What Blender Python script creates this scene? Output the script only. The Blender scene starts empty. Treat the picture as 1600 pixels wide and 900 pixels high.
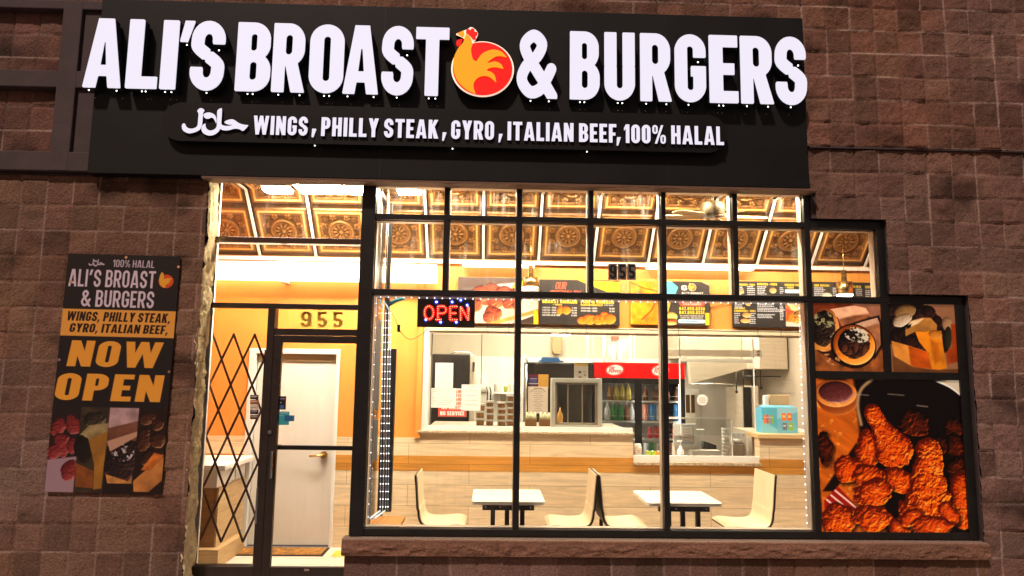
import bpy, bmesh, math, random
import numpy as np
from mathutils import Vector, Matrix
from mathutils.geometry import tessellate_polygon
sc = bpy.context.scene
COL = sc.collection
R_ = math.radians
random.seed(7)
# ------------------------------------------------------------------ camera
F = 1100.0
yaw, pitch, roll = R_(1.6), math.atan(F/8980), .0137
fw = Vector((math.sin(yaw)*math.cos(pitch), math.cos(yaw)*math.cos(pitch), math.sin(pitch)))
r0 = Vector((math.cos(yaw), -math.sin(yaw), 0)); u0 = r0.cross(fw)
RV = math.cos(roll)*r0 + math.sin(roll)*u0
UV = -math.sin(roll)*r0 + math.cos(roll)*u0
CP = Vector((0, -5.8, 1.75))
cam = bpy.data.cameras.new('camera'); co = bpy.data.objects.new('camera', cam); COL.objects.link(co)
cam.sensor_width = 36; cam.lens = F/1600*36; cam.clip_end = 500; cam.clip_start = .05
m3 = Matrix((RV, UV, -fw)).transposed().to_4x4(); m3.translation = CP
co.matrix_world = m3; sc.camera = co
# ------------------------------------------------------------------ sky, sun, exposure
w = bpy.data.worlds.new('World'); sc.world = w; w.use_nodes = True
nt = w.node_tree; nt.nodes.clear()
sky = nt.nodes.new('ShaderNodeTexSky'); sky.sky_type = 'NISHITA'; sky.sun_disc = False
sky.sun_elevation = R_(2); sky.sun_rotation = R_(205); sky.air_density = 2; sky.dust_density = 4
mixr = nt.nodes.new('ShaderNodeMixRGB'); mixr.inputs[0].default_value = .75; mixr.inputs[2].default_value = (.62, .46, .47, 1)
bgn = nt.nodes.new('ShaderNodeBackground'); bgn.inputs[1].default_value = .22
out = nt.nodes.new('ShaderNodeOutputWorld')
nt.links.new(sky.outputs[0], mixr.inputs[1]); nt.links.new(mixr.outputs[0], bgn.inputs[0]); nt.links.new(bgn.outputs[0], out.inputs[0])
sl = bpy.data.lights.new('sun', 'SUN'); sl.energy = 1.75; sl.angle = R_(4); sl.color = (1, .78, .68)
so = bpy.data.objects.new('sun', sl); COL.objects.link(so)
so.rotation_euler = Vector((.5, 1, -1.35)).to_track_quat('-Z', 'Y').to_euler()
sc.view_settings.view_transform = 'Standard'; sc.view_settings.look = 'None'
sc.view_settings.gamma = 1; sc.view_settings.exposure = .3; sc.view_settings.use_curve_mapping = False
sc.render.engine = 'CYCLES'
cy = sc.cycles
cy.use_denoising = True; cy.max_bounces = 8; cy.transparent_max_bounces = 24; cy.diffuse_bounces = 4
cy.glossy_bounces = 4; cy.sample_clamp_indirect = 6; cy.caustics_reflective = False; cy.caustics_refractive = False
cy.use_adaptive_sampling = True; cy.adaptive_threshold = .008

# ------------------------------------------------------------------ helpers
def P(px, py, Y):
    """point of the plane y=Y that the survey of the photograph puts at pixel (px,py)"""
    d = fw + RV*((px-800)/F) - UV*((py-450)/F)
    return CP + d*((Y-CP.y)/d.y)
def PR(x0, y0, x1, y1, Y):
    a, b, c, d = P(x0, y0, Y), P(x1, y0, Y), P(x0, y1, Y), P(x1, y1, Y)
    return (a.x+c.x)/2, (b.x+d.x)/2, (c.z+d.z)/2, (a.z+b.z)/2      # X0 X1 Z0 Z1

def lin(c):
    return tuple((v/255/12.92 if v/255 <= .04045 else ((v/255+.055)/1.055)**2.4) for v in c)
MATS = {}
def mat(name, c, rough=.55, metal=0, bump=0, bs=40, var=0, vs=6, emit=0, attr=False, spec=.5, stretch=None, alpha=None):
    """c: linear base colour"""
    m = bpy.data.materials.new(name); m.use_nodes = True; t = m.node_tree; b = t.nodes['Principled BSDF']
    b.inputs['Base Color'].default_value = (*c, 1); b.inputs['Roughness'].default_value = rough
    b.inputs['Metallic'].default_value = metal; b.inputs['Specular IOR Level'].default_value = spec
    tc = t.nodes.new('ShaderNodeTexCoord'); vec = tc.outputs['Object']
    if stretch:
        mp = t.nodes.new('ShaderNodeMapping'); mp.inputs['Scale'].default_value = stretch
        t.links.new(vec, mp.inputs[0]); vec = mp.outputs[0]
    colo = None
    if attr:
        a = t.nodes.new('ShaderNodeAttribute'); a.attribute_name = 'Col'; colo = a.outputs['Color']
    if var:
        n = t.nodes.new('ShaderNodeTexNoise'); n.inputs['Scale'].default_value = vs; n.inputs['Detail'].default_value = 6
        n.inputs['Roughness'].default_value = .65
        t.links.new(vec, n.inputs['Vector'])
        mr = t.nodes.new('ShaderNodeMapRange'); mr.inputs[1].default_value = .3; mr.inputs[2].default_value = .7
        mr.inputs[3].default_value = 1-var; mr.inputs[4].default_value = 1+var
        t.links.new(n.outputs['Fac'], mr.inputs[0])
        mx = t.nodes.new('ShaderNodeVectorMath'); mx.operation = 'SCALE'
        if colo: t.links.new(colo, mx.inputs[0])
        else: mx.inputs[0].default_value = c
        t.links.new(mr.outputs[0], mx.inputs['Scale']); colo = mx.outputs[0]
        rr = t.nodes.new('ShaderNodeMapRange'); rr.inputs[3].default_value = max(.05, rough-.12); rr.inputs[4].default_value = min(1, rough+.12)
        t.links.new(n.outputs['Fac'], rr.inputs[0]); t.links.new(rr.outputs[0], b.inputs['Roughness'])
    if colo: t.links.new(colo, b.inputs['Base Color'])
    if bump:
        n2 = t.nodes.new('ShaderNodeTexNoise'); n2.inputs['Scale'].default_value = bs; n2.inputs['Detail'].default_value = 5
        t.links.new(vec, n2.inputs['Vector'])
        bp = t.nodes.new('ShaderNodeBump'); bp.inputs['Strength'].default_value = bump; bp.inputs['Distance'].default_value = .01
        t.links.new(n2.outputs['Fac'], bp.inputs['Height']); t.links.new(bp.outputs[0], b.inputs['Normal'])
    if emit:
        b.inputs['Emission Color'].default_value = (*c, 1); b.inputs['Emission Strength'].default_value = emit
    MATS[name] = m
    return m
def glassmat(name, tint=(1, 1, 1), refl=1.0, rough=0.0, dirt=0):
    m = bpy.data.materials.new(name); m.use_nodes = True; t = m.node_tree; t.nodes.clear()
    o = t.nodes.new('ShaderNodeOutputMaterial'); mx = t.nodes.new('ShaderNodeMixShader')
    tr = t.nodes.new('ShaderNodeBsdfTransparent'); tr.inputs[0].default_value = (*tint, 1); base = tr.outputs[0]
    if dirt:                                           # streaks of dried wash water and dust on the pane
        tl = t.nodes.new('ShaderNodeBsdfTranslucent'); tl.inputs[0].default_value = (.85, .78, .7, 1)
        tc = t.nodes.new('ShaderNodeTexCoord'); mp = t.nodes.new('ShaderNodeMapping'); mp.inputs['Scale'].default_value = (26, 26, 2.4); n = t.nodes.new('ShaderNodeTexNoise'); n.inputs['Detail'].default_value = 8; n.inputs['Scale'].default_value = 1; n.inputs['Roughness'].default_value = .7
        n2 = t.nodes.new('ShaderNodeTexNoise'); n2.inputs['Scale'].default_value = 1.7; ml2 = t.nodes.new('ShaderNodeMath'); ml2.operation = 'MULTIPLY'
        mr = t.nodes.new('ShaderNodeMapRange'); mr.inputs[1].default_value = .5; mr.inputs[2].default_value = .85; mr.inputs[3].default_value = 0; mr.inputs[4].default_value = dirt*2
        mr2 = t.nodes.new('ShaderNodeMapRange'); mr2.inputs[1].default_value = .4; mr2.inputs[2].default_value = .65
        t.links.new(tc.outputs['Object'], mp.inputs[0]); t.links.new(mp.outputs[0], n.inputs['Vector']); t.links.new(tc.outputs['Object'], n2.inputs['Vector']); t.links.new(n.outputs['Fac'], mr.inputs[0]); t.links.new(n2.outputs['Fac'], mr2.inputs[0])
        t.links.new(mr.outputs[0], ml2.inputs[0]); t.links.new(mr2.outputs[0], ml2.inputs[1])
        m0 = t.nodes.new('ShaderNodeMixShader'); t.links.new(ml2.outputs[0], m0.inputs[0]); t.links.new(base, m0.inputs[1]); t.links.new(tl.outputs[0], m0.inputs[2]); base = m0.outputs[0]
    gl = t.nodes.new('ShaderNodeBsdfGlossy'); gl.inputs['Roughness'].default_value = rough
    fr = t.nodes.new('ShaderNodeFresnel'); fr.inputs[0].default_value = 1.35
    ml = t.nodes.new('ShaderNodeMath'); ml.operation = 'MULTIPLY'; ml.inputs[1].default_value = refl
    t.links.new(fr.outputs[0], ml.inputs[0]); t.links.new(ml.outputs[0], mx.inputs[0])
    t.links.new(base, mx.inputs[1]); t.links.new(gl.outputs[0], mx.inputs[2]); t.links.new(mx.outputs[0], o.inputs[0])
    return m
def plankmat(name, c1, c2, lx, lz, rough=.45, axes='XZ', gap=(.5, .42, .34), grain=.22, gsc=(2.2, 30), offset=.5, msize=.0025):
    """wood-look tile boards: staggered boards with stretched grain"""
    m = bpy.data.materials.new(name); m.use_nodes = True; t = m.node_tree; b = t.nodes['Principled BSDF']
    b.inputs['Roughness'].default_value = rough
    tc = t.nodes.new('ShaderNodeTexCoord'); sp = t.nodes.new('ShaderNodeSeparateXYZ'); cb = t.nodes.new('ShaderNodeCombineXYZ')
    t.links.new(tc.outputs['Object'], sp.inputs[0])
    t.links.new(sp.outputs[axes[0]], cb.inputs[0]); t.links.new(sp.outputs[axes[1]], cb.inputs[1])
    br = t.nodes.new('ShaderNodeTexBrick'); br.offset = offset; br.offset_frequency = 2
    br.inputs['Color1'].default_value = (*c1, 1); br.inputs['Color2'].default_value = (*c2, 1); br.inputs['Mortar'].default_value = (*[a*g for a, g in zip(c1, gap)], 1)
    br.inputs['Scale'].default_value = 1; br.inputs['Mortar Size'].default_value = msize; br.inputs['Mortar Smooth'].default_value = .2
    br.inputs['Brick Width'].default_value = lx; br.inputs['Row Height'].default_value = lz; br.inputs['Bias'].default_value = 0
    t.links.new(cb.outputs[0], br.inputs['Vector'])
    mp = t.nodes.new('ShaderNodeMapping'); mp.inputs['Scale'].default_value = (gsc[0], gsc[1], 1)
    t.links.new(cb.outputs[0], mp.inputs[0])
    n = t.nodes.new('ShaderNodeTexNoise'); n.inputs['Scale'].default_value = 1; n.inputs['Detail'].default_value = 7; n.inputs['Roughness'].default_value = .7; n.inputs['Distortion'].default_value = .6
    t.links.new(mp.outputs[0], n.inputs['Vector'])
    mr = t.nodes.new('ShaderNodeMapRange'); mr.inputs[1].default_value = .25; mr.inputs[2].default_value = .75; mr.inputs[3].default_value = 1-grain*1.3; mr.inputs[4].default_value = 1+grain
    t.links.new(n.outputs['Fac'], mr.inputs[0])
    mx = t.nodes.new('ShaderNodeVectorMath'); mx.operation = 'SCALE'
    t.links.new(br.outputs['Color'], mx.inputs[0]); t.links.new(mr.outputs[0], mx.inputs['Scale']); t.links.new(mx.outputs[0], b.inputs['Base Color'])
    bp = t.nodes.new('ShaderNodeBump'); bp.inputs['Strength'].default_value = .25; bp.inputs['Distance'].default_value = .004
    t.links.new(n.outputs['Fac'], bp.inputs['Height']); t.links.new(bp.outputs[0], b.inputs['Normal'])
    return m

def worldoff(p):
    while p.parent is not None: p = p.parent
    return p.get('_o', (0, 0, 0))
class MB:
    def __init__(s): s.v, s.f, s.m, s.s = [], [], [], []
    def add(s, vs, fs, m=0, smooth=False):
        o = len(s.v); s.v += [tuple(v) for v in vs]
        for f in fs: s.f.append([i+o for i in f]); s.m.append(m); s.s.append(smooth)
        return s
    def box(s, x0, x1, y0, y1, z0, z1, m=0):
        v = [(x, y, z) for z in (z0, z1) for y in (y0, y1) for x in (x0, x1)]
        return s.add(v, [(0, 2, 3, 1), (4, 5, 7, 6), (0, 1, 5, 4), (2, 6, 7, 3), (0, 4, 6, 2), (1, 3, 7, 5)], m)
    def cyl(s, a, b, ra, rb=None, n=16, m=0, caps=True):
        rb = ra if rb is None else rb
        a, b = Vector(a), Vector(b); d = (b-a).normalized()
        u = d.orthogonal().normalized(); w_ = d.cross(u)
        v = []
        for c, r in ((a, ra), (b, rb)):
            for i in range(n):
                t = 2*math.pi*i/n; v.append(c+u*r*math.cos(t)+w_*r*math.sin(t))
        s.add(v, [(i, (i+1) % n, n+(i+1) % n, n+i) for i in range(n)], m, True)
        if caps: s.add(v, [tuple(range(n))[::-1], tuple(range(n, 2*n))], m)
        return s
    def tube(s, pts, r, n=8, m=0):
        pts = [Vector(p) for p in pts]; v = []; N = len(pts); u = None
        for i, p in enumerate(pts):
            d = (pts[min(i+1, N-1)]-pts[max(i-1, 0)]).normalized()
            if u is None: u = d.orthogonal().normalized()
            u = (u-d*u.dot(d)).normalized(); w_ = d.cross(u)
            for k in range(n):
                t = 2*math.pi*k/n; v.append(p+u*r*math.cos(t)+w_*r*math.sin(t))
        f = [(i*n+k, i*n+(k+1) % n, (i+1)*n+(k+1) % n, (i+1)*n+k) for i in range(N-1) for k in range(n)]
        s.add(v, f, m, True); s.add(v, [tuple(range(n))[::-1], tuple(range((N-1)*n, N*n))], m)
        return s
    def lathe(s, prof, cx, cy, n=20, m=0):
        v = [(cx+r*math.cos(2*math.pi*k/n), cy+r*math.sin(2*math.pi*k/n), z) for r, z in prof for k in range(n)]
        N = len(prof)
        f = [(i*n+k, i*n+(k+1) % n, (i+1)*n+(k+1) % n, (i+1)*n+k) for i in range(N-1) for k in range(n)]
        return s.add(v, f, m, True)
    def sph(s, c, r, m=0, n=10):
        c = Vector(c); prof = [(max(1e-4, r*math.sin(math.pi*i/6)), c.z-r*math.cos(math.pi*i/6)) for i in range(7)]
        return s.lathe(prof, c.x, c.y, n, m)
    def loops(s, loops, y0, y1, m=0, mside=None, tx=None):
        """closed (x,z) loops, even-odd filled, front face at y0, back at y1"""
        tx = tx or (lambda x, z, y: (x, y, z))
        mside = m if mside is None else mside
        pl = [[Vector((x, z, 0)) for x, z in l] for l in loops]
        flat = [p for l in pl for p in l]
        tri = tessellate_polygon(pl)
        n = len(flat)
        vf = [tx(p.x, p.y, y0) for p in flat]; vb = [tx(p.x, p.y, y1) for p in flat]
        s.add(vf, [t for t in tri], m); s.add(vb, [t[::-1] for t in tri], mside)
        o = 0
        for l in pl:
            k = len(l)
            vs = [tx(p.x, p.y, y0) for p in l]+[tx(p.x, p.y, y1) for p in l]
            s.add(vs, [(i, (i+1) % k, k+(i+1) % k, k+i) for i in range(k)], mside); o += k
        return s
    def prism(s, pts, y0, y1, m=0): return s.loops([pts], y0, y1, m)
    def build(s, name, mats, parent=None, bevel=0, seg=2, recalc=True, each=False):
        me = bpy.data.meshes.new(name)
        V = np.array(s.v, float)
        if parent is not None: off = Vector(worldoff(parent))
        else: off = Vector(((V[:, 0].min()+V[:, 0].max())/2, (V[:, 1].min()+V[:, 1].max())/2, V[:, 2].min()))
        V = V-np.array(off)
        me.from_pydata(V.tolist(), [], s.f)
        me.polygons.foreach_set('material_index', s.m); me.polygons.foreach_set('use_smooth', s.s)
        for mm in (mats if isinstance(mats, (list, tuple)) else [mats]): me.materials.append(mm)
        bm = bmesh.new(); bm.from_mesh(me)
        bmesh.ops.remove_doubles(bm, verts=bm.verts, dist=1e-5)
        if recalc: bmesh.ops.recalc_face_normals(bm, faces=bm.faces)
        if bevel:
            ed = [e for e in bm.edges if len(e.link_faces) == 2 and e.calc_face_angle(0) > .6]
            bmesh.ops.bevel(bm, geom=ed, offset=bevel, segments=seg, affect='EDGES', clamp_overlap=True, profile=.5)
        if each:                                   # every loose piece an object of its own
            bm.faces.ensure_lookup_table(); seen = set(); res = []
            for f0 in bm.faces:
                if f0.index in seen: continue
                st_, isl = [f0], []; seen.add(f0.index)
                while st_:
                    f = st_.pop(); isl.append(f)
                    for v in f.verts:
                        for g in v.link_faces:
                            if g.index not in seen: seen.add(g.index); st_.append(g)
                vs = {}; 
                for f in isl:
                    for v in f.verts: vs.setdefault(v.index, len(vs))
                inv = sorted(vs, key=vs.get); bm.verts.ensure_lookup_table()
                m2 = bpy.data.meshes.new(name); m2.from_pydata([tuple(bm.verts[i].co) for i in inv], [], [[vs[v.index] for v in f.verts] for f in isl])
                m2.polygons.foreach_set('use_smooth', [f.smooth for f in isl]); m2.polygons.foreach_set('material_index', [f.material_index for f in isl])
                for mm in (mats if isinstance(mats, (list, tuple)) else [mats]): m2.materials.append(mm)
                o = bpy.data.objects.new(name, m2); COL.objects.link(o); o.parent = parent; res.append(o)
            bm.free(); return res
        bm.to_mesh(me); bm.free()
        o = bpy.data.objects.new(name, me); COL.objects.link(o)
        if parent is not None: o.parent = parent
        else: o.location = off
        return o
def tag(o, label, cat, group=None):
    o['label'] = label; o['category'] = cat
    if group: o['group'] = group
    return o
def thing(name, label, cat, loc=(0, 0, 0), group=None):
    o = bpy.data.objects.new(name, None); COL.objects.link(o); o.location = loc; o['_o'] = tuple(loc); o.empty_display_size = .05
    return tag(o, label, cat, group)
def stru(o): o['kind'] = 'structure'; return o
def dup(root, dx=(0, 0, 0), label=None, group=None):
    r = root.copy(); COL.objects.link(r); r.location = Vector(root.location)+Vector(dx)
    if label: r['label'] = label
    if group: r['group'] = group
    for ch in root.children:
        c = ch.copy(); COL.objects.link(c); c.parent = r
        for g in ch.children:
            d = g.copy(); COL.objects.link(d); d.parent = c
    return r
# ------------------------------------------------------------------ numpy noise
def vnoise(shape_x, shape_y, fx, fy, seed):
    """value noise sampled on arrays X,Y (in cells)"""
    rng = np.random.RandomState(seed); G = rng.rand(256, 256)
    def f(X, Y):
        xi = np.floor(X).astype(int); yi = np.floor(Y).astype(int); tx = X-xi; ty = Y-yi
        tx = tx*tx*(3-2*tx); ty = ty*ty*(3-2*ty)
        a = G[yi % 256, xi % 256]; b = G[yi % 256, (xi+1) % 256]; c = G[(yi+1) % 256, xi % 256]; d = G[(yi+1) % 256, (xi+1) % 256]
        return a*(1-tx)*(1-ty)+b*tx*(1-ty)+c*(1-tx)*ty+d*tx*ty
    return f
def fbm(X, Y, seed=0, oc=5, gain=.5, ridge=False):
    s = 0; a = 1; t = 0; X = np.asarray(X, float); Y = np.asarray(Y, float)
    for o in range(oc):
        c_, q_ = math.cos(.7+o*1.1), math.sin(.7+o*1.1); k_ = 1.93**o
        n = vnoise(0, 0, 0, 0, seed*17+o)((X*c_-Y*q_)*k_+o*7.3+500, (X*q_+Y*c_)*k_+o*3.1+500)
        if ridge: n = 1-np.abs(2*n-1)
        s = s+n*a; t += a; a *= gain
    return s/t
def gridobj(name, X, Y, Z, mask, col, mats, parent=None, smooth=True):
    ny, nx = X.shape
    idx = np.arange(ny*nx).reshape(ny, nx)
    q = np.stack([idx[:-1, :-1], idx[:-1, 1:], idx[1:, 1:], idx[1:, :-1]], -1)
    if mask is not None: q = q[mask]
    q = q.reshape(-1, 4)
    V = np.stack([X, Y, Z], -1).reshape(-1, 3)
    used = np.unique(q); remap = np.zeros(ny*nx, int); remap[used] = np.arange(len(used)); q = remap[q]; V = V[used]
    if parent is not None: off = np.array(worldoff(parent))
    else: off = np.array(((V[:, 0].min()+V[:, 0].max())/2, (V[:, 1].min()+V[:, 1].max())/2, V[:, 2].min()))
    me = bpy.data.meshes.new(name)
    me.vertices.add(len(V)); me.vertices.foreach_set('co', (V-off).ravel())
    me.loops.add(q.size); me.loops.foreach_set('vertex_index', q.ravel())
    me.polygons.add(len(q)); me.polygons.foreach_set('loop_start', np.arange(0, q.size, 4)); me.polygons.foreach_set('loop_total', np.full(len(q), 4))
    me.update(calc_edges=True)
    me.polygons.foreach_set('use_smooth', np.full(len(q), smooth))
    if col is not None:
        at = me.color_attributes.new('Col', 'FLOAT_COLOR', 'POINT')
        c4 = np.ones((len(V), 4)); c4[:, :3] = col.reshape(-1, 3)[used]
        at.data.foreach_set('color', c4.ravel())
    for mm in (mats if isinstance(mats, (list, tuple)) else [mats]): me.materials.append(mm)
    me.validate()
    o = bpy.data.objects.new(name, me); COL.objects.link(o)
    if parent is not None: o.parent = parent
    else: o.location = off
    return o
# ------------------------------------------------------------------ condensed sign lettering as signed distance shapes
def sbox(x, y, x0, y0, x1, y1): return np.maximum(np.maximum(x0-x, x-x1), np.maximum(y0-y, y-y1))
def srb(x, y, x0, y0, x1, y1, r):
    r = min(r, (x1-x0)/2, (y1-y0)/2)
    qx = np.abs(x-(x0+x1)/2)-(x1-x0)/2+r; qy = np.abs(y-(y0+y1)/2)-(y1-y0)/2+r
    return np.hypot(np.maximum(qx, 0), np.maximum(qy, 0))+np.minimum(np.maximum(qx, qy), 0)-r
def spoly(x, y, pts):
    a = sum(pts[i][0]*pts[(i+1) % len(pts)][1]-pts[(i+1) % len(pts)][0]*pts[i][1] for i in range(len(pts)))
    if a < 0: pts = pts[::-1]
    d = None
    for i in range(len(pts)):
        x0, y0 = pts[i]; x1, y1 = pts[(i+1) % len(pts)]
        L = math.hypot(x1-x0, y1-y0); e = ((x-x0)*(y1-y0)-(y-y0)*(x1-x0))/L
        d = e if d is None else np.maximum(d, e)
    return d
def spline_(pts, n=8):
    P_ = [np.array(p, float) for p in pts]; P_ = [2*P_[0]-P_[1]]+P_+[2*P_[-1]-P_[-2]]; o = []
    for i in range(1, len(P_)-2):
        a, b, c, d = P_[i-1:i+3]
        for k in range(n):
            t = k/n; o.append(.5*((2*b)+(-a+c)*t+(2*a-5*b+4*c-d)*t*t+(-a+3*b-3*c+d)*t**3))
    o.append(P_[-2]); return o
def sline(x, y, pts, t):
    d = None
    for (x0, y0), (x1, y1) in zip(pts[:-1], pts[1:]):
        dx, dy = x1-x0, y1-y0; L = dx*dx+dy*dy+1e-12
        k = np.clip(((x-x0)*dx+(y-y0)*dy)/L, 0, 1); e = np.hypot(x-x0-k*dx, y-y0-k*dy)
        d = e if d is None else np.minimum(d, e)
    return d-t/2
def arcp(cx, cy, rx, ry, a0, a1, n=14): return [(cx+rx*math.cos(R_(a0+(a1-a0)*i/n)), cy+ry*math.sin(R_(a0+(a1-a0)*i/n))) for i in range(n+1)]
mn, mxx = np.minimum, np.maximum
GW = dict(A=.58, B=.5, C=.49, D=.5, E=.42, F=.41, G=.5, H=.51, K=.53, L=.42, M=.68, N=.53, O=.5, P=.49, R=.52, S=.5, T=.5, U=.5, V=.56, W=.84, X=.54, Y=.54, Z=.46, Q=.5, J=.44)
def glyph(ch, T=.2):
    """returns (width, sdf function) for a capital of height 1"""
    H = T*.86; w = GW.get(ch, .48)
    ring = lambda x, y, x0, y0, x1, y1, r: mxx(srb(x, y, x0, y0, x1, y1, r), -srb(x, y, x0+T, y0+H, x1-T, y1-H, max(r-T, .03)))
    O = lambda x, y: ring(x, y, 0, 0, w, 1, w/2)
    if ch == ' ': return .2, None
    if ch == 'A':
        c = w/2; s = T*.96
        return w, lambda x, y: mxx(mxx(spoly(x, y, [(0, 0), (w, 0), (c+.12, 1), (c-.12, 1)]), -spoly(x, y, [(s, -.01), (w-s, -.01), (w-s-.03, .17), (s+.03, .17)])), -spoly(x, y, [(s+.05, .17+H*.9), (w-s-.05, .17+H*.9), (c+.012, .78-T*.6), (c-.012, .78-T*.6)]))
    if ch == 'B':
        return w, lambda x, y: mxx(mxx(mn(mn(srb(x, y, 0, 0, w, .56, .24), srb(x, y, 0, .44, w-.015, 1, .24)), sbox(x, y, 0, 0, w*.5, 1)), -srb(x, y, T, H*.95, w-T, .5-H*.42, .07)), -srb(x, y, T, .5+H*.5, w-T-.01, 1-H*.95, .07))
    if ch in 'OQ0': return w, O
    if ch == 'C': return w, lambda x, y: mxx(O(x, y), -sbox(x, y, w-T-.03, .38, w+.1, .64))
    if ch == 'G': return w, lambda x, y: mn(mxx(O(x, y), -sbox(x, y, w-T-.03, .53, w+.1, .66)), sbox(x, y, w*.52, .38, w, .53))
    if ch == 'D': return w, lambda x, y: mxx(mn(srb(x, y, 0, 0, w, 1, .25), sbox(x, y, 0, 0, w*.5, 1)), -srb(x, y, T, H, w-T, 1-H, .08))
    if ch == 'E': return w, lambda x, y: mn(mn(sbox(x, y, 0, 0, T, 1), sbox(x, y, 0, 0, w, H)), mn(sbox(x, y, 0, 1-H, w, 1), sbox(x, y, 0, .5-H*.48, w*.88, .5+H*.48)))
    if ch == 'F': return w, lambda x, y: mn(sbox(x, y, 0, 0, T, 1), mn(sbox(x, y, 0, 1-H, w, 1), sbox(x, y, 0, .46-H*.48, w*.88, .46+H*.48)))
    if ch == 'H': return w, lambda x, y: mn(mn(sbox(x, y, 0, 0, T, 1), sbox(x, y, w-T, 0, w, 1)), sbox(x, y, 0, .5-H/2, w, .5+H/2))
    if ch == 'I': return T, lambda x, y: sbox(x, y, 0, 0, T, 1)
    if ch == 'J': return w, lambda x, y: mn(mxx(ring(x, y, 0, 0, w, .7, w/2), y-.3), sbox(x, y, w-T, .3, w, 1))
    if ch == 'K': return w, lambda x, y: mn(sbox(x, y, 0, 0, T, 1), mn(spoly(x, y, [(T*.8, .3), (T*.8, .62), (w-T*1.15, 1), (w-.01, 1)]), spoly(x, y, [(w*.32, .5), (w*.58, .68), (w+.01, 0), (w-T*1.15, 0)])))
    if ch == 'L': return w, lambda x, y: mn(sbox(x, y, 0, 0, T, 1), sbox(x, y, 0, 0, w, H))
    if ch == 'M': return w, lambda x, y: mn(mn(sbox(x, y, 0, 0, T, 1), sbox(x, y, w-T, 0, w, 1)), mn(spoly(x, y, [(0, 1), (T*1.02, 1), (w/2+T*.42, .18), (w/2-T*.42, .18)]), spoly(x, y, [(w, 1), (w-T*1.02, 1), (w/2-T*.42, .18), (w/2+T*.42, .18)])))
    if ch == 'N': return w, lambda x, y: mn(mn(sbox(x, y, 0, 0, T*.95, 1), sbox(x, y, w-T*.95, 0, w, 1)), spoly(x, y, [(0, 1), (T*.98, 1), (w, 0), (w-T*.98, 0)]))
    if ch in 'PR':
        top = lambda x, y: mxx(mn(srb(x, y, 0, .38, w-.01, 1, .26), sbox(x, y, 0, .38, w*.5, 1)), -srb(x, y, T, .38+H*.95, w-T-.01, 1-H*.95, .08))
        if ch == 'P': return w, lambda x, y: mn(sbox(x, y, 0, 0, T, 1), top(x, y))
        return w, lambda x, y: mn(mn(sbox(x, y, 0, 0, T, 1), top(x, y)), spoly(x, y, [(w*.38, .44), (w*.38+T, .44), (w+.01, 0), (w-T*1.04, 0)]))
    if ch == 'S':
        h = T/2; pts = arcp(w/2, .735, w/2-h, .265-h*.9, -8, 180)+[tuple(p) for p in spline_([(h, .735), (h+.01, .62), (w/2, .5), (w-h-.01, .38), (w-h, .265)], 5)]+arcp(w/2, .265, w/2-h, .265-h*.9, 0, -188)
        return w, lambda x, y: mxx(mxx(sline(x, y, pts, T*.97), -sbox(x, y, w*.5+.03, .555, w+.2, .67)), -sbox(x, y, -.2, .33, w*.5-.03, .445))
    if ch == 'T': return w, lambda x, y: mn(sbox(x, y, 0, 1-H, w, 1), sbox(x, y, w/2-T/2, 0, w/2+T/2, 1))
    if ch == 'U': return w, lambda x, y: mn(mxx(O(x, y), y-.5), mn(sbox(x, y, 0, .5, T, 1), sbox(x, y, w-T, .5, w, 1)))
    if ch == 'V': return w, lambda x, y: mn(spoly(x, y, [(0, 1), (T, 1), (w/2+T*.5, 0), (w/2-T*.5, 0)]), spoly(x, y, [(w, 1), (w-T, 1), (w/2-T*.5, 0), (w/2+T*.5, 0)]))
    if ch == 'W':
        q = w*.27; s = T*.44
        return w, lambda x, y: mn(mn(spoly(x, y, [(0, 1), (T*.95, 1), (q+s, 0), (q-s, 0)]), spoly(x, y, [(w, 1), (w-T*.95, 1), (w-q-s, 0), (w-q+s, 0)])), mn(spoly(x, y, [(w/2-s, 1), (w/2+s, 1), (q+s, 0), (q-s, 0)]), spoly(x, y, [(w/2-s, 1), (w/2+s, 1), (w-q+s, 0), (w-q-s, 0)])))
    if ch == 'X': return w, lambda x, y: mn(spoly(x, y, [(0, 1), (T*1.1, 1), (w, 0), (w-T*1.1, 0)]), spoly(x, y, [(w, 1), (w-T*1.1, 1), (0, 0), (T*1.1, 0)]))
    if ch == 'Y': return w, lambda x, y: mn(sbox(x, y, w/2-T/2, 0, w/2+T/2, .48), mn(spoly(x, y, [(0, 1), (T*1.05, 1), (w/2+T*.5, .4), (w/2-T*.5, .4)]), spoly(x, y, [(w, 1), (w-T*1.05, 1), (w/2-T*.5, .4), (w/2+T*.5, .4)])))
    if ch == 'Z': return w, lambda x, y: mn(mn(sbox(x, y, 0, 0, w, H), sbox(x, y, 0, 1-H, w, 1)), spoly(x, y, [(0, H), (T*1.2, H), (w, 1-H), (w-T*1.2, 1-H)]))
    if ch == '1': return .3, lambda x, y: mn(sbox(x, y, .3-T, 0, .3, 1), spoly(x, y, [(0, .8), (0, .64), (.3-T, .76), (.3, 1), (.3-T, 1)]))
    if ch == '7': return .44, lambda x, y: mn(sbox(x, y, 0, 1-H, .44, 1), spoly(x, y, [(.44-T*1.05, 1-H), (.44, 1-H), (.1+T, 0), (.1, 0)]))
    if ch == '4': return .52, lambda x, y: mn(mn(sbox(x, y, .44-T, 0, .44, 1), sbox(x, y, 0, .2, .52, .2+H)), spoly(x, y, [(0, .2), (T*.9, .2), (.44, 1), (.44-T, 1)]))
    h = T/2
    def st(pts, ww): return ww, lambda x, y: sline(x, y, pts, T*.95)
    if ch == '2': return st(arcp(.24, .75, .24-h, .25-h, 170, -20)+[(.24, .45), (h, h), (.46, h)], .48)
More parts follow.
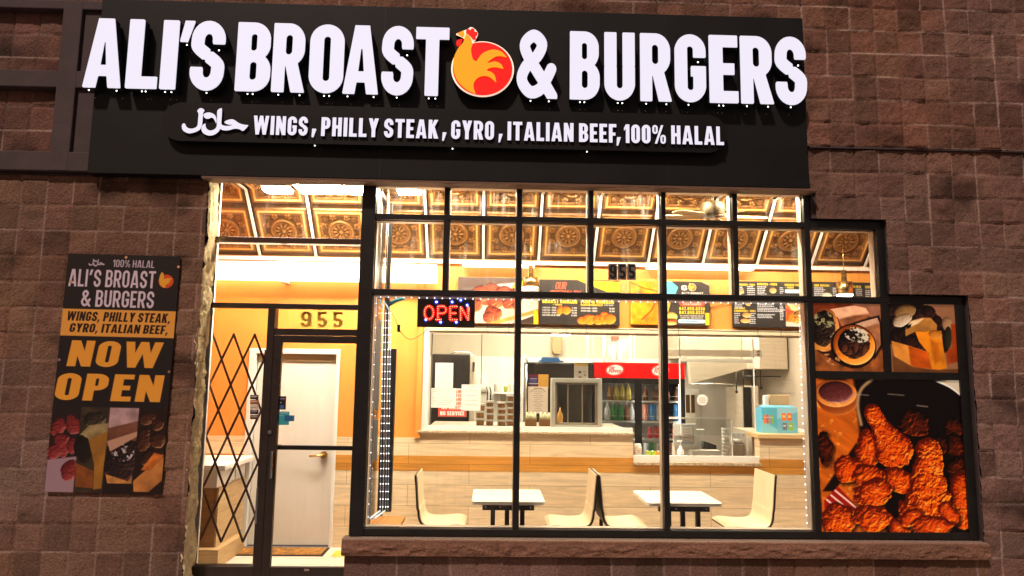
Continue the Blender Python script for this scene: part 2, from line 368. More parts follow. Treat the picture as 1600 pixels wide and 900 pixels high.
    if ch == '3': return st(arcp(.23, .745, .23-h, .255-h, 165, -80)+arcp(.24, .265, .24-h, .265-h, 80, -165), .48)
    if ch == '5': return .48, lambda x, y: mn(sline(x, y, arcp(.24, .3, .24-h, .3-h, 118, -138), T*.95), mn(sbox(x, y, .03, .47, .03+T*.9, 1), sbox(x, y, .02, 1-H, .45, 1)))
    if ch == '8': return .49, lambda x, y: mn(ring(x, y, 0, 0, .49, .57, .245), ring(x, y, .015, .45, .475, 1, .23))
    if ch == '6': return .49, lambda x, y: mn(ring(x, y, 0, 0, .49, .62, .245), mxx(mn(sbox(x, y, 0, .3, T, .75), mxx(ring(x, y, 0, .4, .49, 1, .245), .72-y)), -5-x))
    if ch == '9': return .49, lambda x, y: mn(ring(x, y, 0, .38, .49, 1, .245), mn(sbox(x, y, .49-T, .25, .49, .7), mxx(ring(x, y, 0, 0, .49, .6, .245), y-.28)))
    if ch == '&':
        pts = [tuple(p) for p in spline_([(.62, .03), (.42, .32), (.2, .62), (.15, .8), (.3, .92), (.44, .8), (.36, .62), (.17, .46), (.1, .26), (.24, .09), (.42, .14), (.54, .32), (.6, .43)], 6)]
        return .68, lambda x, y: mxx(sline(x, y, pts, T*.92), -y)
    if ch == '%': return .74, lambda x, y: mn(mn(mxx(srb(x, y, 0, .52, .3, 1, .15), -srb(x, y, T*.55, .62, .3-T*.55, .9, .05)), mxx(srb(x, y, .44, 0, .74, .48, .15), -srb(x, y, .44+T*.55, .1, .74-T*.55, .38, .05))), spoly(x, y, [(.13, 0), (.26, 0), (.61, 1), (.48, 1)]))
    if ch == "'": return .26, lambda x, y: spoly(x, y, [(0, .67), (.14, .67), (.26, 1), (.08, 1)])
    if ch == ',': return .2, lambda x, y: spoly(x, y, [(0, -.17), (.08, -.17), (.2, .19), (.02, .19)])
    if ch == '.': return T, lambda x, y: sbox(x, y, 0, 0, T, T)
    if ch == '+': return .4, lambda x, y: mn(sbox(x, y, 0, .44, .4, .56), sbox(x, y, .14, .3, .26, .7))
    if ch == '$': return glyph('S', T)
    if ch == '-': return .3, lambda x, y: sbox(x, y, 0, .42, .3, .58)
    return T, lambda x, y: sbox(x, y, 0, 0, T, 1)
HALAL = [[(430, 185), (455, 140), (505, 118), (560, 140), (580, 180), (552, 225), (537, 420), (520, 500), (480, 570), (380, 622), (270, 645), (190, 625), (130, 580), (108, 520), (115, 460), (150, 435), (180, 455), (195, 490), (225, 525), (280, 545), (350, 540), (410, 510), (438, 460), (448, 340), (455, 230)],
         [(556, 262), (590, 225), (670, 208), (760, 235), (812, 285), (832, 360), (828, 430), (815, 425), (790, 370), (760, 330), (720, 318), (680, 335), (630, 342), (580, 315)],
         [(845, 185), (880, 140), (920, 120), (945, 140), (940, 300), (932, 430), (960, 475), (1040, 490), (1100, 485), (1165, 470), (1080, 462), (1020, 440), (995, 410), (1040, 375), (1140, 350), (1210, 370), (1280, 420), (1350, 450), (1430, 468), (1490, 475), (1465, 520), (1385, 595), (1320, 565), (1260, 550), (1190, 550), (1110, 575), (1020, 585), (950, 575), (910, 555), (870, 610), (790, 670), (690, 692), (600, 670), (540, 625), (515, 560), (530, 490), (570, 450), (600, 445), (605, 500), (630, 550), (680, 582), (740, 580), (800, 550), (832, 500), (838, 440), (842, 330)]]
def closed_spline(pts, n=3):
    q = spline_([pts[-1]]+list(pts)+[pts[0], pts[1]], n)[n:-n-1]
    return [tuple(p) for p in q]
def contour(fn, x0, x1, y0, y1, cell=.01, tol=.0018):
    xs = np.arange(x0-2*cell, x1+3*cell, cell); ys = np.arange(y0-2*cell, y1+3*cell, cell)
    X, Y = np.meshgrid(xs, ys); D = fn(X, Y)+1e-7; ins = D < 0
    code = ins[:-1, :-1]*1+ins[:-1, 1:]*2+ins[1:, 1:]*4+ins[1:, :-1]*8
    nxt = {}; pos = {}
    def ep(j, i, e):
        if e == 0: a, b = (j, i), (j, i+1)
        elif e == 1: a, b = (j, i+1), (j+1, i+1)
        elif e == 2: a, b = (j+1, i), (j+1, i+1)
        else: a, b = (j, i), (j+1, i)
        k = (a, b)
        if k not in pos:
            t = D[a]/(D[a]-D[b]); pos[k] = (xs[a[1]]+(xs[b[1]]-xs[a[1]])*t, ys[a[0]]+(ys[b[0]]-ys[a[0]])*t)
        return k
    T_ = {1: [(0, 3)], 2: [(1, 0)], 3: [(1, 3)], 4: [(2, 1)], 5: [(0, 1), (2, 3)], 6: [(2, 0)], 7: [(2, 3)], 8: [(3, 2)], 9: [(0, 2)], 10: [(1, 2), (3, 0)], 11: [(1, 2)], 12: [(3, 1)], 13: [(0, 1)], 14: [(3, 0)]}
    for j, i in zip(*np.nonzero((code > 0) & (code < 15))):
        for a, b in T_[int(code[j, i])]: nxt[ep(j, i, a)] = ep(j, i, b)
    loops = []
    while nxt:
        k = next(iter(nxt)); l = []
        while k in nxt: l.append(pos[k]); k = nxt.pop(k)
        if len(l) > 5: loops.append(rdp_closed(l, tol))
    return loops
def rdp_closed(l, tol):
    def rdp(p):
        if len(p) < 3: return p
        a, b = np.array(p[0]), np.array(p[-1]); q = np.array(p); ab = b-a; L = np.hypot(*ab)+1e-12
        d = np.abs((q[:, 0]-a[0])*ab[1]-(q[:, 1]-a[1])*ab[0])/L; k = int(d.argmax())
        if d[k] <= tol: return [p[0], p[-1]]
        return rdp(p[:k+1])[:-1]+rdp(p[k:])
    h = len(l)//2
    return rdp(l[:h+1])[:-1]+rdp(l[h:]+[l[0]])[:-1]
_GC = {}
def gloops(ch, T=.2, cell=.01):
    k = (ch, T, cell)
    if k not in _GC:
        w_, f = glyph(ch, T); _GC[k] = (w_, contour(f, 0, w_, -.2, 1, cell) if f else [])
    return _GC[k]
def text_loops(s, T=.2, gap=.09, space=.22, cell=.012):
    x = 0; o = []
    for ch in s:
        if ch == ' ': x += space; continue
        w_, l = gloops(ch, T, cell)
        o.append((ch, x, w_, l)); x += w_+gap
    return o, x-gap
def textmb(mb, s, x0, x1, z0, z1, y0, y1, T=.2, m=0, mside=None, gap=.09, space=.22, slant=0, cell=.014):
    """fit the string s to the rectangle x0..x1, z0..z1 (capital height)"""
    g, W_ = text_loops(s, T, gap, space, cell); sx = (x1-x0)/W_; sz = z1-z0
    for ch, gx, gw, l in g:
        mb.loops([[(x0+sx*(gx+px)+slant*py*sz, z0+sz*py) for px, py in q] for q in l], y0, y1, m, mside)
    return mb
# ------------------------------------------------------------------ printed pictures: colours computed on a fine grid
class Cv:
    def __init__(s, x0, y0, x1, y1, res=1.0, bg=(30, 28, 28)):
        s.b = (x0, y0, x1, y1); nx = max(8, int((x1-x0)*res)); ny = max(8, int((y1-y0)*res)); s.px = (x1-x0)/nx
        s.X, s.Y = np.meshgrid(np.linspace(x0, x1, nx+1), np.linspace(y0, y1, ny+1))
        s.a = np.ones((ny+1, nx+1, 3))*np.array(bg, float)
    def mix(s, m, c): s.a = s.a*(1-m[..., None])+np.asarray(c, float)*m[..., None]
    def m_(s, d, soft=1.0): return np.clip(.5-d/(s.px*soft), 0, 1)
    def noise(s, f, seed, oc=5, ridge=False): return fbm(s.X*f+900, s.Y*f+900, seed, oc, .55, ridge)
    def rect(s, x0, y0, x1, y1, c, r=0, soft=1): s.mix(s.m_(srb(s.X, s.Y, x0, y0, x1, y1, r), soft), c)
    def poly(s, pts, c, soft=1.2, var=0, f=.1, seed=1):
        inside = np.zeros(s.X.shape, bool); n = len(pts); j = n-1; d = sline(s.X, s.Y, list(pts)+[pts[0]], 0)
        for i in range(n):
            xi, yi = pts[i]; xj, yj = pts[j]
            inside ^= ((yi > s.Y) != (yj > s.Y)) & (s.X < (xj-xi)*(s.Y-yi)/(yj-yi+1e-9)+xi); j = i
        col = np.asarray(c, float)
        if var: col = col*(1+var*(s.noise(f, seed)-.5)*2)[..., None]
        s.mix(s.m_(np.where(inside, -d, d), soft), col)
    def line(s, pts, t, c, soft=1.2): s.mix(s.m_(sline(s.X, s.Y, pts, t), soft), c)
    def text(s, t, x0, y0, x1, y1, c, T=.19, gap=.09, slant=0, soft=1.15):
        x = 0; its = []
        for ch in t:
            if ch == ' ': x += .24; continue
            w_, f = glyph(ch, T); its.append((x, f)); x += w_+gap
        sx = (x1-x0)/(x-gap); h = y1-y0
        for gx, f in its:
            gy = (y1-s.Y)/h; d = f((s.X-x0-slant*h*gy)/sx-gx, gy)
            s.mix(s.m_(d*min(sx, h), soft), c)
    def blob(s, cx, cy, rx, ry, ang, cols, wob=.25, fs=.08, seed=1, rough=.5, soft=1.5, edge=.9):
        c, q = math.cos(R_(ang)), math.sin(R_(ang)); dx, dy = s.X-cx, s.Y-cy
        s.shade(np.hypot((dx*c+dy*q)/rx, (-dx*q+dy*c)/ry), min(rx, ry), cols, wob, fs, seed, rough, soft, edge)
    def drum(s, x0, y0, q0, x1, y1, q1, cols, wob=.25, fs=.08, seed=1, rough=.5, soft=1.5, edge=.9):
        dx, dy = x1-x0, y1-y0; t = np.clip(((s.X-x0)*dx+(s.Y-y0)*dy)/(dx*dx+dy*dy), 0, 1); t2 = t**2.2
        s.shade(np.hypot(s.X-x0-t*dx, s.Y-y0-t*dy)/(q0+(q1-q0)*t2), (q0+q1)/2, cols, wob, fs, seed, rough, soft, edge)
    def shade(s, d, R0, cols, wob, fs, seed, rough, soft, edge):
        wx = s.noise(fs*.8, seed+2, 3)-.5; wy = s.noise(fs*.8, seed+3, 3)-.5
        d = d+wob*2*(fbm((s.X+wx*.9/fs)*fs+900, (s.Y+wy*.9/fs)*fs+900, seed, 5, .55)-.5)
        m = s.m_((d-1)*R0, soft)
        if edge < .6: s.mix(.6*np.clip(1-(np.roll(np.roll(d, 4, 0), 3, 1)-.9)/.3, 0, 1), (10, 3, 1))
        cr = fbm((s.X+wx*1.6/fs)*fs*1.7+900, (s.Y+wy*1.6/fs)*fs*1.7+900, seed+5, 6, .55, True)*.5+.5*fbm((s.X+wx*1.2/fs)*fs*2.6+900, (s.Y+wy*1.2/fs)*fs*2.6+900, seed+8, 5, .6)
        h = np.sqrt(np.clip(1-d*d, 0, 1))+rough*cr
        gy, gx = np.gradient(h, s.px)
        sh = .46-.23*R0*(gx*.5+gy*.8)+.25*(cr-.6)*rough-(1-edge)*np.clip(d, 0, 1)**3
        sh = np.clip(sh, 0, 1); A, B, C_ = [np.asarray(k, float) for k in cols]
        col = np.where((sh < .5)[..., None], A+(B-A)*(sh*2)[..., None], B+(C_-B)*((sh-.5)*2)[..., None])
        s.mix(m, col)
    def speckle(s, f, thr, c, seed, region=None, amt=1):
        m = np.clip((s.noise(f, seed, 4)-thr)*14, 0, 1)*amt
        if region is not None: m = m*region
        s.mix(m, c)
    def ellm(s, cx, cy, rx, ry, ang=0, soft=1.5):
        c, q = math.cos(R_(ang)), math.sin(R_(ang)); dx, dy = s.X-cx, s.Y-cy
        return s.m_((np.hypot((dx*c+dy*q)/rx, (-dx*q+dy*c)/ry)-1)*min(rx, ry), soft)
    def contrast(s, g=1.25, k=1.06): s.a = 255*k*(np.clip(s.a, 0, 255)/255)**g
    def linear(s):
        v = np.clip(s.a, 0, 255)/255
        return np.where(v <= .04045, v/12.92, ((v+.055)/1.055)**2.4)
    def board(s, name, parent, x0, x1, z0, z1, y, matr, rotz=None):
        """the picture as a sheet facing -y filling the rectangle"""
        b = s.b; U = (s.X-b[0])/(b[2]-b[0]); V = (s.Y-b[1])/(b[3]-b[1])
        return gridobj(name, x0+(x1-x0)*U, np.full(U.shape, y), z1-(z1-z0)*V, None, s.linear(), matr, parent)
CH = [(92, 18, 2), (222, 84, 8), (255, 166, 40)]
CHD = [(14, 3, 1), (84, 24, 5), (165, 66, 14)]
WING = [(60, 18, 12), (150, 62, 38), (222, 150, 110)]
def rooster(c, cx, cy, r, white=None):
    """the round hen emblem, drawn on a picture"""
    if white is not None: c.mix(c.ellm(cx, cy, r*1.1, r*1.05), white)
    c.mix(c.ellm(cx, cy, r, r*.95), (225, 90, 35)); k = r/47
    pts = [(-32, -62), (-42, -40), (-46, -8), (-36, 24), (-14, 42), (0, 40), (-2, 26), (12, 14), (22, 18), (14, 4), (34, 2), (20, -8), (38, -20), (8, -22), (-16, -14), (-18, -50)]
    c.poly([(cx+x*k, cy+y*k) for x, y in pts], (240, 180, 60))

# ================================================================== materials
m_attr = mat('printed_ink', (.5, .5, .5), .42, attr=True)
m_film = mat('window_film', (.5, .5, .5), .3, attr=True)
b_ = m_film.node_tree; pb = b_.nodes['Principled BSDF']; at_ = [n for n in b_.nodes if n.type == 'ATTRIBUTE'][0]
b_.links.new(at_.outputs['Color'], pb.inputs['Emission Color']); pb.inputs['Emission Strength'].default_value = .43     # emission stands in for shop light coming through the film
m_block = mat('split_face_block', (.2, .1, .08), .93, attr=True, bump=1.0, bs=60, var=.34, vs=55, spec=.2)
m_jamb = mat('broken_jamb', (.2, .1, .08), .9, attr=True, bump=.6, bs=60, var=.2, vs=12, spec=.2)
m_conc = mat('painted_concrete', (.085, .06, .06), .85, bump=.25, bs=70, var=.2, vs=5)
m_lintel = mat('lintel_paint', (.2, .11, .07), .7, bump=.2, bs=60, var=.15)
m_sign = mat('sign_panel', (.011, .0115, .0105), .55, bump=.02, bs=9, var=.25, vs=2, spec=.25)
m_signbox = mat('sign_raceway', (.008, .008, .008), .5, spec=.25, var=.1, vs=3)
m_frame = mat('black_aluminium', (.012, .011, .01), .42, bump=.03, bs=30, var=.25, vs=7)
m_framed = mat('bronze_aluminium', (.028, .018, .013), .45, bump=.03, bs=30, var=.25, vs=7)
m_led = mat('letter_face', (.83, .80, .93), .4, emit=.64)
pb_ = m_led.node_tree.nodes['Principled BSDF']; pb_.inputs['Base Color'].default_value = (.22, .21, .25, 1); pb_.inputs['Emission Strength'].default_value = .76
m_side = mat('letter_return', (.02, .02, .02), .5)
m_dot = mat('weep_light', (1, .97, .92), .4, emit=3)
m_lred = mat('emblem_red', (.80, .006, .004), .4, emit=.66)
m_lyel = mat('emblem_yellow', (.82, .33, .008), .4, emit=.66)
m_lwht = mat('emblem_white', (.95, .85, .65), .4, emit=.66)
m_white = mat('white_paint', (.8, .78, .74), .5, bump=.03, bs=20, var=.06)
m_door = mat('white_door', (.80, .75, .69), .42, bump=.02, bs=12, var=.06, vs=2)
m_orange = mat('orange_paint', (.74, .29, .052), .5, bump=.06, bs=90, var=.07, vs=2.5)
m_steel = mat('brushed_steel', (.72, .64, .53), .38, metal=.45, bump=.03, bs=20, var=.12, vs=3, stretch=(1, 1, 14))
m_chrome = mat('chrome', (.75, .74, .72), .15, metal=1)
m_brass = mat('brass', (.75, .5, .18), .28, metal=1, var=.1)
m_black = mat('black_enamel', (.015, .014, .014), .38, var=.2)
m_tube = mat('lit_tube', (1, .86, .62), .4, emit=4.6)
m_panel = mat('lit_diffuser', (1, .86, .64), .4, emit=265)
m_spanel = mat('soft_diffuser', (1, .88, .68), .4, emit=115)
m_kpanel = mat('kitchen_diffuser', (1, .87, .66), .4, emit=25)
m_lamp = mat('lit_lamp', (1, .9, .75), .4, emit=6)
m_granite = mat('granite', (.50, .39, .27), .25, var=.55, vs=45, bump=.02)
m_paper = mat('paper', (.8, .77, .74), .7, var=.03)
m_red = mat('red_plastic', (.6, .012, .008), .35, var=.08)
m_wood_l = plankmat('pale_plank_tile', (.84, .67, .45), (.77, .58, .36), 1.2, .2, grain=.24)
m_wood_o = plankmat('amber_plank_tile', (.66, .30, .05), (.56, .24, .04), 1.2, .4, grain=.25)
m_floor = plankmat('pale_floor_plank', (.82, .74, .64), (.76, .67, .56), 1.2, .2, axes='XY', grain=.15)
m_cab = plankmat('brown_laminate', (.30, .15, .055), (.26, .12, .045), 1.6, .4, grain=.3)
m_cabl = plankmat('tan_laminate', (.58, .40, .2), (.54, .36, .18), 1.6, .45, axes='YZ', grain=.25)
m_lam = mat('cream_laminate', (.78, .64, .42), .35, var=.06, vs=2, stretch=(1, 1, .2))
m_top = mat('cream_tabletop', (.80, .74, .62), .3, var=.04)
m_kwall = mat('kitchen_wall', (.55, .48, .38), .5, var=.05, vs=2)
m_glass = glassmat('window_glass', (.985, .985, .98), .7, 0, .035); m_glassd = glassmat('streaked_glass', (.985, .985, .98), .7, 0, .2)
m_acryl = glassmat('acrylic', (.93, .94, .93), .7, .02)
m_bench = plankmat('orange_bench_wood', (.72, .34, .10), (.66, .3, .08), 1.5, .3, axes='YX', grain=.2)
m_gold = mat('gold_number', (.78, .46, .07), .4, metal=.2, var=.15)
m_tin = mat('pressed_tin', (.3, .15, .05), .38, metal=.55, attr=True, bump=.1, bs=80, var=.15, vs=20)
m_grid = mat('ceiling_grid', (.78, .70, .62), .45)
m_asph = mat('asphalt', (.05, .05, .05), .9, bump=.4, bs=60, var=.3)
m_walk = mat('sidewalk', (.28, .24, .21), .85, bump=.3, bs=50, var=.2)

# ================================================================== ground and sky-lit surroundings
g = MB().box(-60, 60, -60, -2.6, -.3, -.13).build('road', m_asph); stru(g)
g = MB().box(-60, 60, -2.6, .35, -.3, 0).build('pavement', m_walk); stru(g)

# ================================================================== the block wall
MOD, ZJ, XJ = .2125, .1125, 2.89
def wallsheet(x0, x1, z0, z1, yf, holes=(), seed=1, amp=.010, cell=.0125, jd=.012, light=.35, tone=(1, 1, 1), panel=None):
    nx = int(round((x1-x0)/cell)); nz = int(round((z1-z0)/cell))
    X, Z = np.meshgrid(np.linspace(x0, x1, nx+1), np.linspace(z0, z1, nz+1))
    wob = .006*(fbm(X*3+50, Z*3+50, seed+31, 3)-.5)
    U = (X-XJ+wob)/MOD; V = (Z-ZJ+wob*.7)/MOD; bi = np.floor(U).astype(int)+500; bj = np.floor(V).astype(int)+500
    fu = U-np.floor(U); fv = V-np.floor(V)
    du = np.minimum(fu, 1-fu)*MOD; dv = np.minimum(fv, 1-fv)*MOD
    rng = np.random.RandomState(seed); RA = rng.rand(1000, 1000, 5)[bj % 1000, bi % 1000]
    n1 = fbm(X*9+bi*13.7, Z*9+bj*7.1, seed, 5); n2 = fbm(X*22+bi*3.7, Z*17, seed+3, 4, .6, True)
    h = amp*((n1-.5)*2.0+(n2-.55)*.9+(RA[..., 0]-.5)*.9+(fu-.5)*(RA[..., 1]-.5)*1.4+(fv-.5)*(RA[..., 2]-.5)*1.4)
    edge = np.minimum(du, dv); jm = np.clip(1-(edge-.003)/.009, 0, 1)
    # every vertical joint is either a true mortar joint or a scored line; mortar is squeezed out here and there
    ku = np.floor(U+.5).astype(int)+500; kv = np.floor(V+.5).astype(int)+500
    rv = np.random.RandomState(seed+9).rand(1000, 1000)
    amt_v = np.clip((rv[bj % 1000, ku % 1000]-.42)*2.2+(fbm(X*5, Z*5, seed+11, 3)-.5)*1.1, 0, 1)
    amt_h = np.clip((fbm(X*2.3+kv*5.3, kv*3.1+.0*Z, seed+13, 3)-.43)*5+(rv[kv % 1000, 3*kv % 1000]-.5)*.8, 0, 1)
    jv = np.clip(1-(du-.0025)/.006, 0, 1); jh = np.clip(1-(dv-.0025)/.006, 0, 1)
    mort = np.maximum(jv*amt_v, jh*amt_h)
    h = h*(1-jm)-jd*jm*(1-.75*np.maximum(amt_v*(du < dv), amt_h*(dv <= du)))
    hol = np.clip((fbm(X*60, Z*60, seed+21, 2)-.83)*30, 0, 1)*np.clip((fbm(X*1.3, Z*1.3, seed+22, 2)-.55)*8, 0, 1)
    Y = yf-h+hol*.01
    base = np.array([.225, .118, .078])*np.array(tone)
    br = .74+.5*RA[..., 3]+.7*(fbm(X*1.2, Z*1.2, seed+40, 4)-.5)
    hue = (RA[..., 4]-.5)*.16
    lowf = fbm(X*.55, Z*.7, seed+77, 3); mv = np.clip((lowf-.42)*4, 0, 1)[..., None]; c = (base*(1-mv)+np.array([.212, .126, .098])*np.array(tone)*mv)*br[..., None]; c[..., 0] *= 1+hue*.5; c[..., 1] *= 1-hue*.3
    st = np.clip((fbm(X*2.2, Z*3.2, seed+60, 4)-.6)*5, 0, 1); c *= (1-.6*st)[..., None]          # old stains
    c = c*(1-mort[..., None]*light*1.6)+np.array([.62, .46, .38])*mort[..., None]*light*1.6
    Xc = (X[:-1, :-1]+X[1:, 1:])/2; Zc = (Z[:-1, :-1]+Z[1:, 1:])/2
    mask = np.ones(Xc.shape, bool)
    for a, b, cc, d in holes: mask &= ~((Xc > a) & (Xc < b) & (Zc > cc) & (Zc < d))
    return X, Y, Z, mask, c
XL = -2.385                                   # left jamb of the opening
LED = 3.73                                    # ledge height on the right
ZS0, ZS1 = 3.337, 4.849                       # sign band
XS0, XS1 = -3.33, 2.648
# right-hand wall: lower field, with the stepped window cut out, and the slightly proud upper field
wr = thing('block_wall', 'rough brown split faced block wall right of the stepped windows and above the sign', 'wall', (4, 0, 0))
X, Y, Z, M, c = wallsheet(2.70, 5.9, 0, LED, .0, holes=[(2.6, 3.349, 2.44, 3.105), (2.6, 4.022, -1, 2.462), (2.6, 2.745, 2.3, 3.345)], seed=3, amp=.015)
gridobj('lower_courses', X, Y, Z, M, c, m_block, wr)
X, Y, Z, M, c = wallsheet(XS1+.012, 5.9, LED, 5.9, -.03, seed=4, tone=(1.06, .98, .95), amp=.015, light=.45)
gridobj('upper_courses', X, Y, Z, M, c, m_block, wr)
X, Y, Z, M, c = wallsheet(-1.13, 5.9, -.01, .335, .0, seed=5, amp=.005, tone=(.95, .95, .95))
M &= (X[:-1, :-1] < 4.03) | (Z[:-1, :-1] < -5)
gridobj('base_course', X, Y, Z, M, c, m_block, wr)
X, Y, Z, M, c = wallsheet(-5.6, XS1+.012, ZS1, 5.9, -.03, seed=6)
gridobj('parapet_courses', X, Y, Z, M, c, m_block, wr)
k = MB().box(2.70, 5.9, -.024, .03, LED-.012, LED+.004).box(XS1+.004, XS1+.012, -.02, .05, LED, ZS1)
k.box(-1.13, 5.9, .02, .3, 0, .34).box(4.03, 5.9, .03, .3, .34, 5.9).box(3.36, 4.03, .03, .3, 2.47, 5.9).box(2.72, 3.36, .03, .3, 3.11, 5.9).box(-5.6, 2.72, .03, .3, 3.39, 5.9)
k.build('wall_core', m_conc, wr)
# left-hand wall
wl = thing('block_wall', 'brown block wall left of the door, behind the hanging food banner', 'wall', (-4, 0, 0))
X, Y, Z, M, c = wallsheet(-5.6, XL, 0, 3.335, 0, seed=8, amp=.0085, jd=.009, tone=(1.0, 1.03, 1.0), light=.24)
gridobj('lower_courses', X, Y, Z, M, c, m_block, wl)
MB().box(-5.6, XL-.14, .03, .3, 0, 3.33).build('wall_core', m_conc, wl)
# broken, rock-faced return of the opening
nz = 330; ny = 26
V_, Tt = np.meshgrid(np.linspace(0, 3.34, nz+1), np.linspace(0, 1, ny+1), indexing='ij')
nn = fbm(V_*7+3, Tt*2.4+9, 71, 6, .6, True); n3 = fbm(V_*2.2, Tt*.7+4, 72, 4)
blk = np.floor((V_-ZJ)/MOD); fz = (V_-ZJ)/MOD-blk
Xj = XL+.008-.018*Tt+(nn-.6)*.06+(n3-.5)*.06-.008*np.clip(1-np.minimum(fz, 1-fz)/.05, 0, 1)
Xj[:, 0] = XL-.010+(n3[:, 0]-.5)*.10+(nn[:, 0]-.6)*.08; Yj = Tt*.235+.004+(fbm(V_*9, Tt*3, 73, 4)-.5)*.02
cj = np.ones(V_.shape+(3,))*np.array([1.0, .82, .48])*(.66+.55*fbm(V_*12, Tt*4, 74, 5))[..., None]  # cream colour carries the shop light falling on the brown stone
gridobj('broken_jamb', Xj, Yj, V_, None, cj, m_jamb, wl)
# upper left field: two sunk block panels framed by smooth bands
pn = [PR(-60, 20, 105, 115, .03), PR(-60, 141, 93, 240, .03)]
bx0, bx1 = -5.6, XS0-.004
zt1 = pn[0][3]; zb1 = pn[0][2]; zt2 = pn[1][3]; zb2 = pn[1][2]; xr = (pn[0][1]+pn[1][1])/2
k = MB().box(bx0, bx1, -.06, .1, zt1, ZS1-.002).box(bx0, bx1, -.06, .1, zt2, zb1).box(bx0, bx1, -.06, .1, 3.36, zb2)
k.box(xr, xr+.16, -.062, .1, 3.362, ZS1-.004).box(xr+.16, bx1, -.03, .1, 3.364, ZS1-.006)
k.box(bx0, bx1, -.005, .1, 3.338, 3.36)
k.build('framing_band', m_conc, wl, bevel=.008)
X, Y, Z, M, c = wallsheet(bx0, xr, zb2, zt1, .02, seed=12, tone=(.95, .9, .98), amp=.007)
gridobj('sunk_panel', X, Y, Z, M, c, m_block, wl)
# lintel under the sign
k = MB().box(XL-.02, 2.72, -.10, .048, ZS0-.022, ZS0-.004); k.box(XL-.14, 2.72, .0485, .30, 3.435, 3.46)
tag(k.build('lintel', m_lintel), 'brown painted lintel directly under the black shop sign', 'lintel')
# sill
nx = 420; nz = 22
Xs, Ts = np.meshgrid(np.linspace(-1.15, 4.03, nx+1), np.linspace(0, 1, nz+1))
zs0, zs1 = .325, .447
ns = fbm(Xs*7, Ts*1.6+3, 91, 6, .62, True); jn = np.abs(((Xs+1.15) % 1.23)-.0)
Yb = -.055-(ns-.55)*.05*np.sin(np.pi*np.clip(Ts, 0, .82)/.82)+.02*np.clip(1-jn/.012, 0, 1)+.012*(Ts > .97)
cs = np.ones(Xs.shape+(3,))*np.array([.25, .13, .085])*(.7+.6*fbm(Xs*4, Ts*2, 92, 5))[..., None]
sill = thing('window_sill', 'long brown rock faced stone sill under the shop windows', 'sill', (1.4, 0, zs0))
gridobj('sill_face', Xs, Yb, zs0+(zs1-zs0)*Ts, None, cs, m_block, sill)
cs2 = np.ones((3, nx+1, 3))*np.array([.34, .25, .19])  # paler top: shop light spilling over the sill, put into the colour
X2 = np.repeat(Xs[:1], 3, 0); Y2 = np.stack([Yb[-1], Yb[-1]*.4, np.full(nx+1, .1)]); gridobj('sill_top', X2, Y2, np.full(X2.shape, zs1), None, cs2, m_block, sill)
MB().box(-1.15, 4.03, -.035, .08, zs0+.003, zs1-.004).build('sill_core', m_conc, sill)

# ================================================================== the sign
YB = -.10; YLf = -.21
sg = thing('shop_sign', 'black sign board with big lit white channel letters and a round hen emblem', 'shop sign', (0, 0, ZS0))
MB().box(XS0, XS1, YB, .0, ZS0, ZS1).build('sign_panel', m_sign, sg, bevel=.004)
for i, xx in enumerate((-.95, 1.45)):
    MB().box(xx-.0015, xx+.0015, YB-.0012, YB, ZS0+.01, ZS1-.01).build('panel_seam', m_side, sg)
row = [('A', 133, 193, 23, 131), ('L', 199, 249, 26, 134), ('I', 252, 278, 28, 136), ("'", 282, 305, 30, 65), ('S', 297, 352, 32, 140),
       ('B', 369, 424, 34, 141), ('R', 425.5, 478, 36, 144), ('O', 483, 538, 37.5, 146), ('A', 536.5, 593, 40, 147), ('S', 595.5, 647, 41, 150), ('T', 648.5, 702, 43.5, 150),
       ('&', 807, 872, 48, 156.5), ('B', 890, 938, 51, 157), ('U', 944, 993, 53, 159), ('R', 1000, 1050, 55, 160), ('G', 1054, 1104, 55, 162.5), ('E', 1108, 1154, 58, 163), ('R', 1157, 1209, 59, 164), ('S', 1211, 1261.5, 59, 166)]
zt = np.mean([P((a+b)/2, c_, YLf).z for ch, a, b, c_, d in row if ch not in "'S&OG"]); zb = np.mean([P((a+b)/2, d, YLf).z for ch, a, b, c_, d in row if ch not in "'S&OG"])
def letter(ch, xa, xb, z0, z1, y0, y1, T, face, parent, dots=True, cell=.01):
    w_, lp = gloops(ch, T, cell); xs = [p[0] for l in lp for p in l]; zs = [p[1] for l in lp for p in l]
    a, b, c_, d = min(xs), max(xs), min(zs), max(zs)
    if ch not in "',": c_, d = 0, 1
    mb = MB(); sx = (xb-xa)/(b-a); sz = (z1-z0)/(d-c_)
    L = [[(xa+(x-a)*sx, z0+(z-c_)*sz) for x, z in l] for l in lp]
    mb.loops(L, y0, y0+.012, 0); mb.loops(L, y0+.0121, y1, 1)
    if dots:
        spots = {'A': (.13, .87), 'L': (.5, .62), 'I': (.3, .7), 'S': (.5,), 'B': (.35, .5), 'R': (.2, .85), 'O': (.45, .6), 'T': (.42, .62), '&': (.35, .8), 'U': (.45, .6), 'G': (.45,), 'E': (.35, .5), "'": (.4,)}.get(ch, (.5,))
        for s_ in spots:
            x = xa+(xb-xa)*s_
            mb.sph((x, y0+.03, z0-.014), .0058, 2, 8); mb.sph((x+.012, YB-.004, z0-.05), .0042, 3, 6)  # second, cream bead on the panel imitates the weep light's reflection
        if ch in 'SG': mb.sph((xa+(xb-xa)*.78, y0+.03, z0+(z1-z0)*(.60 if ch == 'S' else .61)), .0062, 2, 8)
    return mb.build('channel_letter', [face, m_side, m_dot, m_lam], parent, recalc=True)
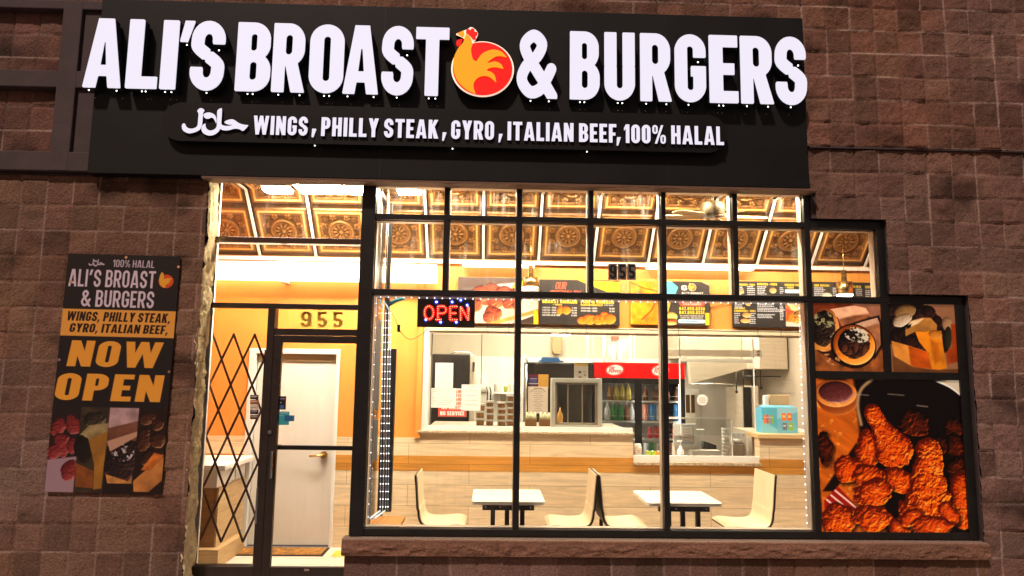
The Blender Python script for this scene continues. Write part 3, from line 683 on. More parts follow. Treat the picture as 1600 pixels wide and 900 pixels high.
for ch, a, b, t_, d in row:
    xa = P(a+.5, (t_+d)/2, YLf).x; xb = P(b-.9, (t_+d)/2, YLf).x
    letter(ch, xa, xb, zb if ch != "'" else P(294, 65, YLf).z, zt, YLf, YB-.02, .19 if ch in 'S&' else .2, m_led, sg)
# hen emblem (round, on its own can)
def epx(pts, Y): return [(P(400+x/3, y/3, Y).x, P(400+x/3, y/3, Y).z) for x, y in pts]
cc = P(400+1062/3, 319/3, YLf)
def circ(r, cx=0, cz=0, n=48): return [(cc.x+cx+r*math.cos(2*math.pi*i/n), cc.z+cz+r*.93*math.sin(2*math.pi*i/n)) for i in range(n)]
head_w = epx([tuple(p) for p in spline_([(1008, 330), (935, 300), (940, 255), (968, 212), (975, 178), (938, 158), (952, 146), (985, 134), (1012, 122), (1040, 150), (1030, 182), (1016, 205), (1040, 250), (1008, 330)], 5)][:-1], YLf)

rt = MB(); rt.loops([circ(.262)], YLf+.02, YB-.01, 0, 1); rt.loops([head_w], YLf+.019, YB-.012, 0, 1)
rt = rt.build('hen_emblem', [m_lwht, m_side], sg)
MB().loops([circ(.248)], YLf+.008, YLf+.018, 0).build('emblem_field', m_lred, rt)
body = [tuple(p) for p in spline_([(985, 158), (1002, 172), (1014, 205), (1008, 232), (1016, 275), (1032, 288)], 5)]+[tuple(p) for p in spline_([(1032, 288), (1062, 250), (1110, 232), (1150, 242), (1176, 268)], 5)]+[tuple(p) for p in spline_([(1176, 268), (1130, 262), (1092, 285), (1084, 296)], 4)]+[tuple(p) for p in spline_([(1084, 296), (1120, 288), (1148, 300), (1160, 322)], 4)]+[tuple(p) for p in spline_([(1160, 322), (1120, 314), (1090, 320), (1080, 330)], 4)]+[tuple(p) for p in spline_([(1080, 330), (1104, 338), (1120, 356), (1126, 386)], 4)]+[tuple(p) for p in spline_([(1126, 386), (1090, 358), (1052, 358), (1026, 378), (1019, 405), (1030, 440)], 4)]+[tuple(p) for p in spline_([(1030, 440), (985, 418), (945, 378), (926, 325), (928, 270), (948, 226), (970, 200), (976, 182), (985, 158)], 5)]
b2 = []
for p in body:
    if not b2 or math.hypot(p[0]-b2[-1][0], p[1]-b2[-1][1]) > .5: b2.append(p)
b2 = b2[:-1]
MB().loops([epx(b2, YLf)], YLf+.000, YLf+.0075, 0).build('hen_body', m_lyel, rt)
comb = [(984, 152), (986, 140), (996, 134), (1004, 142), (1012, 132), (1024, 136), (1024, 148), (1038, 150), (1038, 162), (1028, 168), (1032, 182), (1018, 184), (1008, 172), (996, 160)]
MB().loops([epx(comb, YLf)], YLf-.002, YLf+.016, 0).build('hen_comb', m_lred, rt)
MB().loops([epx([tuple(p) for p in spline_([(968, 182), (946, 186), (938, 200), (944, 214), (960, 204), (968, 182)], 4)][:-1], YLf)], YLf+.001, YLf+.018, 0).build('hen_wattle', m_lred, rt)
MB().prism(epx([(944, 156), (972, 144), (978, 160), (970, 172)], YLf), YLf-.004, YLf+.016).build('hen_beak', m_lyel, rt)
# tagline raceway
x0, _, z0, z1 = PR(252, 158, 1150, 219, -.17); _, x1, za, zb_ = PR(252, 184, 1150, 249, -.17)
z0 = (P(400, 221, -.17).z+P(1100, 240, -.17).z)/2; z1 = (P(300, 158, -.17).z+P(1100, 182, -.17).z)/2
x0 = P(252, 190, -.17).x; x1 = P(1136, 215, -.17).x
rr = (z1-z0)/2
lp = [(x1-rr+rr*math.cos(R_(a)), (z0+z1)/2+rr*math.sin(R_(a))) for a in range(-90, 91, 10)]+[(x0+rr+rr*math.cos(R_(a)), (z0+z1)/2+rr*math.sin(R_(a))) for a in range(90, 271, 10)]
rw = MB().loops([lp], -.17, YB-.001, 0).build('tagline_raceway', m_signbox, sg)
YT = -.19
def tagword(s, px0, px1, pt, pb):
    xm = (px0+px1)/2; a, b = P(px0, (pt+pb)/2, YT).x, P(px1, (pt+pb)/2, YT).x
    mb = MB(); textmb(mb, s, a, b, TZ0, TZ1, YT, -.171, .2, 0, 1, .1, .2); return mb.build('tagline_lettering', [m_led, m_side], rw)
TZ1 = np.mean([P(440, 180.5, YT).z, P(592, 185, YT).z, P(843, 191.5, YT).z, P(1088, 197.5, YT).z]); TZ0 = np.mean([P(440, 209.5, YT).z, P(592, 214.5, YT).z, P(843, 220.5, YT).z, P(1088, 227, YT).z])
for t_ in (('WINGS', 396, 481, 180, 210), ('PHILLY STEAK', 502, 685, 183, 213), ('GYRO', 705, 772, 188, 218), ('ITALIAN BEEF', 793, 963, 191, 223), ('100% HALAL', 975, 1131, 195, 227)): tagword(*t_)
for px in (487, 691, 779, 964):
    y_ = 205+(px-487)*.0275; xx = P(px, y_, YT).x; zz = P(px, y_, YT).z
    MB().prism([(xx, zz-.045), (xx+.012, zz-.045), (xx+.033, zz+.022), (xx+.003, zz+.022)], YT, -.171).build('tagline_comma', m_led, rw)
hm_ = MB()
for l in HALAL: hm_.loops([[(P(276+x/13.333, 160+y/13.333, YT).x, P(276+x/13.333, 160+y/13.333, YT).z) for x, y in closed_spline(l)]], YT, -.171, 0, 1)
hm_.build('halal_script', [m_led, m_side], rw)
k = MB()
for px, py in ((492, 226), (707, 233), (917, 239)): q = P(px, py, -.16); k.sph((q.x, -.16, z0-.012), .0055, 0, 8)
k.build('raceway_weep_light', m_dot, rw, each=True)

# ================================================================== window posters and banner
def poster(name, label, cv, rect, Y, matr=m_attr, thick=.008, cat='poster', group=None, rot=0, backm=None):
    x0, x1, z0, z1 = rect
    t = thing(name, label, cat, ((x0+x1)/2, Y, (z0+z1)/2), group)
    cv.board('print', t, x0, x1, z0, z1, Y-.0006, matr)
    MB().box(x0, x1, Y, Y+thick, z0, z1).build('backing', backm or m_black, t)
    if rot: t.rotation_euler = (0, rot, 0)
    return t
YF = .05                                      # face of the window frames
def chick(c, lst, seed=0):
    for i, (x, y, rx, ry, a, k) in enumerate(lst): c.blob(x, y, rx*1.08, ry*1.08, a, CHD if k else CH, .3, .055, seed+i*3+1, .85, 1.6, .8)
# fried chicken
c = Cv(1278, 592, 1516, 833, 1.15, (196, 100, 22))
c.a *= (.82+.36*fbm(c.X*.018+c.Y*.012, (c.Y-c.X*.6)*.11, 3, 5))[..., None]
c.poly([(1338, 592), (1516, 592), (1516, 833), (1380, 833), (1330, 740), (1345, 690), (1342, 650)], (16, 8, 6), 6)
c.blob(1312, 623, 33, 28, 0, [(80, 28, 8), (150, 70, 22), (205, 120, 48)], .02, .02, 5, .1)
c.blob(1309, 615, 33, 23, 0, [(150, 78, 30), (222, 138, 60), (245, 180, 105)], .01, .02, 6, .08)
c.blob(1309, 614, 27, 17.5, 0, [(52, 18, 16), (104, 46, 42), (200, 146, 136)], .02, .12, 7, .25)
c.line([tuple(p) for p in spline_([(1368, 592), (1349, 610), (1343, 635), (1347, 665)], 8)], 5, (172, 138, 98), 4)
c.poly([(1462, 592), (1516, 592), (1516, 622), (1490, 604)], (205, 190, 165), 2)
c.line([tuple(p) for p in spline_([(1462, 590), (1492, 604), (1516, 624)], 6)], 2.5, (235, 225, 205), 2)

c.poly([(1282, 770), (1338, 694), (1346, 712), (1300, 770)], (30, 12, 6), 3)
c.poly([(1284, 784), (1306, 762), (1338, 796), (1334, 812), (1284, 806)], (160, 28, 18), 1.5)
for i in range(3): c.line([(1288+i*7, 783-i*7), (1316+i*8, 806-i*6)], 3, (232, 196, 172), 1.5)
def zc_(v): return 1276+v[0]/3.66, 590+v[1]/3.66
def pc(x, y, rx, ry, a, k, sd): c.blob(1276+x/3.66, 590+y/3.66, rx/3.2, ry/3.2, a, CHD if k else CH, .30, .075, sd, .95, 1.6, .5)
def dr_(x0, y0, r0_, x1, y1, r1_, k, sd): c.drum(1276+x0/3.66, 590+y0/3.66, r0_/3.5, 1276+x1/3.66, 590+y1/3.66, r1_/3.3, CHD if k else CH, .26, .075, sd, .95, 1.6, .5)
for a_ in ((470, 95, 46, 3), (620, 160, 30, 4), (270, 98, 40, 3)): c.line([(1276+(a_[0]-a_[2])/3.66, 590+a_[1]/3.66), (1276+(a_[0]+a_[2])/3.66, 590+(a_[1]+6)/3.66)], a_[3]/3, (170, 150, 130), 3)
pc(790, 290, 50, 60, 0, 1, 3); pc(560, 265, 80, 70, 0, 1, 5); pc(800, 400, 50, 70, 0, 1, 7); pc(700, 400, 40, 60, 10, 1, 8); pc(800, 530, 55, 75, 0, 1, 9)
pc(40, 410, 44, 80, 0, 1, 11); pc(285, 430, 58, 105, 0, 0, 13); dr_(330, 205, 48, 435, 410, 108, 0, 15); pc(450, 590, 82, 62, 10, 0, 17)
pc(170, 535, 72, 66, 0, 0, 19); pc(285, 570, 78, 62, 0, 0, 21); pc(310, 668, 94, 72, -8, 0, 23); pc(110, 822, 84, 86, 0, 0, 25); pc(300, 815, 100, 68, 5, 0, 27); pc(450, 862, 56, 44, 0, 0, 29)
dr_(815, 610, 55, 815, 780, 78, 0, 31); dr_(640, 430, 76, 620, 740, 148, 0, 33); pc(520, 800, 62, 42, -40, 0, 35); pc(735, 780, 40, 66, -35, 0, 37); pc(640, 845, 110, 50, 0, 0, 39)
c.speckle(.12, .66, (255, 190, 96), 77, np.clip((c.a[..., 0]-150)/60, 0, 1), .55)
c.contrast(1.2, 1.04)
pr = PR(1279, 592.5, 1515, 832.5, YF+.02)
poster('window_poster', 'large window poster of crispy orange fried chicken spilling from a dark pot', c, pr, YF+.02, m_film)
RP = pr
# wraps
def Z2(l): return [(1266+x/6.667, 466+y/6.667) for x, y in l]
def zb2(x, y, rx, ry, a, cols, wob, fs, sd, rough, edge=.8): c.blob(1266+x/6.667, 466+y/6.667, rx/6.667, ry/6.667, a, cols, wob, fs, sd, rough, 1.4, edge)
c = Cv(1271, 472, 1381, 582, 1.7, (132, 60, 26)); c.a *= (.7+.5*c.noise(.05, 2))[..., None]
c.poly(Z2([(430, 40), (760, 40), (760, 240), (640, 180), (600, 90)]), (176, 120, 88), 4, .2, .05, 2)
c.poly(Z2([(30, 520), (250, 560), (760, 540), (760, 780), (30, 780)]), (150, 88, 42), 3, .45, .07, 3)
c.poly(Z2([(30, 540), (260, 560), (420, 700), (330, 720), (200, 640)]), (52, 26, 14), 5, .4, .07, 4)
c.poly(Z2([(40, 170), (180, 112), (480, 60), (600, 88), (645, 165), (560, 235), (340, 295), (290, 190)]), (222, 172, 134), 2, .3, .06, 5)
c.poly(Z2([(300, 215), (470, 170), (640, 150), (640, 185), (520, 250), (340, 295)]), (146, 92, 58), 6, .45, .08, 6)
zb2(150, 330, 150, 235, 8, [(140, 74, 28), (230, 160, 90), (250, 200, 140)], .03, .03, 7, .1); zb2(130, 320, 130, 205, 8, [(8, 5, 4), (34, 20, 14), (104, 76, 50)], .12, .12, 8, .9, .9)
c.speckle(.15, .5, (168, 160, 112), 9, c.ellm(1266+150/6.667, 466+220/6.667, 17, 13, 10), .95); c.speckle(.3, .56, (40, 26, 16), 10, c.ellm(1266+150/6.667, 466+220/6.667, 18, 14, 10), .8); c.speckle(.1, .6, (216, 200, 180), 11, c.ellm(1266+190/6.667, 466+340/6.667, 9, 15, 30), .9)
c.poly(Z2([(30, 480), (170, 530), (250, 400), (270, 330), (240, 470), (180, 560), (30, 545)]), (206, 138, 62), 1.6, .2, .08, 12)
c.poly(Z2([(300, 350), (370, 280), (560, 215), (740, 165), (760, 240), (760, 500), (670, 640)]), (30, 14, 8), 5)
c.poly(Z2([(380, 300), (560, 235), (720, 190), (740, 240), (740, 480), (660, 600), (560, 330)]), (226, 178, 142), 2, .3, .06, 13); c.poly(Z2([(560, 300), (740, 250), (740, 480), (680, 580), (640, 400)]), (158, 104, 68), 6, .4, .07, 14)
zb2(448, 502, 244, 236, 10, [(24, 10, 4), (30, 14, 6), (40, 18, 8)], .025, .03, 15, .1)
zb2(456, 490, 224, 212, 10, [(150, 72, 14), (240, 152, 52), (255, 200, 112)], .025, .03, 15, .08, .85); zb2(452, 474, 172, 158, 10, [(8, 4, 3), (38, 18, 12), (116, 74, 48)], .08, .10, 16, .9, .9)
for x, y, rx, ry, a in ((470, 500, 26, 70, 5), (560, 530, 24, 62, 20), (350, 520, 34, 46, 0), (400, 560, 30, 40, 30)): zb2(x, y, rx, ry, a, [(30, 10, 6), (104, 58, 36), (176, 116, 80)], .15, .1, 17+x, .5)
c.speckle(.13, .47, (222, 208, 178), 18, c.ellm(1266+490/6.667, 466+380/6.667, 21, 12, 12), .95); c.speckle(.26, .56, (46, 34, 22), 19, c.ellm(1266+490/6.667, 466+380/6.667, 22, 13, 12), .85)
c.speckle(.2, .6, (204, 150, 96), 20, c.ellm(1266+250/6.667, 466+660/6.667, 24, 8, 20), .9)
c.contrast()
pr = PR(1272.5, 474, 1379, 580.5, YF+.02)
poster('window_poster', 'window poster of two meat and lettuce wraps on a wooden board', c, pr, YF+.02, m_film)
# sandwich
c = Cv(1390, 472, 1499, 583, 1.7, (150, 104, 74)); c.a *= (.85+.3*c.noise(.03, 2))[..., None]
c.poly(Z2([(800, 40), (1180, 40), (1330, 150), (1420, 280), (1440, 560), (1200, 600), (800, 470)]), (34, 16, 12), 4)
for i, (x, y, r) in enumerate([(840, 120, 70), (850, 300, 80), (900, 400, 90), (960, 380, 70), (1150, 140, 80), (1250, 130, 80), (1350, 230, 60), (1080, 400, 90), (1130, 470, 100), (1020, 440, 80)]): zb2(x, y, r, r*.8, i*40, [(8, 3, 2), (50, 24, 18), (112, 66, 46)], .22, .09, 20+i, .9, .7)
zb2(1000, 130, 120, 70, -20, [(84, 58, 26), (160, 122, 74), (206, 176, 128)], .15, .06, 31, .4); zb2(960, 225, 110, 62, -25, [(120, 92, 64), (206, 178, 146), (244, 230, 210)], .2, .07, 32, .5)
c.poly(Z2([(990, 330), (1050, 230), (1180, 195), (1270, 195), (1335, 270), (1325, 345), (1100, 345), (990, 400)]), (176, 122, 58), 2.5, .3, .05, 33); c.poly(Z2([(1000, 310), (1060, 235), (1200, 200), (1130, 260), (1040, 300)]), (222, 194, 150), 3, .2, .06, 34); c.poly(Z2([(1000, 290), (1060, 262), (1050, 300), (1010, 320)]), (20, 12, 8), 2)
zb2(1440, 260, 55, 80, 0, [(110, 78, 50), (178, 138, 100), (220, 188, 150)], .1, .05, 35, .3); zb2(1440, 410, 42, 120, 6, [(16, 16, 8), (52, 48, 24), (98, 88, 52)], .1, .06, 36, .4); c.poly(Z2([(1480, 260), (1530, 260), (1535, 660), (1420, 690), (1412, 560), (1480, 500)]), (166, 70, 14), 4, .3, .04, 37)
c.poly(Z2([(836, 448), (1010, 495), (1215, 560), (1255, 740), (1120, 735), (1030, 712), (860, 610)]), (206, 138, 58), 2, .25, .05, 38); c.poly(Z2([(1015, 500), (1215, 560), (1255, 740), (1120, 735), (1030, 712)]), (186, 88, 14), 5, .3, .05, 39)
c.poly(Z2([(840, 610), (1040, 720), (1250, 750), (1540, 740), (1540, 790), (840, 790)]), (112, 70, 34), 4, .2, .05, 40)
c.poly(Z2([(1095, 345), (1200, 345), (1290, 330), (1375, 335), (1385, 500), (1412, 730), (1330, 750), (1250, 742), (1222, 575), (1130, 455)]), (212, 132, 26), 2.5, .22, .04, 41); c.poly(Z2([(1250, 420), (1330, 470), (1340, 640), (1290, 690), (1260, 560)]), (184, 104, 16), 8, .2, .05, 42); zb2(1310, 372, 72, 46, 8, [(140, 80, 18), (206, 136, 48), (236, 178, 92)], .05, .05, 43, .15)
c.contrast()
pr = PR(1391, 474, 1497.5, 582, YF+.02)
poster('window_poster', 'window poster of a steak sandwich dripping with yellow cheese', c, pr, YF+.02, m_film)
# banner left of the door
c = Cv(108, 397, 281, 771, 1.7, (34, 30, 30))
c.rect(108, 486, 281, 529, (236, 172, 80))
def ctext(t, cx, w_, y0, y1, col, T=.19, sl=0): c.text(t, cx-w_/2, y0, cx+w_/2, y1, col, T, slant=sl)
for l in HALAL: c.poly([(140.5+(x-108)/55, 405+(y-118)/48) for x, y in closed_spline(l)], (205, 190, 200), 1.1)
ctext('100% HALAL', 210, 64, 405, 417, (205, 190, 200), .15)
ctext("ALI'S BROAST", 179, 133, 422, 450, (222, 206, 216), .16); ctext('& BURGERS', 190, 112, 455, 482, (222, 206, 216), .16)
rooster(c, 262, 438, 11.5)
ctext('WINGS, PHILLY STEAK,', 194, 158, 490, 505, (40, 22, 12), .2, .12); ctext('GYRO, ITALIAN BEEF,', 196, 150, 509, 523, (40, 22, 12), .2, .12)
ctext('NOW', 192, 140, 536, 577, (242, 172, 66), .21, .12); ctext('OPEN', 188, 160, 588, 630, (242, 172, 66), .21, .1)
x4 = [108, 151, 194, 238, 281]
c.rect(108, 640, 281, 771, (44, 30, 28))
keep = c.a.copy()
c.rect(108, 640, 151, 771, (40, 30, 30)); c.poly([(108, 722), (151, 716), (151, 771), (108, 771)], (168, 140, 148), 3)
for i, (x, y, rx, ry, a) in enumerate([(120, 672, 11, 14, 20), (141, 668, 10, 16, -30), (128, 698, 13, 20, -20), (116, 710, 10, 12, 10), (143, 700, 9, 14, 0), (142, 738, 12, 17, 10)]): c.blob(x, y, rx, ry, a, [(66, 14, 16), (146, 52, 52), (208, 128, 122)], .3, .09, 50+i, .8)
c.poly([(151, 640), (194, 640), (194, 771), (151, 771)], (64, 52, 38), 1, .4, .05, 60)
c.blob(172, 660, 18, 14, 0, [(20, 16, 12), (60, 50, 36), (170, 160, 130)], .3, .1, 61, .8)
c.poly([(151, 685), (165, 668), (194, 664), (194, 700), (170, 712), (158, 694)], (150, 134, 92), 2.5, .3, .07, 62); c.blob(160, 704, 14, 22, -20, [(12, 8, 6), (30, 20, 16), (70, 48, 36)], .2, .08, 63, .6)
c.poly([(166, 690), (194, 676), (192, 764), (180, 766), (178, 728)], (168, 120, 50), 2.5, .2, .05, 64); c.poly([(151, 726), (178, 738), (179, 764), (153, 762)], (150, 88, 40), 2, .3, .06, 65)
c.poly([(194, 640), (238, 640), (238, 771), (194, 771)], (36, 24, 24), 1); c.poly([(194, 640), (238, 640), (238, 668), (194, 672)], (182, 152, 150), 3, .25, .06, 66); c.poly([(194, 672), (238, 660), (238, 690), (194, 700)], (118, 76, 58), 3, .3, .07, 67)
c.blob(218, 722, 24, 34, 15, [(14, 9, 9), (40, 26, 26), (96, 64, 58)], .15, .1, 68, .8); c.speckle(.17, .55, (214, 206, 204), 69, c.ellm(218, 706, 18, 17, 10), .9); c.poly([(194, 692), (238, 676), (238, 684), (200, 708)], (198, 156, 130), 2); c.poly([(196, 742), (230, 752), (236, 742), (236, 756), (200, 756)], (196, 138, 76), 2, .3, .1, 70)
c.poly([(238, 640), (281, 640), (281, 771), (238, 771)], (40, 24, 18), 1)
for i, (x, y, rx, ry, a) in enumerate([(250, 655, 12, 10, 0), (268, 664, 9, 10, 20), (248, 690, 10, 18, 10), (270, 690, 12, 12, 40), (262, 715, 16, 12, -30)]): c.blob(x, y, rx, ry, a, [(24, 12, 8), (78, 42, 26), (200, 150, 110)], .3, .09, 72+i, .7)
c.poly([(238, 752), (260, 730), (281, 714), (281, 750), (262, 768), (240, 768)], (198, 134, 72), 2.5, .25, .05, 79); c.poly([(248, 735), (266, 708), (281, 712), (262, 735)], (206, 120, 50), 2, .3, .1, 80)
c.contrast(1.12, 1.06)
bz = (np.mean([P(108, 396, -.02).z, P(283, 401, -.02).z]), np.mean([P(69, 771, -.02).z, P(252, 770, -.02).z])); bxx = (P(88, 584, -.02).x, P(267, 586, -.02).x)
bn = poster('wall_banner', 'tall black and yellow NOW OPEN banner with four food pictures on the block wall', c, (bxx[0], bxx[1], bz[1], bz[0]), -.022, m_attr, .006, 'banner', rot=R_(.6))
k = MB()
for px, py in ((195, 402), (277, 416), (109, 440), (92, 563), (264, 580)):
    q = P(px, py, -.026); q = q-Vector(bn.location); k.v and None
    k.cyl((q.x, -.003, q.z), (q.x, -.0008, q.z), .011, m=0, n=14)
for g in k.build('grommet', m_chrome, bn, each=True):
    for v in g.data.vertices: v.co += Vector(bn.location)
# ================================================================== storefront window
ztop = P(900, 292, YF).z-.012
sw = thing('storefront_window', 'wide stepped storefront window in black frames under the shop sign', 'window', (1.2, YF, .455))
mb = MB(); fd = .14
def vbar(x0, x1, z0, z1, dy=0): mb.box(x0, x1, YF+dy, YF+fd, z0, z1)
mb.box(-1.113, -.997, YF-.004, .36, .452, ztop)                                    # corner post
t1a, t1b, t2a, t2b, zbr = 3.033, 3.081, 2.396, 2.441, .51
xi7, xo7 = P(1372, 400, YF).x, P(1385, 400, YF).x
xi8, xo8 = P(1497, 541, YF).x, 4.02
ms = [-.397, .219, .83, 1.45, 2.067]; hw = .021
for m_x in ms:
    vbar(m_x-hw, m_x+hw, t1b, ztop); vbar(m_x-hw, m_x+hw, t2b, t1a)
for m_x in (.219, 1.45): vbar(m_x-hw-.002, m_x+hw+.002, zbr, t2a)
xa, xb = 2.664, 2.712
vbar(xa, xb, t2b, ztop); vbar(xa+.0, xb+.002, zbr, t2a)
mb.box(xb, 2.745, YF+.002, YF+fd, t1b+.03, ztop)                                   # frame edge beside the upper step
mb.box(-.997, xa, YF+.002, YF+fd, t1a, t1b); mb.box(xa, xb, YF+.0015, YF+fd, t1a, t1b)
zs7 = P(1320, 357.7, YF).z
mb.box(xb, xo7, YF+.002, YF+fd, zs7, 3.1); mb.box(xi7, xo7, YF, YF+fd, t2b, zs7)
mb.box(-.997, xo7, YF+.002, YF+fd, t2a, t2b)
zs8 = P(1440, 475, YF).z
mb.box(xo7, xo8, YF+.002, YF+fd, zs8, 2.458); mb.box(xb, xo7, YF+.003, YF+fd, P(1320, 474, YF).z, t2a)
mb.box(xi8, xo8, YF, YF+fd, zbr-.055, zs8)
xm0, xm1 = P(1380, 530, YF).x, P(1391, 530, YF).x; zp0, zp1 = P(1400, 593, YF).z, P(1400, 581, YF).z
mb.box(xm0, xm1, YF, YF+fd, zp1, zs8); mb.box(xb+.002, xi8, YF+.002, YF+fd, zp0, zp1)
mb.box(-.997, xi8, YF+.002, YF+fd, .455, zbr)
mb.build('window_frame', m_frame, sw, bevel=.003, seg=1)
m_bead = mat('glazing_bead', (.52, .44, .36), .4, metal=.4, var=.1)
panes = []
xs1 = [-.997]+ms+[xa+hw]
def cells(zl_, zh_, xs):
    for a, b in zip(xs[:-1], xs[1:]): panes.append((a+(hw if a != -.997 else 0), b-hw, zl_, zh_))
cells(t1b, ztop, xs1); cells(t2b, t1a, xs1); panes.append((xb, xi7, t2b, zs7))
cells(zbr, t2a, [-.997, .219, 1.45, xa+hw])
bd = MB()
for (a, b, c_, d) in panes:
    MB().box(a+.001, b-.001, YF+.045, YF+.051, c_+.001, d-.001).build('window_pane', m_glassd if c_ > 2.4 else m_glass, sw)
    q = .007
    bd.box(a, a+q, YF+.052, YF+.13, c_, d).box(b-q, b, YF+.052, YF+.13, c_, d).box(a+q, b-q, YF+.053, YF+.13, c_, c_+q).box(a+q, b-q, YF+.053, YF+.13, d-q, d)
bd.build('glazing_bead', m_bead, sw)

# ================================================================== entrance
YD = .20
en = thing('shop_entrance', 'black framed glass door with sidelight and transoms beside the left block wall', 'door', (-1.7, YD, .04))
def EX(px, py): return P(px, py, YD).x
def EZ(px, py): return P(px, py, YD).z
xl = XL-.12; xr_ = -1.113
zt0, zt1_ = EZ(450, 380), EZ(450, 371); zu0, zu1 = EZ(400, 481), EZ(400, 473.5); zh0, zh1, zh2 = EZ(500, 536), EZ(500, 525), EZ(500, 514)
zc = EZ(450, 886); xm_a, xm_b, xm_c = EX(413, 590), EX(424.5, 590), EX(438, 590)
fr = MB()
fr.box(xl, xl+.05, YD, YD+.1, .03, 3.434); fr.box(xm_a, xm_b, YD, YD+.1, .03, zu0)
fr.box(xl+.05, xr_, YD+.002, YD+.1, zu0, zu1)
fr.box(xm_b, xr_, YD+.002, YD+.1, zh1+.006, zh2+.0)
fr.box(xl+.05, xm_a, YD+.002, YD+.1, .03, zc); fr.box(xl+.05, xr_, YD+.002, YD+.1, 3.415, 3.434)
fr.build('door_frame', m_framed, en, bevel=.003, seg=1)
MB().box(xl+.05, xr_, YD+.004, YD+.09, zt0, zt1_).build('transom_bar', mat('glassy_bronze', (.10, .07, .055), .25, metal=.5), en, bevel=.003)
MB().box(xr_-.004, xr_+.0, YD-.1, YD+.1, zc, 3.43).build('side_channel', m_framed, en)
for (a, b, c_, d) in ((xl+.05, xr_, zt1_, 3.415), (xl+.05, xr_, zu1, zt0), (xl+.05, xm_a, zc, zu0), (xm_b, xr_, zh2, zu0)):
    MB().box(a, b-.004, YD+.05, YD+.056, c_, d).build('window_pane', m_glass, en)
dl = MB(); xd1 = xr_-.006
dl.box(xm_b+.004, xm_c, YD-.012, YD+.035, .05, zh1); dl.box(xm_c, xd1, YD-.010, YD+.033, zh0, zh1); dl.box(xm_c, xd1, YD-.010, YD+.033, .05, zc); dl.box(xd1-.02, xd1, YD-.012, YD+.035, zc, zh0)
dl = dl.build('glass_door', m_framed, en, bevel=.003, seg=1)
MB().box(xm_c, xd1-.02, YD+.008, YD+.014, zc, zh0).build('door_pane', m_glass, dl)
zb0 = EZ(490, 704); MB().box(xm_c-.02, xd1, YD+.036, YD+.062, zb0, zb0+.036).box(xm_c-.085, xm_c+.02, YD+.063, YD+.067, zb0+.026, zb0+.04).build('push_bar', m_black, dl, bevel=.004)
hx = EX(427, 725)
h = MB(); h.box(hx-.008, hx+.008, YD-.06, YD-.045, EZ(428, 746), EZ(428, 704)); h.box(hx-.006, hx+.006, YD-.045, YD-.012, EZ(428, 744), EZ(428, 740)).box(hx-.006, hx+.006, YD-.045, YD-.012, EZ(428, 710), EZ(428, 706))
h.build('pull_handle', m_chrome, dl, bevel=.002)
h2 = MB(); hx2 = EX(394.5, 805); h2.box(hx2-.014, hx2+.014, YD+.101, YD+.13, EZ(394, 823), EZ(394, 765)); h2.build('floor_bolt', m_chrome, en, bevel=.003)
q = P(422, 675, YD-.012); MB().cyl((q.x, q.y-.012, q.z), (q.x, q.y, q.z), .017, n=20).cyl((q.x, q.y-.015, q.z), (q.x, q.y-.012, q.z), .008, n=12).build('lock_cylinder', m_chrome, dl)
MB().box(EX(480, 890)-.02, EX(480, 890)+.02, YD-.016, YD-.012, EZ(483, 891.5), EZ(483, 888)).build('threshold_tab', m_chrome, dl)
# gold 955 over the door
gx0, gx1 = P(470, 500, YD+.045).x, P(536, 500, YD+.045).x
k = MB(); textmb(k, '955', gx0, gx1, P(500, 511, YD).z, P(500, 486.5, YD).z, YD+.040, YD+.049, .17, 0, gap=.24)
tag(k.build('house_number', m_gold), 'gold 955 numerals on the transom glass over the shop door', 'number')
# stickers on the door and the sidelight
def sticker(name, label, px, Y, c, matr=None, cat='sticker', group=None, th=.0012):
    x0, x1, z0, z1 = PR(*px, Y)
    cv = c if isinstance(c, Cv) else None
    if cv: return poster(name, label, cv, (x0, x1, z0, z1), Y-th, matr or m_attr, th, cat, group, backm=m_paper)
    return tag(MB().box(x0, x1, Y-th, Y, z0, z1).build(name, c), label, cat, group)
yg = YD+.008
c = Cv(434, 619, 447, 640, 2.2, (30, 28, 38)); c.rect(436, 622, 445, 624, (150, 140, 150)); c.rect(437, 633, 444, 639, (70, 110, 160)); c.rect(438, 628, 440, 630, (200, 190, 190))
sticker('sticker', 'small dark sticker on the glass door above the teal notice', (433.5, 619, 447, 640), yg, c)
c = Cv(433, 642, 453, 664, 2, (64, 172, 184)); c.rect(434, 644, 450, 645, (190, 220, 215)); c.rect(434, 648, 442, 649, (180, 215, 215))
sticker('sticker', 'square teal notice stuck on the glass door', (434, 643, 452, 664), yg, c)
sticker('sticker', 'small blue card overlapping the teal notice on the door', (444.5, 649, 460, 658), yg-.002, mat('blue_card', (.03, .16, .34), .4))
for i, (a, b, colr, nm) in enumerate(((617, 624, (44, 38, 34), 'top dark'), (625, 632, (160, 90, 46), 'orange'), (633, 639, (190, 170, 150), 'pale'), (640, 647, (40, 36, 60), 'dark blue'), (648, 655, (90, 76, 56), 'lowest brown'))):
    c = Cv(391, a, 404, b, 2.5, colr); c.rect(392.5, a+1.5, 402, a+2.6, (210, 200, 190)); c.rect(393, a+3.6, 400, a+4.4, (150, 140, 130))
    sticker('sticker', f'{nm} payment sticker in the column on the sidelight glass', (391, a, 404, b), YD+.05, c, group='payment stickers on the sidelight')
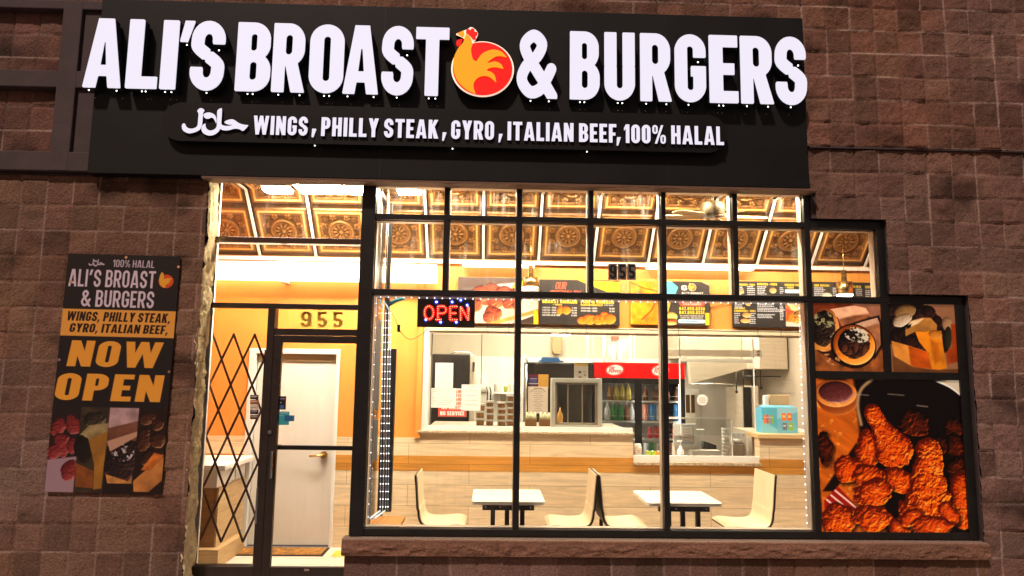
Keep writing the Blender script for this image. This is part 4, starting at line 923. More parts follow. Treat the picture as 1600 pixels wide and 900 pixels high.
# security gate
YGt = .36
gt = thing('security_gate', 'folding black scissor gate drawn across the sidelight beside the door', 'gate', (-2.0, YGt, .2))
n0 = P(332, 521, YGt); n1 = P(398, 523, YGt); dxg = (n1.x-n0.x)/4; zT = (n0.z+n1.z)/2; zB = P(355, 846, YGt).z; NJ = 8; dzg = (zT-zB)/NJ
def node(i, j): return Vector((n0.x+i*dxg, YGt, zT-j*dzg))
i0, i1 = -4, 5
k1, k2, rv = MB(), MB(), MB()
def flat(mbb, a, b, y):
    d = (b-a).normalized(); nrm = Vector((d.z, 0, -d.x))*.0092
    pts = [a-nrm, b-nrm, b+nrm, a+nrm]
    v = [(p.x, y, p.z) for p in pts]+[(p.x, y+.004, p.z) for p in pts]
    mbb.add(v, [(0, 1, 2, 3), (7, 6, 5, 4), (0, 4, 5, 1), (1, 5, 6, 2), (2, 6, 7, 3), (3, 7, 4, 0)])
for s, kk, y in ((1, k1, YGt), (-1, k2, YGt+.006)):
    for i in range(i0-NJ*2, i1+NJ*2+1):
        if i % 2: continue
        js = [j for j in range(NJ+1) if i0 <= i+s*j <= i1]
        if len(js) > 1: flat(kk, node(i+s*js[0], js[0]), node(i+s*js[-1], js[-1]), y)
for i in range(i0, i1+1):
    for j in range(NJ+1):
        if (i+j) % 2 == 0: p = node(i, j); rv.cyl((p.x, YGt-.004, p.z), (p.x, YGt+.012, p.z), .009 if j in (0, NJ) else .0065, n=8)
m_gate = mat('gate_steel', (.075, .028, .013), .45, metal=.3, var=.3, vs=9)
k1.build('rising_bar', m_gate, gt); k2.build('falling_bar', m_gate, gt); rv.build('rivet', m_black, gt, each=True)
e = node(i1, 0); MB().box(e.x+.004, e.x+.03, YGt-.012, YGt+.02, .07, zT-dzg*.6).build('gate_post', m_framed, gt, bevel=.003)
e2 = node(i0, 0); MB().box(e2.x-.03, e2.x-.004, YGt-.012, YGt+.02, .07, zT).build('gate_post', m_framed, gt, bevel=.003)

# ================================================================== the dining strip behind the glass
YW = 1.34; FZ = .06
ZL = P(900, 411, 1.33).z; ZH = P(900, 306, .80).z; YS0, YS1 = 1.33, .80
stru(MB().box(-3.0, 5.0, .08, YW, FZ-.1, FZ).build('floor', m_floor))
stru(MB().box(-1.0, 4.4, YW+.2, 4.4, FZ-.1, FZ).build('floor', mat('kitchen_tile', (.35, .25, .18), .4, var=.1)))
XOP0, XOP1 = P(660, 600, YW).x, 3.6
ZO0, ZO1 = P(850, 676, YW).z, P(900, 516, YW).z
zwa = P(560, 683, YW).z
aw = thing('dining_wall', 'orange wall with pale plank tile dado and amber stripe around the serving opening', 'wall', (1, YW, FZ))
zsa, zsb = P(640, 735, YW).z, P(640, 711.5, YW).z
xdr0, xdr1, zdr = P(393, 700, YW).x, P(520, 700, YW).x, P(460, 553, YW).z      # door hole
om = MB(); om.box(-3.0, xdr0-.005, YW, YW+.14, zwa, ZL+.1); om.box(xdr0-.005, xdr1+.005, YW, YW+.14, zdr+.005, ZL+.1)
om.box(xdr1+.005, XOP0, YW, YW+.14, zwa, ZL+.1); om.box(XOP0, 5, YW, YW+.14, ZO1, ZL+.1)
om.build('orange_paint_field', m_orange, aw)
xlo0, xlo1 = P(989, 700, YW).x, P(1186, 700, YW).x; zlo = P(1090, 722, YW).z      # lowered till counter
pt = MB()
for a, b in ((-3.0, xdr0-.005), (xdr1+.005, 5)): pt.box(a, b, YW-.014, YW+.12, FZ, zsa)
pt.box(-3.0, xdr0-.005, YW-.014, YW+.12, zsb, zwa); pt.box(xdr1+.005, XOP0, YW-.014, YW+.12, zsb, zwa-.001)
pt.box(XOP0, xlo0, YW-.0142, YW+.12, zsb, ZO0-.012); pt.box(xlo1, 5, YW-.0142, YW+.12, zsb, ZO0-.012)
pt.build('plank_tile_dado', m_wood_l, aw)
stp = MB(); stp.box(-3.0, xdr0-.005, YW-.016, YW+.12, zsa, zsb); stp.box(xdr1+.005, xlo0, YW-.016, YW+.12, zsa, zsb); stp.box(xlo1, 5, YW-.016, YW+.12, zsa, zsb); stp.box(xlo0, xlo1, YW-.016, YW+.12, zsa, zlo-.03)
stp.build('amber_stripe', m_wood_o, aw)
MB().box(XOP0+.0, XOP0+.055, YW-.006, YW+.15, ZO0, ZO1).build('opening_post', m_white, aw, bevel=.003)
xo0, xo1 = P(620, 600, YW).x, P(651, 600, YW).x
MB().box(xo1, XOP0-.003, YW-.035, YW, zwa+.0, ZL).build('orange_pilaster', m_orange, aw, bevel=.004)
tr = MB(); tr.box(XOP0+.01, 5, YW-.008, YW+.02, ZO1-.03, ZO1+.03).box(XOP0+.055, 5, YW+.0, YW+.015, ZO1-.045, ZO1-.031)
tr.build('soffit_trim', mat('cream_trim', (.7, .56, .38), .45), aw, bevel=.003)
MB().box(XOP0, xlo0, YW+.0, YW+.03, ZO0+.012, ZO0+.055).build('ledge_upstand', m_white, aw)
kd = MB(); kd.box(-3.0, -2.9, .3, YW, FZ, ZH+.1); kd.build('side_partition', m_orange, aw); MB().box(4.9, 5.0, .3, YW, FZ, ZH+.1).build('side_partition', m_orange, aw)
iw = MB(); iw.box(-2.9, -2.40, .31, .34, FZ, ZH+.1); iw.box(-.997, 4.9, .31, .34, 3.436, ZH+.1); iw.box(-2.4, -.997, .31, .34, 3.436, ZH+.1); iw.box(-.997, 4.9, .31, .34, FZ, .44); iw.box(4.05, 4.9, .31, .34, .44, ztop); iw.build('front_lining', m_white, aw)
# counters of the serving opening
sl_ = thing('serving_counter', 'granite topped serving ledge dropping to a lower till counter', 'counter', (1, YW, FZ))
MB().box(XOP0-.03, xlo0+.005, YW-.045, YW+.3, ZO0-.012, ZO0+.012).build('granite_ledge', m_granite, sl_, bevel=.004)
MB().box(xlo1-.02, 5, YW-.045, YW+.3, ZO0-.03, ZO0+.012).build('timber_ledge', mat('ledge_timber', (.66, .45, .22), .4, var=.15, stretch=(1, 1, 20)), sl_, bevel=.004)
MB().box(xlo0-.005, xlo1+.005, YW-.05, YW+.55, zlo-.03, zlo).build('till_top', m_granite, sl_, bevel=.004)
MB().box(xlo0-.0, xlo1, YW+.0, YW+.03, zlo+.001, zlo+.06).build('till_upstand', m_white, sl_)
MB().box(xlo0-.03, xlo0-.003, YW-.01, YW+.12, zlo-.03, ZO0-.013).box(xlo1+.003, xlo1+.03, YW-.01, YW+.12, zlo-.03, ZO0-.032).build('counter_cheek', m_white, sl_, each=True)
MB().box(XOP0+.06, xlo0-.04, YW+.15, YW+.95, FZ, ZO0-.03).box(XOP0+.06, xlo0-.04, YW+.301, YW+1.0, ZO0-.03, ZO0+.035).build('prep_counter', m_steel, sl_)
MB().box(xlo1+.04, 3.5, YW+.301, YW+.9, FZ, ZO0+.01).build('prep_counter', m_steel, sl_)
# pressed tin ceiling
cl = thing('tin_ceiling', 'copper brown pressed tin ceiling with white grid bars sloping down to the wall', 'ceiling', (1, 1, ZH))
TS = .565
rx0 = P(932, 375, 1.1).x
L0 = math.hypot(YS0-YS1, ZH-ZL)
def tinh(u, v):
    e = np.minimum(np.minimum(u, 1-u), np.minimum(v, 1-v)); x, y = u-.5, v-.5; r = np.hypot(x, y); th = np.arctan2(y, x)
    h = np.zeros_like(u); g = np.zeros_like(u)
    h += -.9*np.clip((e-.045)/.02, 0, 1)*0 + .55*np.clip((e-.035)/.03, 0, 1)
    h += .35*np.exp(-((e-.115)/.016)**2); g += np.exp(-((e-.115)/.014)**2)
    h += .18*np.exp(-((e-.165)/.01)**2)*(.5+.5*np.sin((np.where(np.abs(x) > np.abs(y), v, u))*150))
    inn = np.clip((e-.17)/.02, 0, 1); h += -.25*inn
    h += .5*np.exp(-((r-.205)/.017)**2)*inn+.35*np.exp(-((r-.165)/.012)**2)
    h += .5*np.exp(-((r-.10)/.045)**2)*(.5+.5*np.cos(10*th))+.6*np.exp(-(r/.03)**2)
    for a in range(8):
        aa = math.pi/8+a*math.pi/4; R0 = .335 if a % 1 == 0 else .3
        cx_, cy_ = R0*math.cos(aa)*.93, R0*math.sin(aa)*.93; rr_ = np.hypot(x-cx_, y-cy_); t2 = np.arctan2(y-cy_, x-cx_)
        h += .62*np.exp(-((rr_-.032)/.02)**2)*(.55+.45*np.cos(5*t2+a))+.4*np.exp(-(rr_/.011)**2)
    for sx in (-1, 1):
        for sy in (-1, 1):
            rr_ = np.hypot(x-.255*sx, y-.255*sy); t2 = np.arctan2(y-.255*sy, x-.255*sx); h += .34*np.exp(-((rr_-.028)/.022)**2)*(.55+.45*np.cos(6*t2))+.25*np.exp(-(rr_/.012)**2)
    h += .10*(fbm(u*26, v*26, 5, 3, .6, True)-.5)*inn*(r > .21)
    return h, g, inn
def tin(name, s0, s1, fn, cell=.0082):
    xs = np.arange(-2.9, 4.91, cell); ss = np.arange(s0, s1+cell*.5, cell); S, X = np.meshgrid(ss, xs, indexing='ij')
    U = (X-rx0)/TS; V = (S-.03)/TS; iu = np.floor(U); h, g, inn = tinh(U-iu, V-np.floor(V))
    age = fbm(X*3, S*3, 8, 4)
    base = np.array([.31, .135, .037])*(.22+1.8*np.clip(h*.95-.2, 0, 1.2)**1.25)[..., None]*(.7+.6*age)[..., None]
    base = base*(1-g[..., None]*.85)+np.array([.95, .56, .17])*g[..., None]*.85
    y, z, ny_, nz_ = fn(S); d = .034*h-.024
    return gridobj(name, X, y+ny_*d, z+nz_*d, None, base, m_tin, cl)
sY, sZ = (YS1-YS0)/L0, (ZH-ZL)/L0
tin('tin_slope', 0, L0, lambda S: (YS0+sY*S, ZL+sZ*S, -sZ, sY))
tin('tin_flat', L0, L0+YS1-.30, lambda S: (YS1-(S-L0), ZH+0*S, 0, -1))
gb = MB()
for i in range(-9, 9):
    x = rx0+i*TS
    if -2.9 < x < 4.9:
        v = []
        for (y, z, ny_, nz_) in ((YS0, ZL, -sZ, sY), (YS1, ZH, -sZ*.5, (sY-1)*.5), (.305, ZH, 0, -1)):
            for dx in (-.012, .012):
                for dd in (.0, .012): v.append((x+dx, y+ny_*dd, z+nz_*dd))
        f = []
        for s_ in range(2):
            o = s_*4; f += [(o, o+1, o+5, o+4), (o+3, o+2, o+6, o+7), (o+1, o+3, o+7, o+5), (o+2, o, o+4, o+6)]
        gb.add(v, f)
gb.build('grid_bar', m_grid, cl)
MB().box(-2.9, 4.9, YS0-.03, YS0+.009, ZL-.03, ZL+.006).build('wall_angle', m_grid, cl)
MB().box(-3, 5, .3, YW+.2, ZH+.05, ZH+.1).build('ceiling_deck', m_conc, cl)
# inner white door
dr = thing('interior_door', 'plain white inner door with lever handle on the orange wall', 'door', ((xdr0+xdr1)/2, YW, FZ))
zdo = P(460, 545, YW).z
xo_l, xo_r = P(382, 700, YW).x, P(530, 600, YW).x
fr2 = MB().box(xo_l, xdr0, YW-.02, YW+.14, FZ, zdr).box(xdr1, xo_r, YW-.02, YW+.14, FZ, zdr).box(xo_l, xo_r, YW-.0205, YW+.14, zdr, zdo)
fr2.build('door_casing', m_white, dr, bevel=.004)
zlf = P(460, 565.5, YW).z
lf = MB().box(xdr0+.008, xdr1-.008, YW+.03, YW+.075, FZ+.012, zlf).build('door_leaf', m_door, dr, bevel=.003)
MB().box(xdr0, xdr1, YW+.02, YW+.14, zlf+.004, zdr).build('door_header', mat('tan_header', (.36, .26, .13), .5), dr)
q = P(500, 711, YW-.02); hm = MB(); hm.cyl((q.x+.03, YW+.0, q.z), (q.x+.03, YW+.032, q.z), .034, n=20); hm.cyl((q.x+.03, YW-.04, q.z), (q.x+.03, YW, q.z), .012, n=12); hm.tube([(q.x+.03, YW-.035, q.z), (q.x-.03, YW-.037, q.z-.004), (q.x-.1, YW-.032, q.z-.012)], .0115)
hm.build('lever_handle', m_brass, lf)
# counter unit by the gate, floor mat, decal
cb = thing('side_cabinet', 'brown wood grain cabinet with white top behind the scissor gate', 'cabinet', (-2.4, .9, FZ))
cx1 = P(340, 760, .62).x; zc1 = P(340, 762, .62).z
MB().box(-2.88, cx1, .62, 1.30, FZ+.16, zc1).build('cabinet_body', m_cab, cb, bevel=.003)
MB().box(-2.88, cx1+.0, .6, 1.305, zc1, P(340, 735, .6).z).build('white_counter_body', m_white, cb, bevel=.004)
zc2 = P(340, 735, .6).z; MB().box(-2.88, cx1+.08, .56, 1.31, zc2, zc2+.05).build('white_counter_top', m_white, cb, bevel=.008)
MB().box(cx1+.001, cx1+.012, .625, 1.29, FZ+.16, zc1-.002).build('side_panel', m_cabl, cb)
MB().box(-2.88, cx1+.07, .54, 1.2, FZ+.001, FZ+.158).build('plinth', m_cabl, cb, bevel=.003)
MB().tube([(cx1+.02, .9, zc1+.02), (cx1+.05, .9, zc1+.03), (cx1+.05, .9, zc1+.14), (cx1+.02, .9, zc1+.15)], .006).build('cabinet_pull', m_chrome, cb)
c0, c1 = P(357, 868, .7), P(520, 866, .7)
ya = 0; yb_ = 0
mx0, mx1 = P(362, 866, .55).x, P(512, 866, .55).x
def floorY(px, py):
    d = fw + RV*((px-800)/F) - UV*((py-450)/F); t = (FZ+.004-CP.z)/d.z; return CP+d*t
f0, f1, f2, f3 = floorY(357, 868), floorY(503, 868), floorY(388, 854), floorY(520, 854)
c = Cv(0, 0, 160, 60, 1.6, (150, 104, 44)); c.a *= (.6+.9*c.noise(.16, 4))[..., None]; c.rect(0, 0, 160, 4, (50, 30, 12)); c.rect(0, 56, 160, 60, (50, 30, 12)); c.rect(0, 0, 5, 60, (50, 30, 12)); c.rect(155, 0, 160, 60, (50, 30, 12))
mxa, mxb = (f0.x+f2.x)/2, (f1.x+f3.x)/2; mya, myb = min(f0.y, 1.0), min(f2.y, 1.28)
dm = thing('door_mat', 'brown patterned door mat with dark border before the white door', 'mat', ((mxa+mxb)/2, (mya+myb)/2, FZ))
U = (c.X)/160; V = c.Y/60; gridobj('mat_pile', mxa+(mxb-mxa)*U, myb-(myb-mya)*V, np.full(U.shape, FZ+.011)+.002*c.noise(.3, 9), None, c.linear(), mat('mat_fibre', (.2, .12, .05), .95, attr=True, bump=.6, bs=300), dm)
MB().box(mxa, mxb, mya, myb, FZ+.001, FZ+.0095).build('mat_backing', m_black, dm)
fd_ = floorY(538, 864); tag(MB().box(fd_.x-.1, fd_.x+.08, min(fd_.y, 1.1)-.12, min(fd_.y, 1.1)+.1, FZ+.001, FZ+.003).build('floor_decal', mat('yellow_decal', (.8, .55, .05), .4)), 'small yellow floor decal beside the door mat', 'decal')
# ================================================================== lights of the shop
def lightbox(name, label, x0, x1, y0, y1, z0, z1, matr, cat='light', group=None, tube=False):
    t = thing(name, label, cat, ((x0+x1)/2, (y0+y1)/2, z1), group)
    MB().box(x0, x1, y0, y1, (z0+z1)/2, z1).build('housing', m_white, t, bevel=.003)
    MB().box(x0+.01, x1-.01, y0+.008, y1-.008, z0, (z0+z1)/2-.0005).build('diffuser', matr, t, bevel=.006)
    return t
# two wall strips over the door
yl0, yl1 = 1.16, 1.335
zq0, zq1 = P(500, 437, 1.16).z, P(500, 414, 1.16).z
xa_, xb2 = P(438, 425, 1.16).x, P(446, 425, 1.16).x
xe = P(682, 428, 1.16).x
for nm, a, b in (('left', -2.85, xa_-.004), ('right', xb2+.004, xe)):
    t = thing('strip_light', f'long glowing fluorescent strip high on the orange wall, {"beside the jamb" if nm == "left" else "ending behind the corner post"}', 'light', ((a+b)/2, 1.25, zq1), 'fluorescent strips over the white door')
    MB().box(a, b, yl0+.02, yl1, zq1+.001, zq1+.03).build('housing', m_white, t, bevel=.003)
    MB().box(a, b, yl0, yl1-.02, zq0, zq1).build('diffuser', m_tube, t, bevel=.012)
tag(MB().box(xa_, xb2, yl0-.02, yl1, zq0-.03, zq1+.035).build('strip_connector', m_white, bevel=.003), 'white end cap joining the two fluorescent wall strips', 'connector')
for nm, a, b in (('left', P(722, 412, 1.28).x, P(836, 412, 1.28).x), ('right', P(1008, 417, 1.28).x, P(1176, 419, 1.28).x)):
    z0 = P((722+836)/2 if nm == 'left' else 1090, 417 if nm == 'left' else 421, 1.24).z
    lightbox('cove_light', f'glowing cove strip above the {"wings picture" if nm == "left" else "phone number board"} at the ceiling edge', a, b, 1.2, 1.3, z0, z0+.055, m_tube, group='cove strips under the ceiling slope')
def troffer(label, px0, px1, y0, y1, group='ceiling panels'):
    z = ZH-.02; a, b = P(px0, 290, (y0+y1)/2), P(px1, 290, (y0+y1)/2)
    lightbox('ceiling_panel', label, a.x, b.x, y0, y1, z-.03, z+.01, m_panel, group=group)
def ceilY(px, py):
    d = fw + RV*((px-800)/F) - UV*((py-450)/F); t = (ZH-.05-CP.z)/d.z; return (CP+d*t)
for lbl, px0, px1, ya_, yb_ in (('large glowing ceiling panel left of the corner post', 461, 575, .33, .745), ('glowing ceiling panel right of the corner post', 618, 657, .35, .72), ('small glowing ceiling light, nearer the wall above the gate', 412, 456, .60, .77), ('narrow glowing ceiling light, nearest the sign above the gate', 393, 438, .315, .40)):
    ym_ = (ya_+yb_)/2; lightbox('ceiling_panel', lbl, P(px0, 292, ym_).x, P(px1, 292, ym_).x, ya_, yb_, ZH-.05, ZH-.012, m_spanel, group='ceiling panels')
for nm, xc in (('first', -.1), ('second', 1.3), ('third', 2.7)):  # unseen panels added to brighten the dining strip
    lightbox('ceiling_panel', f'added fill light panel hidden behind the window head, {nm} right of the corner post', xc-.6, xc+.6, .345, .425, ZH-.05, ZH-.012, m_panel, group='ceiling panels')
q = P(1106, 357, 1.0); zz = ZL+sZ*((YS0-1.0)/(-sY) if sY else 0)
dlt = MB(); qc = P(1106, 357, 1.05); dlt.lathe([(.0001, qc.z), (.045, qc.z), (.05, qc.z+.012), (.05, qc.z+.1)], qc.x, 1.05, 20); tag(dlt.build('downlight', m_lamp), 'small round downlight in the tin ceiling below the fan', 'light')
def pendant(label, px, pyb, pyt, wpx, Y):
    q = P(px, pyb, Y); zt_ = P(px, pyt, Y).z; r = wpx/2*(Y+5.8)/F
    t = thing('pendant_lamp', label, 'lamp', (q.x, Y, q.z), 'brass pendant lamps')
    m = MB().lathe([(r, q.z+.012), (r, zt_), (r*.35, zt_+.004), (r*.3, zt_+.12), (r*.12, zt_+.125)], q.x, Y, 28)
    m.lathe([(r-.004, zt_-.002), (r-.004, q.z+.012), (r, q.z+.012)], q.x, Y, 28); m.build('brass_shade', m_brass, t)
    MB().lathe([(.0001, q.z-.014), (r*.8, q.z-.012), (r*1.0, q.z+.002), (r*.98, q.z+.016), (.0001, q.z+.017)], q.x, Y, 28).build('lit_diffuser', m_lamp, t)
    zz = ZL+(ZH-ZL)*(YS0-Y)/(YS0-YS1)
    MB().cyl((q.x, Y, zt_+.1), (q.x, Y, zz), .004, n=8).build('stem', m_brass, t)
pendant('brass cylinder pendant lamp beside the black specials board', 829, 450.5, 434, 24, 1.12)
pendant('brass cylinder pendant lamp behind the upper right pane', 1320, 462, 441, 25, 1.12)
# ceiling fan
q = P(1113, 332, .55); ft = thing('ceiling_fan', 'brass ceiling fan behind the topmost window row', 'fan', (q.x, .55, ZH))
MB().lathe([(.0001, P(1113, 337, .55).z-.01), (.10, P(1113, 337, .55).z-.006), (.115, P(1113, 335, .55).z), (.115, P(1113, 320, .55).z), (.09, P(1113, 317, .55).z), (.02, P(1113, 316, .55).z), (.018, ZH-.05), (.055, ZH-.04), (.06, ZH)], q.x, .55, 28).build('motor_housing', mat('aged_brass', (.055, .037, .014), .5, metal=.5, var=.2), ft)
zf = P(1113, 338, .55).z
for a in (5, 77, 149, 221, 293):
    c_, s_ = math.cos(R_(a)), math.sin(R_(a)); mb = MB(); pts = [(.12, -.045), (.2, -.06), (.46, -.07), (.52, -.03), (.52, .03), (.46, .07), (.2, .06), (.12, .045)]
    tl = .2
    v = [(q.x+x*c_-y*s_, .55+(x*s_+y*c_)*.42, zf+y*tl) for x, y in pts]; n = len(v); v += [(x, y, z+.007) for x, y, z in v]
    mb.add(v, [tuple(range(n)), tuple(range(n, 2*n))[::-1]]+[(i, (i+1) % n, n+(i+1) % n, n+i) for i in range(n)]); mb.build('fan_blade', m_cabl, ft)
# ================================================================== menu boards
def mboard(label, cv, px, Y=YW-.035, name='menu_board', group='boards over the serving opening'):
    r = PR(*px, Y); return poster(name, label, cv, r, Y, m_attr, .03, 'menu board', group)
WH, YE = (225, 222, 218), (248, 214, 60)
c = Cv(715, 433, 841, 506, 2.0, (196, 180, 165)); c.a *= (.85+.3*c.noise(.04, 3))[..., None]
c.poly([(715, 433), (775, 433), (715, 470)], (92, 78, 72), 8); c.poly([(715, 433), (841, 433), (841, 437), (740, 448), (715, 452)], (80, 62, 56), 5)
c.poly([(800, 450), (834, 433), (841, 433), (841, 447), (815, 456)], (226, 212, 196), 3); c.blob(812, 444, 14, 5, -25, [(120, 140, 20), (190, 196, 50), (236, 232, 140)], .05, .1, 2, .1)
for i, (x, y, rx, ry, a) in enumerate([(748, 455, 13, 9, -20), (770, 450, 14, 8, 20), (790, 455, 16, 8, 10), (757, 466, 14, 12, 40), (745, 478, 9, 11, 0), (776, 470, 14, 12, -30), (796, 470, 12, 13, 20), (806, 458, 9, 10, 0), (772, 490, 15, 11, 30), (764, 496, 9, 9, 0), (808, 477, 7, 7, 0)]): c.blob(x, y, rx, ry, a, [(70, 18, 8), (172, 70, 40), (240, 160, 110)], .28, .09, 20+i, .8)
c.poly([(715, 506), (760, 506), (841, 482), (841, 488), (780, 506)], (206, 138, 62), 2, .2, .05, 40); c.poly([(800, 506), (841, 490), (841, 506)], (60, 44, 34), 2); c.rect(834, 484, 841, 506, (240, 182, 30))
mboard('menu picture of glazed chicken wings on white paper', c, (715, 433.5, 841, 505.5))
c = Cv(843, 437, 968, 508, 2.6, (46, 40, 37)); c.a *= (.8+.4*c.noise(.05, 5))[..., None]
c.poly([(902, 437), (968, 439), (968, 462), (940, 452)], (246, 196, 24), 1.2); c.rect(944, 455, 968, 463, (60, 52, 48))
c.text('OUR', 867, 441, 884, 452, (226, 90, 56), .14, .05, .2); c.text('SPECIALTY', 858, 454, 906, 463, (226, 90, 56), .14, .05, .2)
c.text('BROAST CHICKEN', 847.5, 468.5, 901.5, 474.5, YE, .2); c.text('+ FRIES', 864, 475.5, 878, 478, YE, .2)
c.text('FISH & CHICKEN', 907.5, 467.5, 959, 474, YE, .2); c.text('TILAPIA OR PERCH FILLET', 907, 475, 942, 478, YE, .2); c.text('1 PC 9.99', 944, 475.4, 958, 477.4, WH, .18)
for i, t_ in enumerate(('2 PCS LEG + THIGH', '3 PCS LEG + THIGH', '4 PCS LEG + THIGH', 'ADD EXTRA LEG OR THIGH')):
    y = 480.5+i*3.9; c.text(t_, 847.5, y, 869+(6 if i == 3 else 0), y+2.4, WH, .2); c.text(('7.99', '10.99', '13.99', '3.99')[i], 893.5-(i % 2), y, 901, y+2.4, WH, .2)
for i, t_ in enumerate(('2 PCS FISH + FRIES', '4 PCS FISH + FRIES')): y = 480.5+i*4.2; c.text(t_, 907.5, y, 933, y+2.5, WH, .2); c.text(('10.99', '13.99')[i], 952, y, 960, y+2.5, WH, .2)
FR = [(150, 56, 8), (240, 128, 24), (255, 186, 70)]
c.blob(875, 486, 5, 7, 20, FR, .2, .1, 3, .6); c.blob(885, 485.5, 7, 6.5, 0, FR, .15, .1, 4, .6)
for i, (x, y, rx, ry) in enumerate([(910, 501, 9, 6), (921, 499, 10, 8), (935, 500, 9, 8), (944, 497, 8, 10), (953, 498, 9, 8)]): c.blob(x, y, rx, ry, 0, FR, .15, .12, 8+i, .6)
mboard('black menu board of chicken and fish dishes with yellow headings', c, (843, 437.5, 968, 507.5))
c = Cv(985, 440, 1041, 508, 1.8, (236, 138, 20)); n = c.noise(.05, 7, 6, True); c.a *= (.55+.75*n)[..., None]; c.a[..., 1] *= .8+.4*c.noise(.09, 8); c.line([tuple(p) for p in spline_([(985, 441), (1005, 450), (1026, 455)], 5)], 1.6, (150, 60, 4), 3); c.line([tuple(p) for p in spline_([(1024, 470), (1018, 485), (1003, 500)], 5)], 2, (140, 50, 4), 3)
mboard('menu picture filled with golden fried batter, between black boards', c, (985, 440, 1041, 507))
c = Cv(1042, 440, 1109, 509, 2.6, (56, 48, 44)); c.a *= (.75+.5*c.noise(.06, 9))[..., None]
c.poly([(1042, 440), (1049, 440), (1060, 449), (1055, 462), (1042, 462)], (96, 196, 222), 1.2); c.poly([(1042, 466), (1050, 466), (1044, 488), (1042, 488)], (240, 172, 70), 1.2)
c.poly([(1096, 440), (1109, 440), (1109, 446)], (230, 160, 110), 1.2)
c.text('G', 1065, 446, 1074, 454, WH, .2); rooster(c, 1082, 449, 5.6, (250, 244, 230)); c.text("ALI'S BROAST", 1065, 456.5, 1099, 462, WH, .17)
c.rect(1061, 467, 1102, 479, (226, 82, 52), 6); c.text('WINGS PHILLY STEAK', 1066, 469.6, 1096, 472.6, (250, 210, 200), .2); c.text('GYRO & ITALIAN BEEF', 1067, 474, 1096, 477, (250, 210, 200), .2)
c.text('847.859.6330', 1061, 480.2, 1101, 485.2, YE, .2); c.text('847.859.6331', 1061, 486.3, 1100, 491.3, YE, .2)
c.text('WE ACCEPT ORDERS ONLINE', 1062, 493, 1099, 495, WH, .2); c.text('CARRY OUT AND DELIVERY', 1063, 496.2, 1098, 498.2, WH, .2)
c.rect(1059, 499.5, 1101.5, 505.5, (196, 216, 236), 3); c.text('VISIT OUR WEBSITE', 1063, 501.3, 1090, 503.7, (90, 140, 180), .2); c.rect(1101.5, 489, 1108, 508, (246, 190, 40))
c.blob(1048, 496, 10, 7.5, 0, [(150, 120, 50), (232, 206, 120), (255, 244, 210)], .05, .1, 11, .2); c.rect(1042, 498, 1057, 501, (120, 160, 50)); c.blob(1049, 502, 8, 3.2, 0, [(80, 24, 8), (180, 70, 30), (230, 140, 80)], .2, .2, 12, .4); c.blob(1048, 506, 9, 3, 0, [(170, 120, 50), (232, 190, 110), (250, 226, 170)], .05, .1, 13, .1)
mboard('black board with yellow phone numbers, a burger and a blue pentagon', c, (1042, 440, 1109, 508.5))
def menu2(c, items, bars):
    for t_, a, y, b, h in items: c.text(t_, a, y, b, y+h, YE, .2)
    rg = random.Random(5)
    for a, b, y0, y1, st_ in bars:
        y = y0
        while y < y1:
            L_ = (b-a)*rg.uniform(.6, 1); x = a
            while x < a+L_: w2 = rg.uniform(1.2, 3.6); c.rect(x, y, min(x+w2, b), y+1.5, (200, 200, 208), .4); x += w2+.5
            y += st_
BU = [(150, 90, 40), (226, 170, 100), (252, 228, 190)]
c = Cv(1145, 440, 1258, 513, 2.4, (44, 40, 38)); c.a *= (.85+.3*c.noise(.05, 15))[..., None]
menu2(c, [('SANDWICHES + FRIES', 1150, 444, 1180, 3.2), ('BURGERS + FRIES', 1184, 442.5, 1215, 3.6), ('CHICKEN TENDER', 1227, 443, 1257, 3.6), ('+ FRIES', 1228, 447.5, 1241, 3), ('ITALIAN BEEF + FRIES', 1147, 470, 1180, 3.2), ('JIM SHOE', 1147, 482, 1164, 3), ('SANDWICHES + FRIES', 1147, 486, 1180, 3.2)],
      [(1150, 1163, 449, 462, 3), (1168, 1180, 448, 462, 3), (1184, 1200, 448, 462, 2.8), (1219, 1225, 449, 458, 2.8), (1183, 1220, 471, 480, 2.6), (1183, 1226, 482, 489, 2.4), (1148, 1160, 474, 482, 2.6), (1147, 1156, 491, 508, 3), (1170, 1180, 491, 507, 3), (1183, 1210, 492, 499, 2.4), (1218, 1224, 478, 500, 2.4)])
c.blob(1157, 457, 6, 4, 0, BU, .1, .1, 3, .3); c.blob(1208, 454, 5.5, 4.5, 0, BU, .1, .1, 4, .3); c.rect(1227, 452, 1256, 458, (190, 214, 232), 2); c.blob(1166, 494, 7, 4, 0, BU, .1, .1, 5, .3); c.blob(1164, 503, 8, 3.6, 0, BU, .1, .1, 6, .3); c.blob(1168, 476, 5, 3, 30, BU, .1, .1, 7, .3)
c.rect(1227, 470, 1258, 511, (190, 110, 60)); c.blob(1246, 480, 14, 11, 20, [(150, 90, 40), (226, 184, 130), (250, 232, 206)], .2, .1, 8, .5); c.poly([(1229, 474), (1234, 470), (1250, 488), (1243, 492)], (238, 214, 150), 1.5)
c.blob(1238, 496, 11, 10, 0, [(150, 50, 10), (232, 140, 40), (250, 200, 110)], .25, .14, 9, .9); c.blob(1249, 494, 9, 10, 0, [(50, 26, 10), (222, 150, 60), (250, 220, 150)], .25, .16, 10, .9); c.poly([(1227, 503), (1246, 506), (1258, 503), (1258, 511), (1227, 511)], (226, 200, 186), 2); c.poly([(1227, 482), (1238, 486), (1236, 490), (1227, 488)], (200, 70, 50), 1.5)
mboard('black menu board of burgers and sandwiches with a food photo at its right end', c, (1145, 440, 1258, 511.5))
c = Cv(1264, 441, 1376, 513, 1.6, (46, 42, 39))
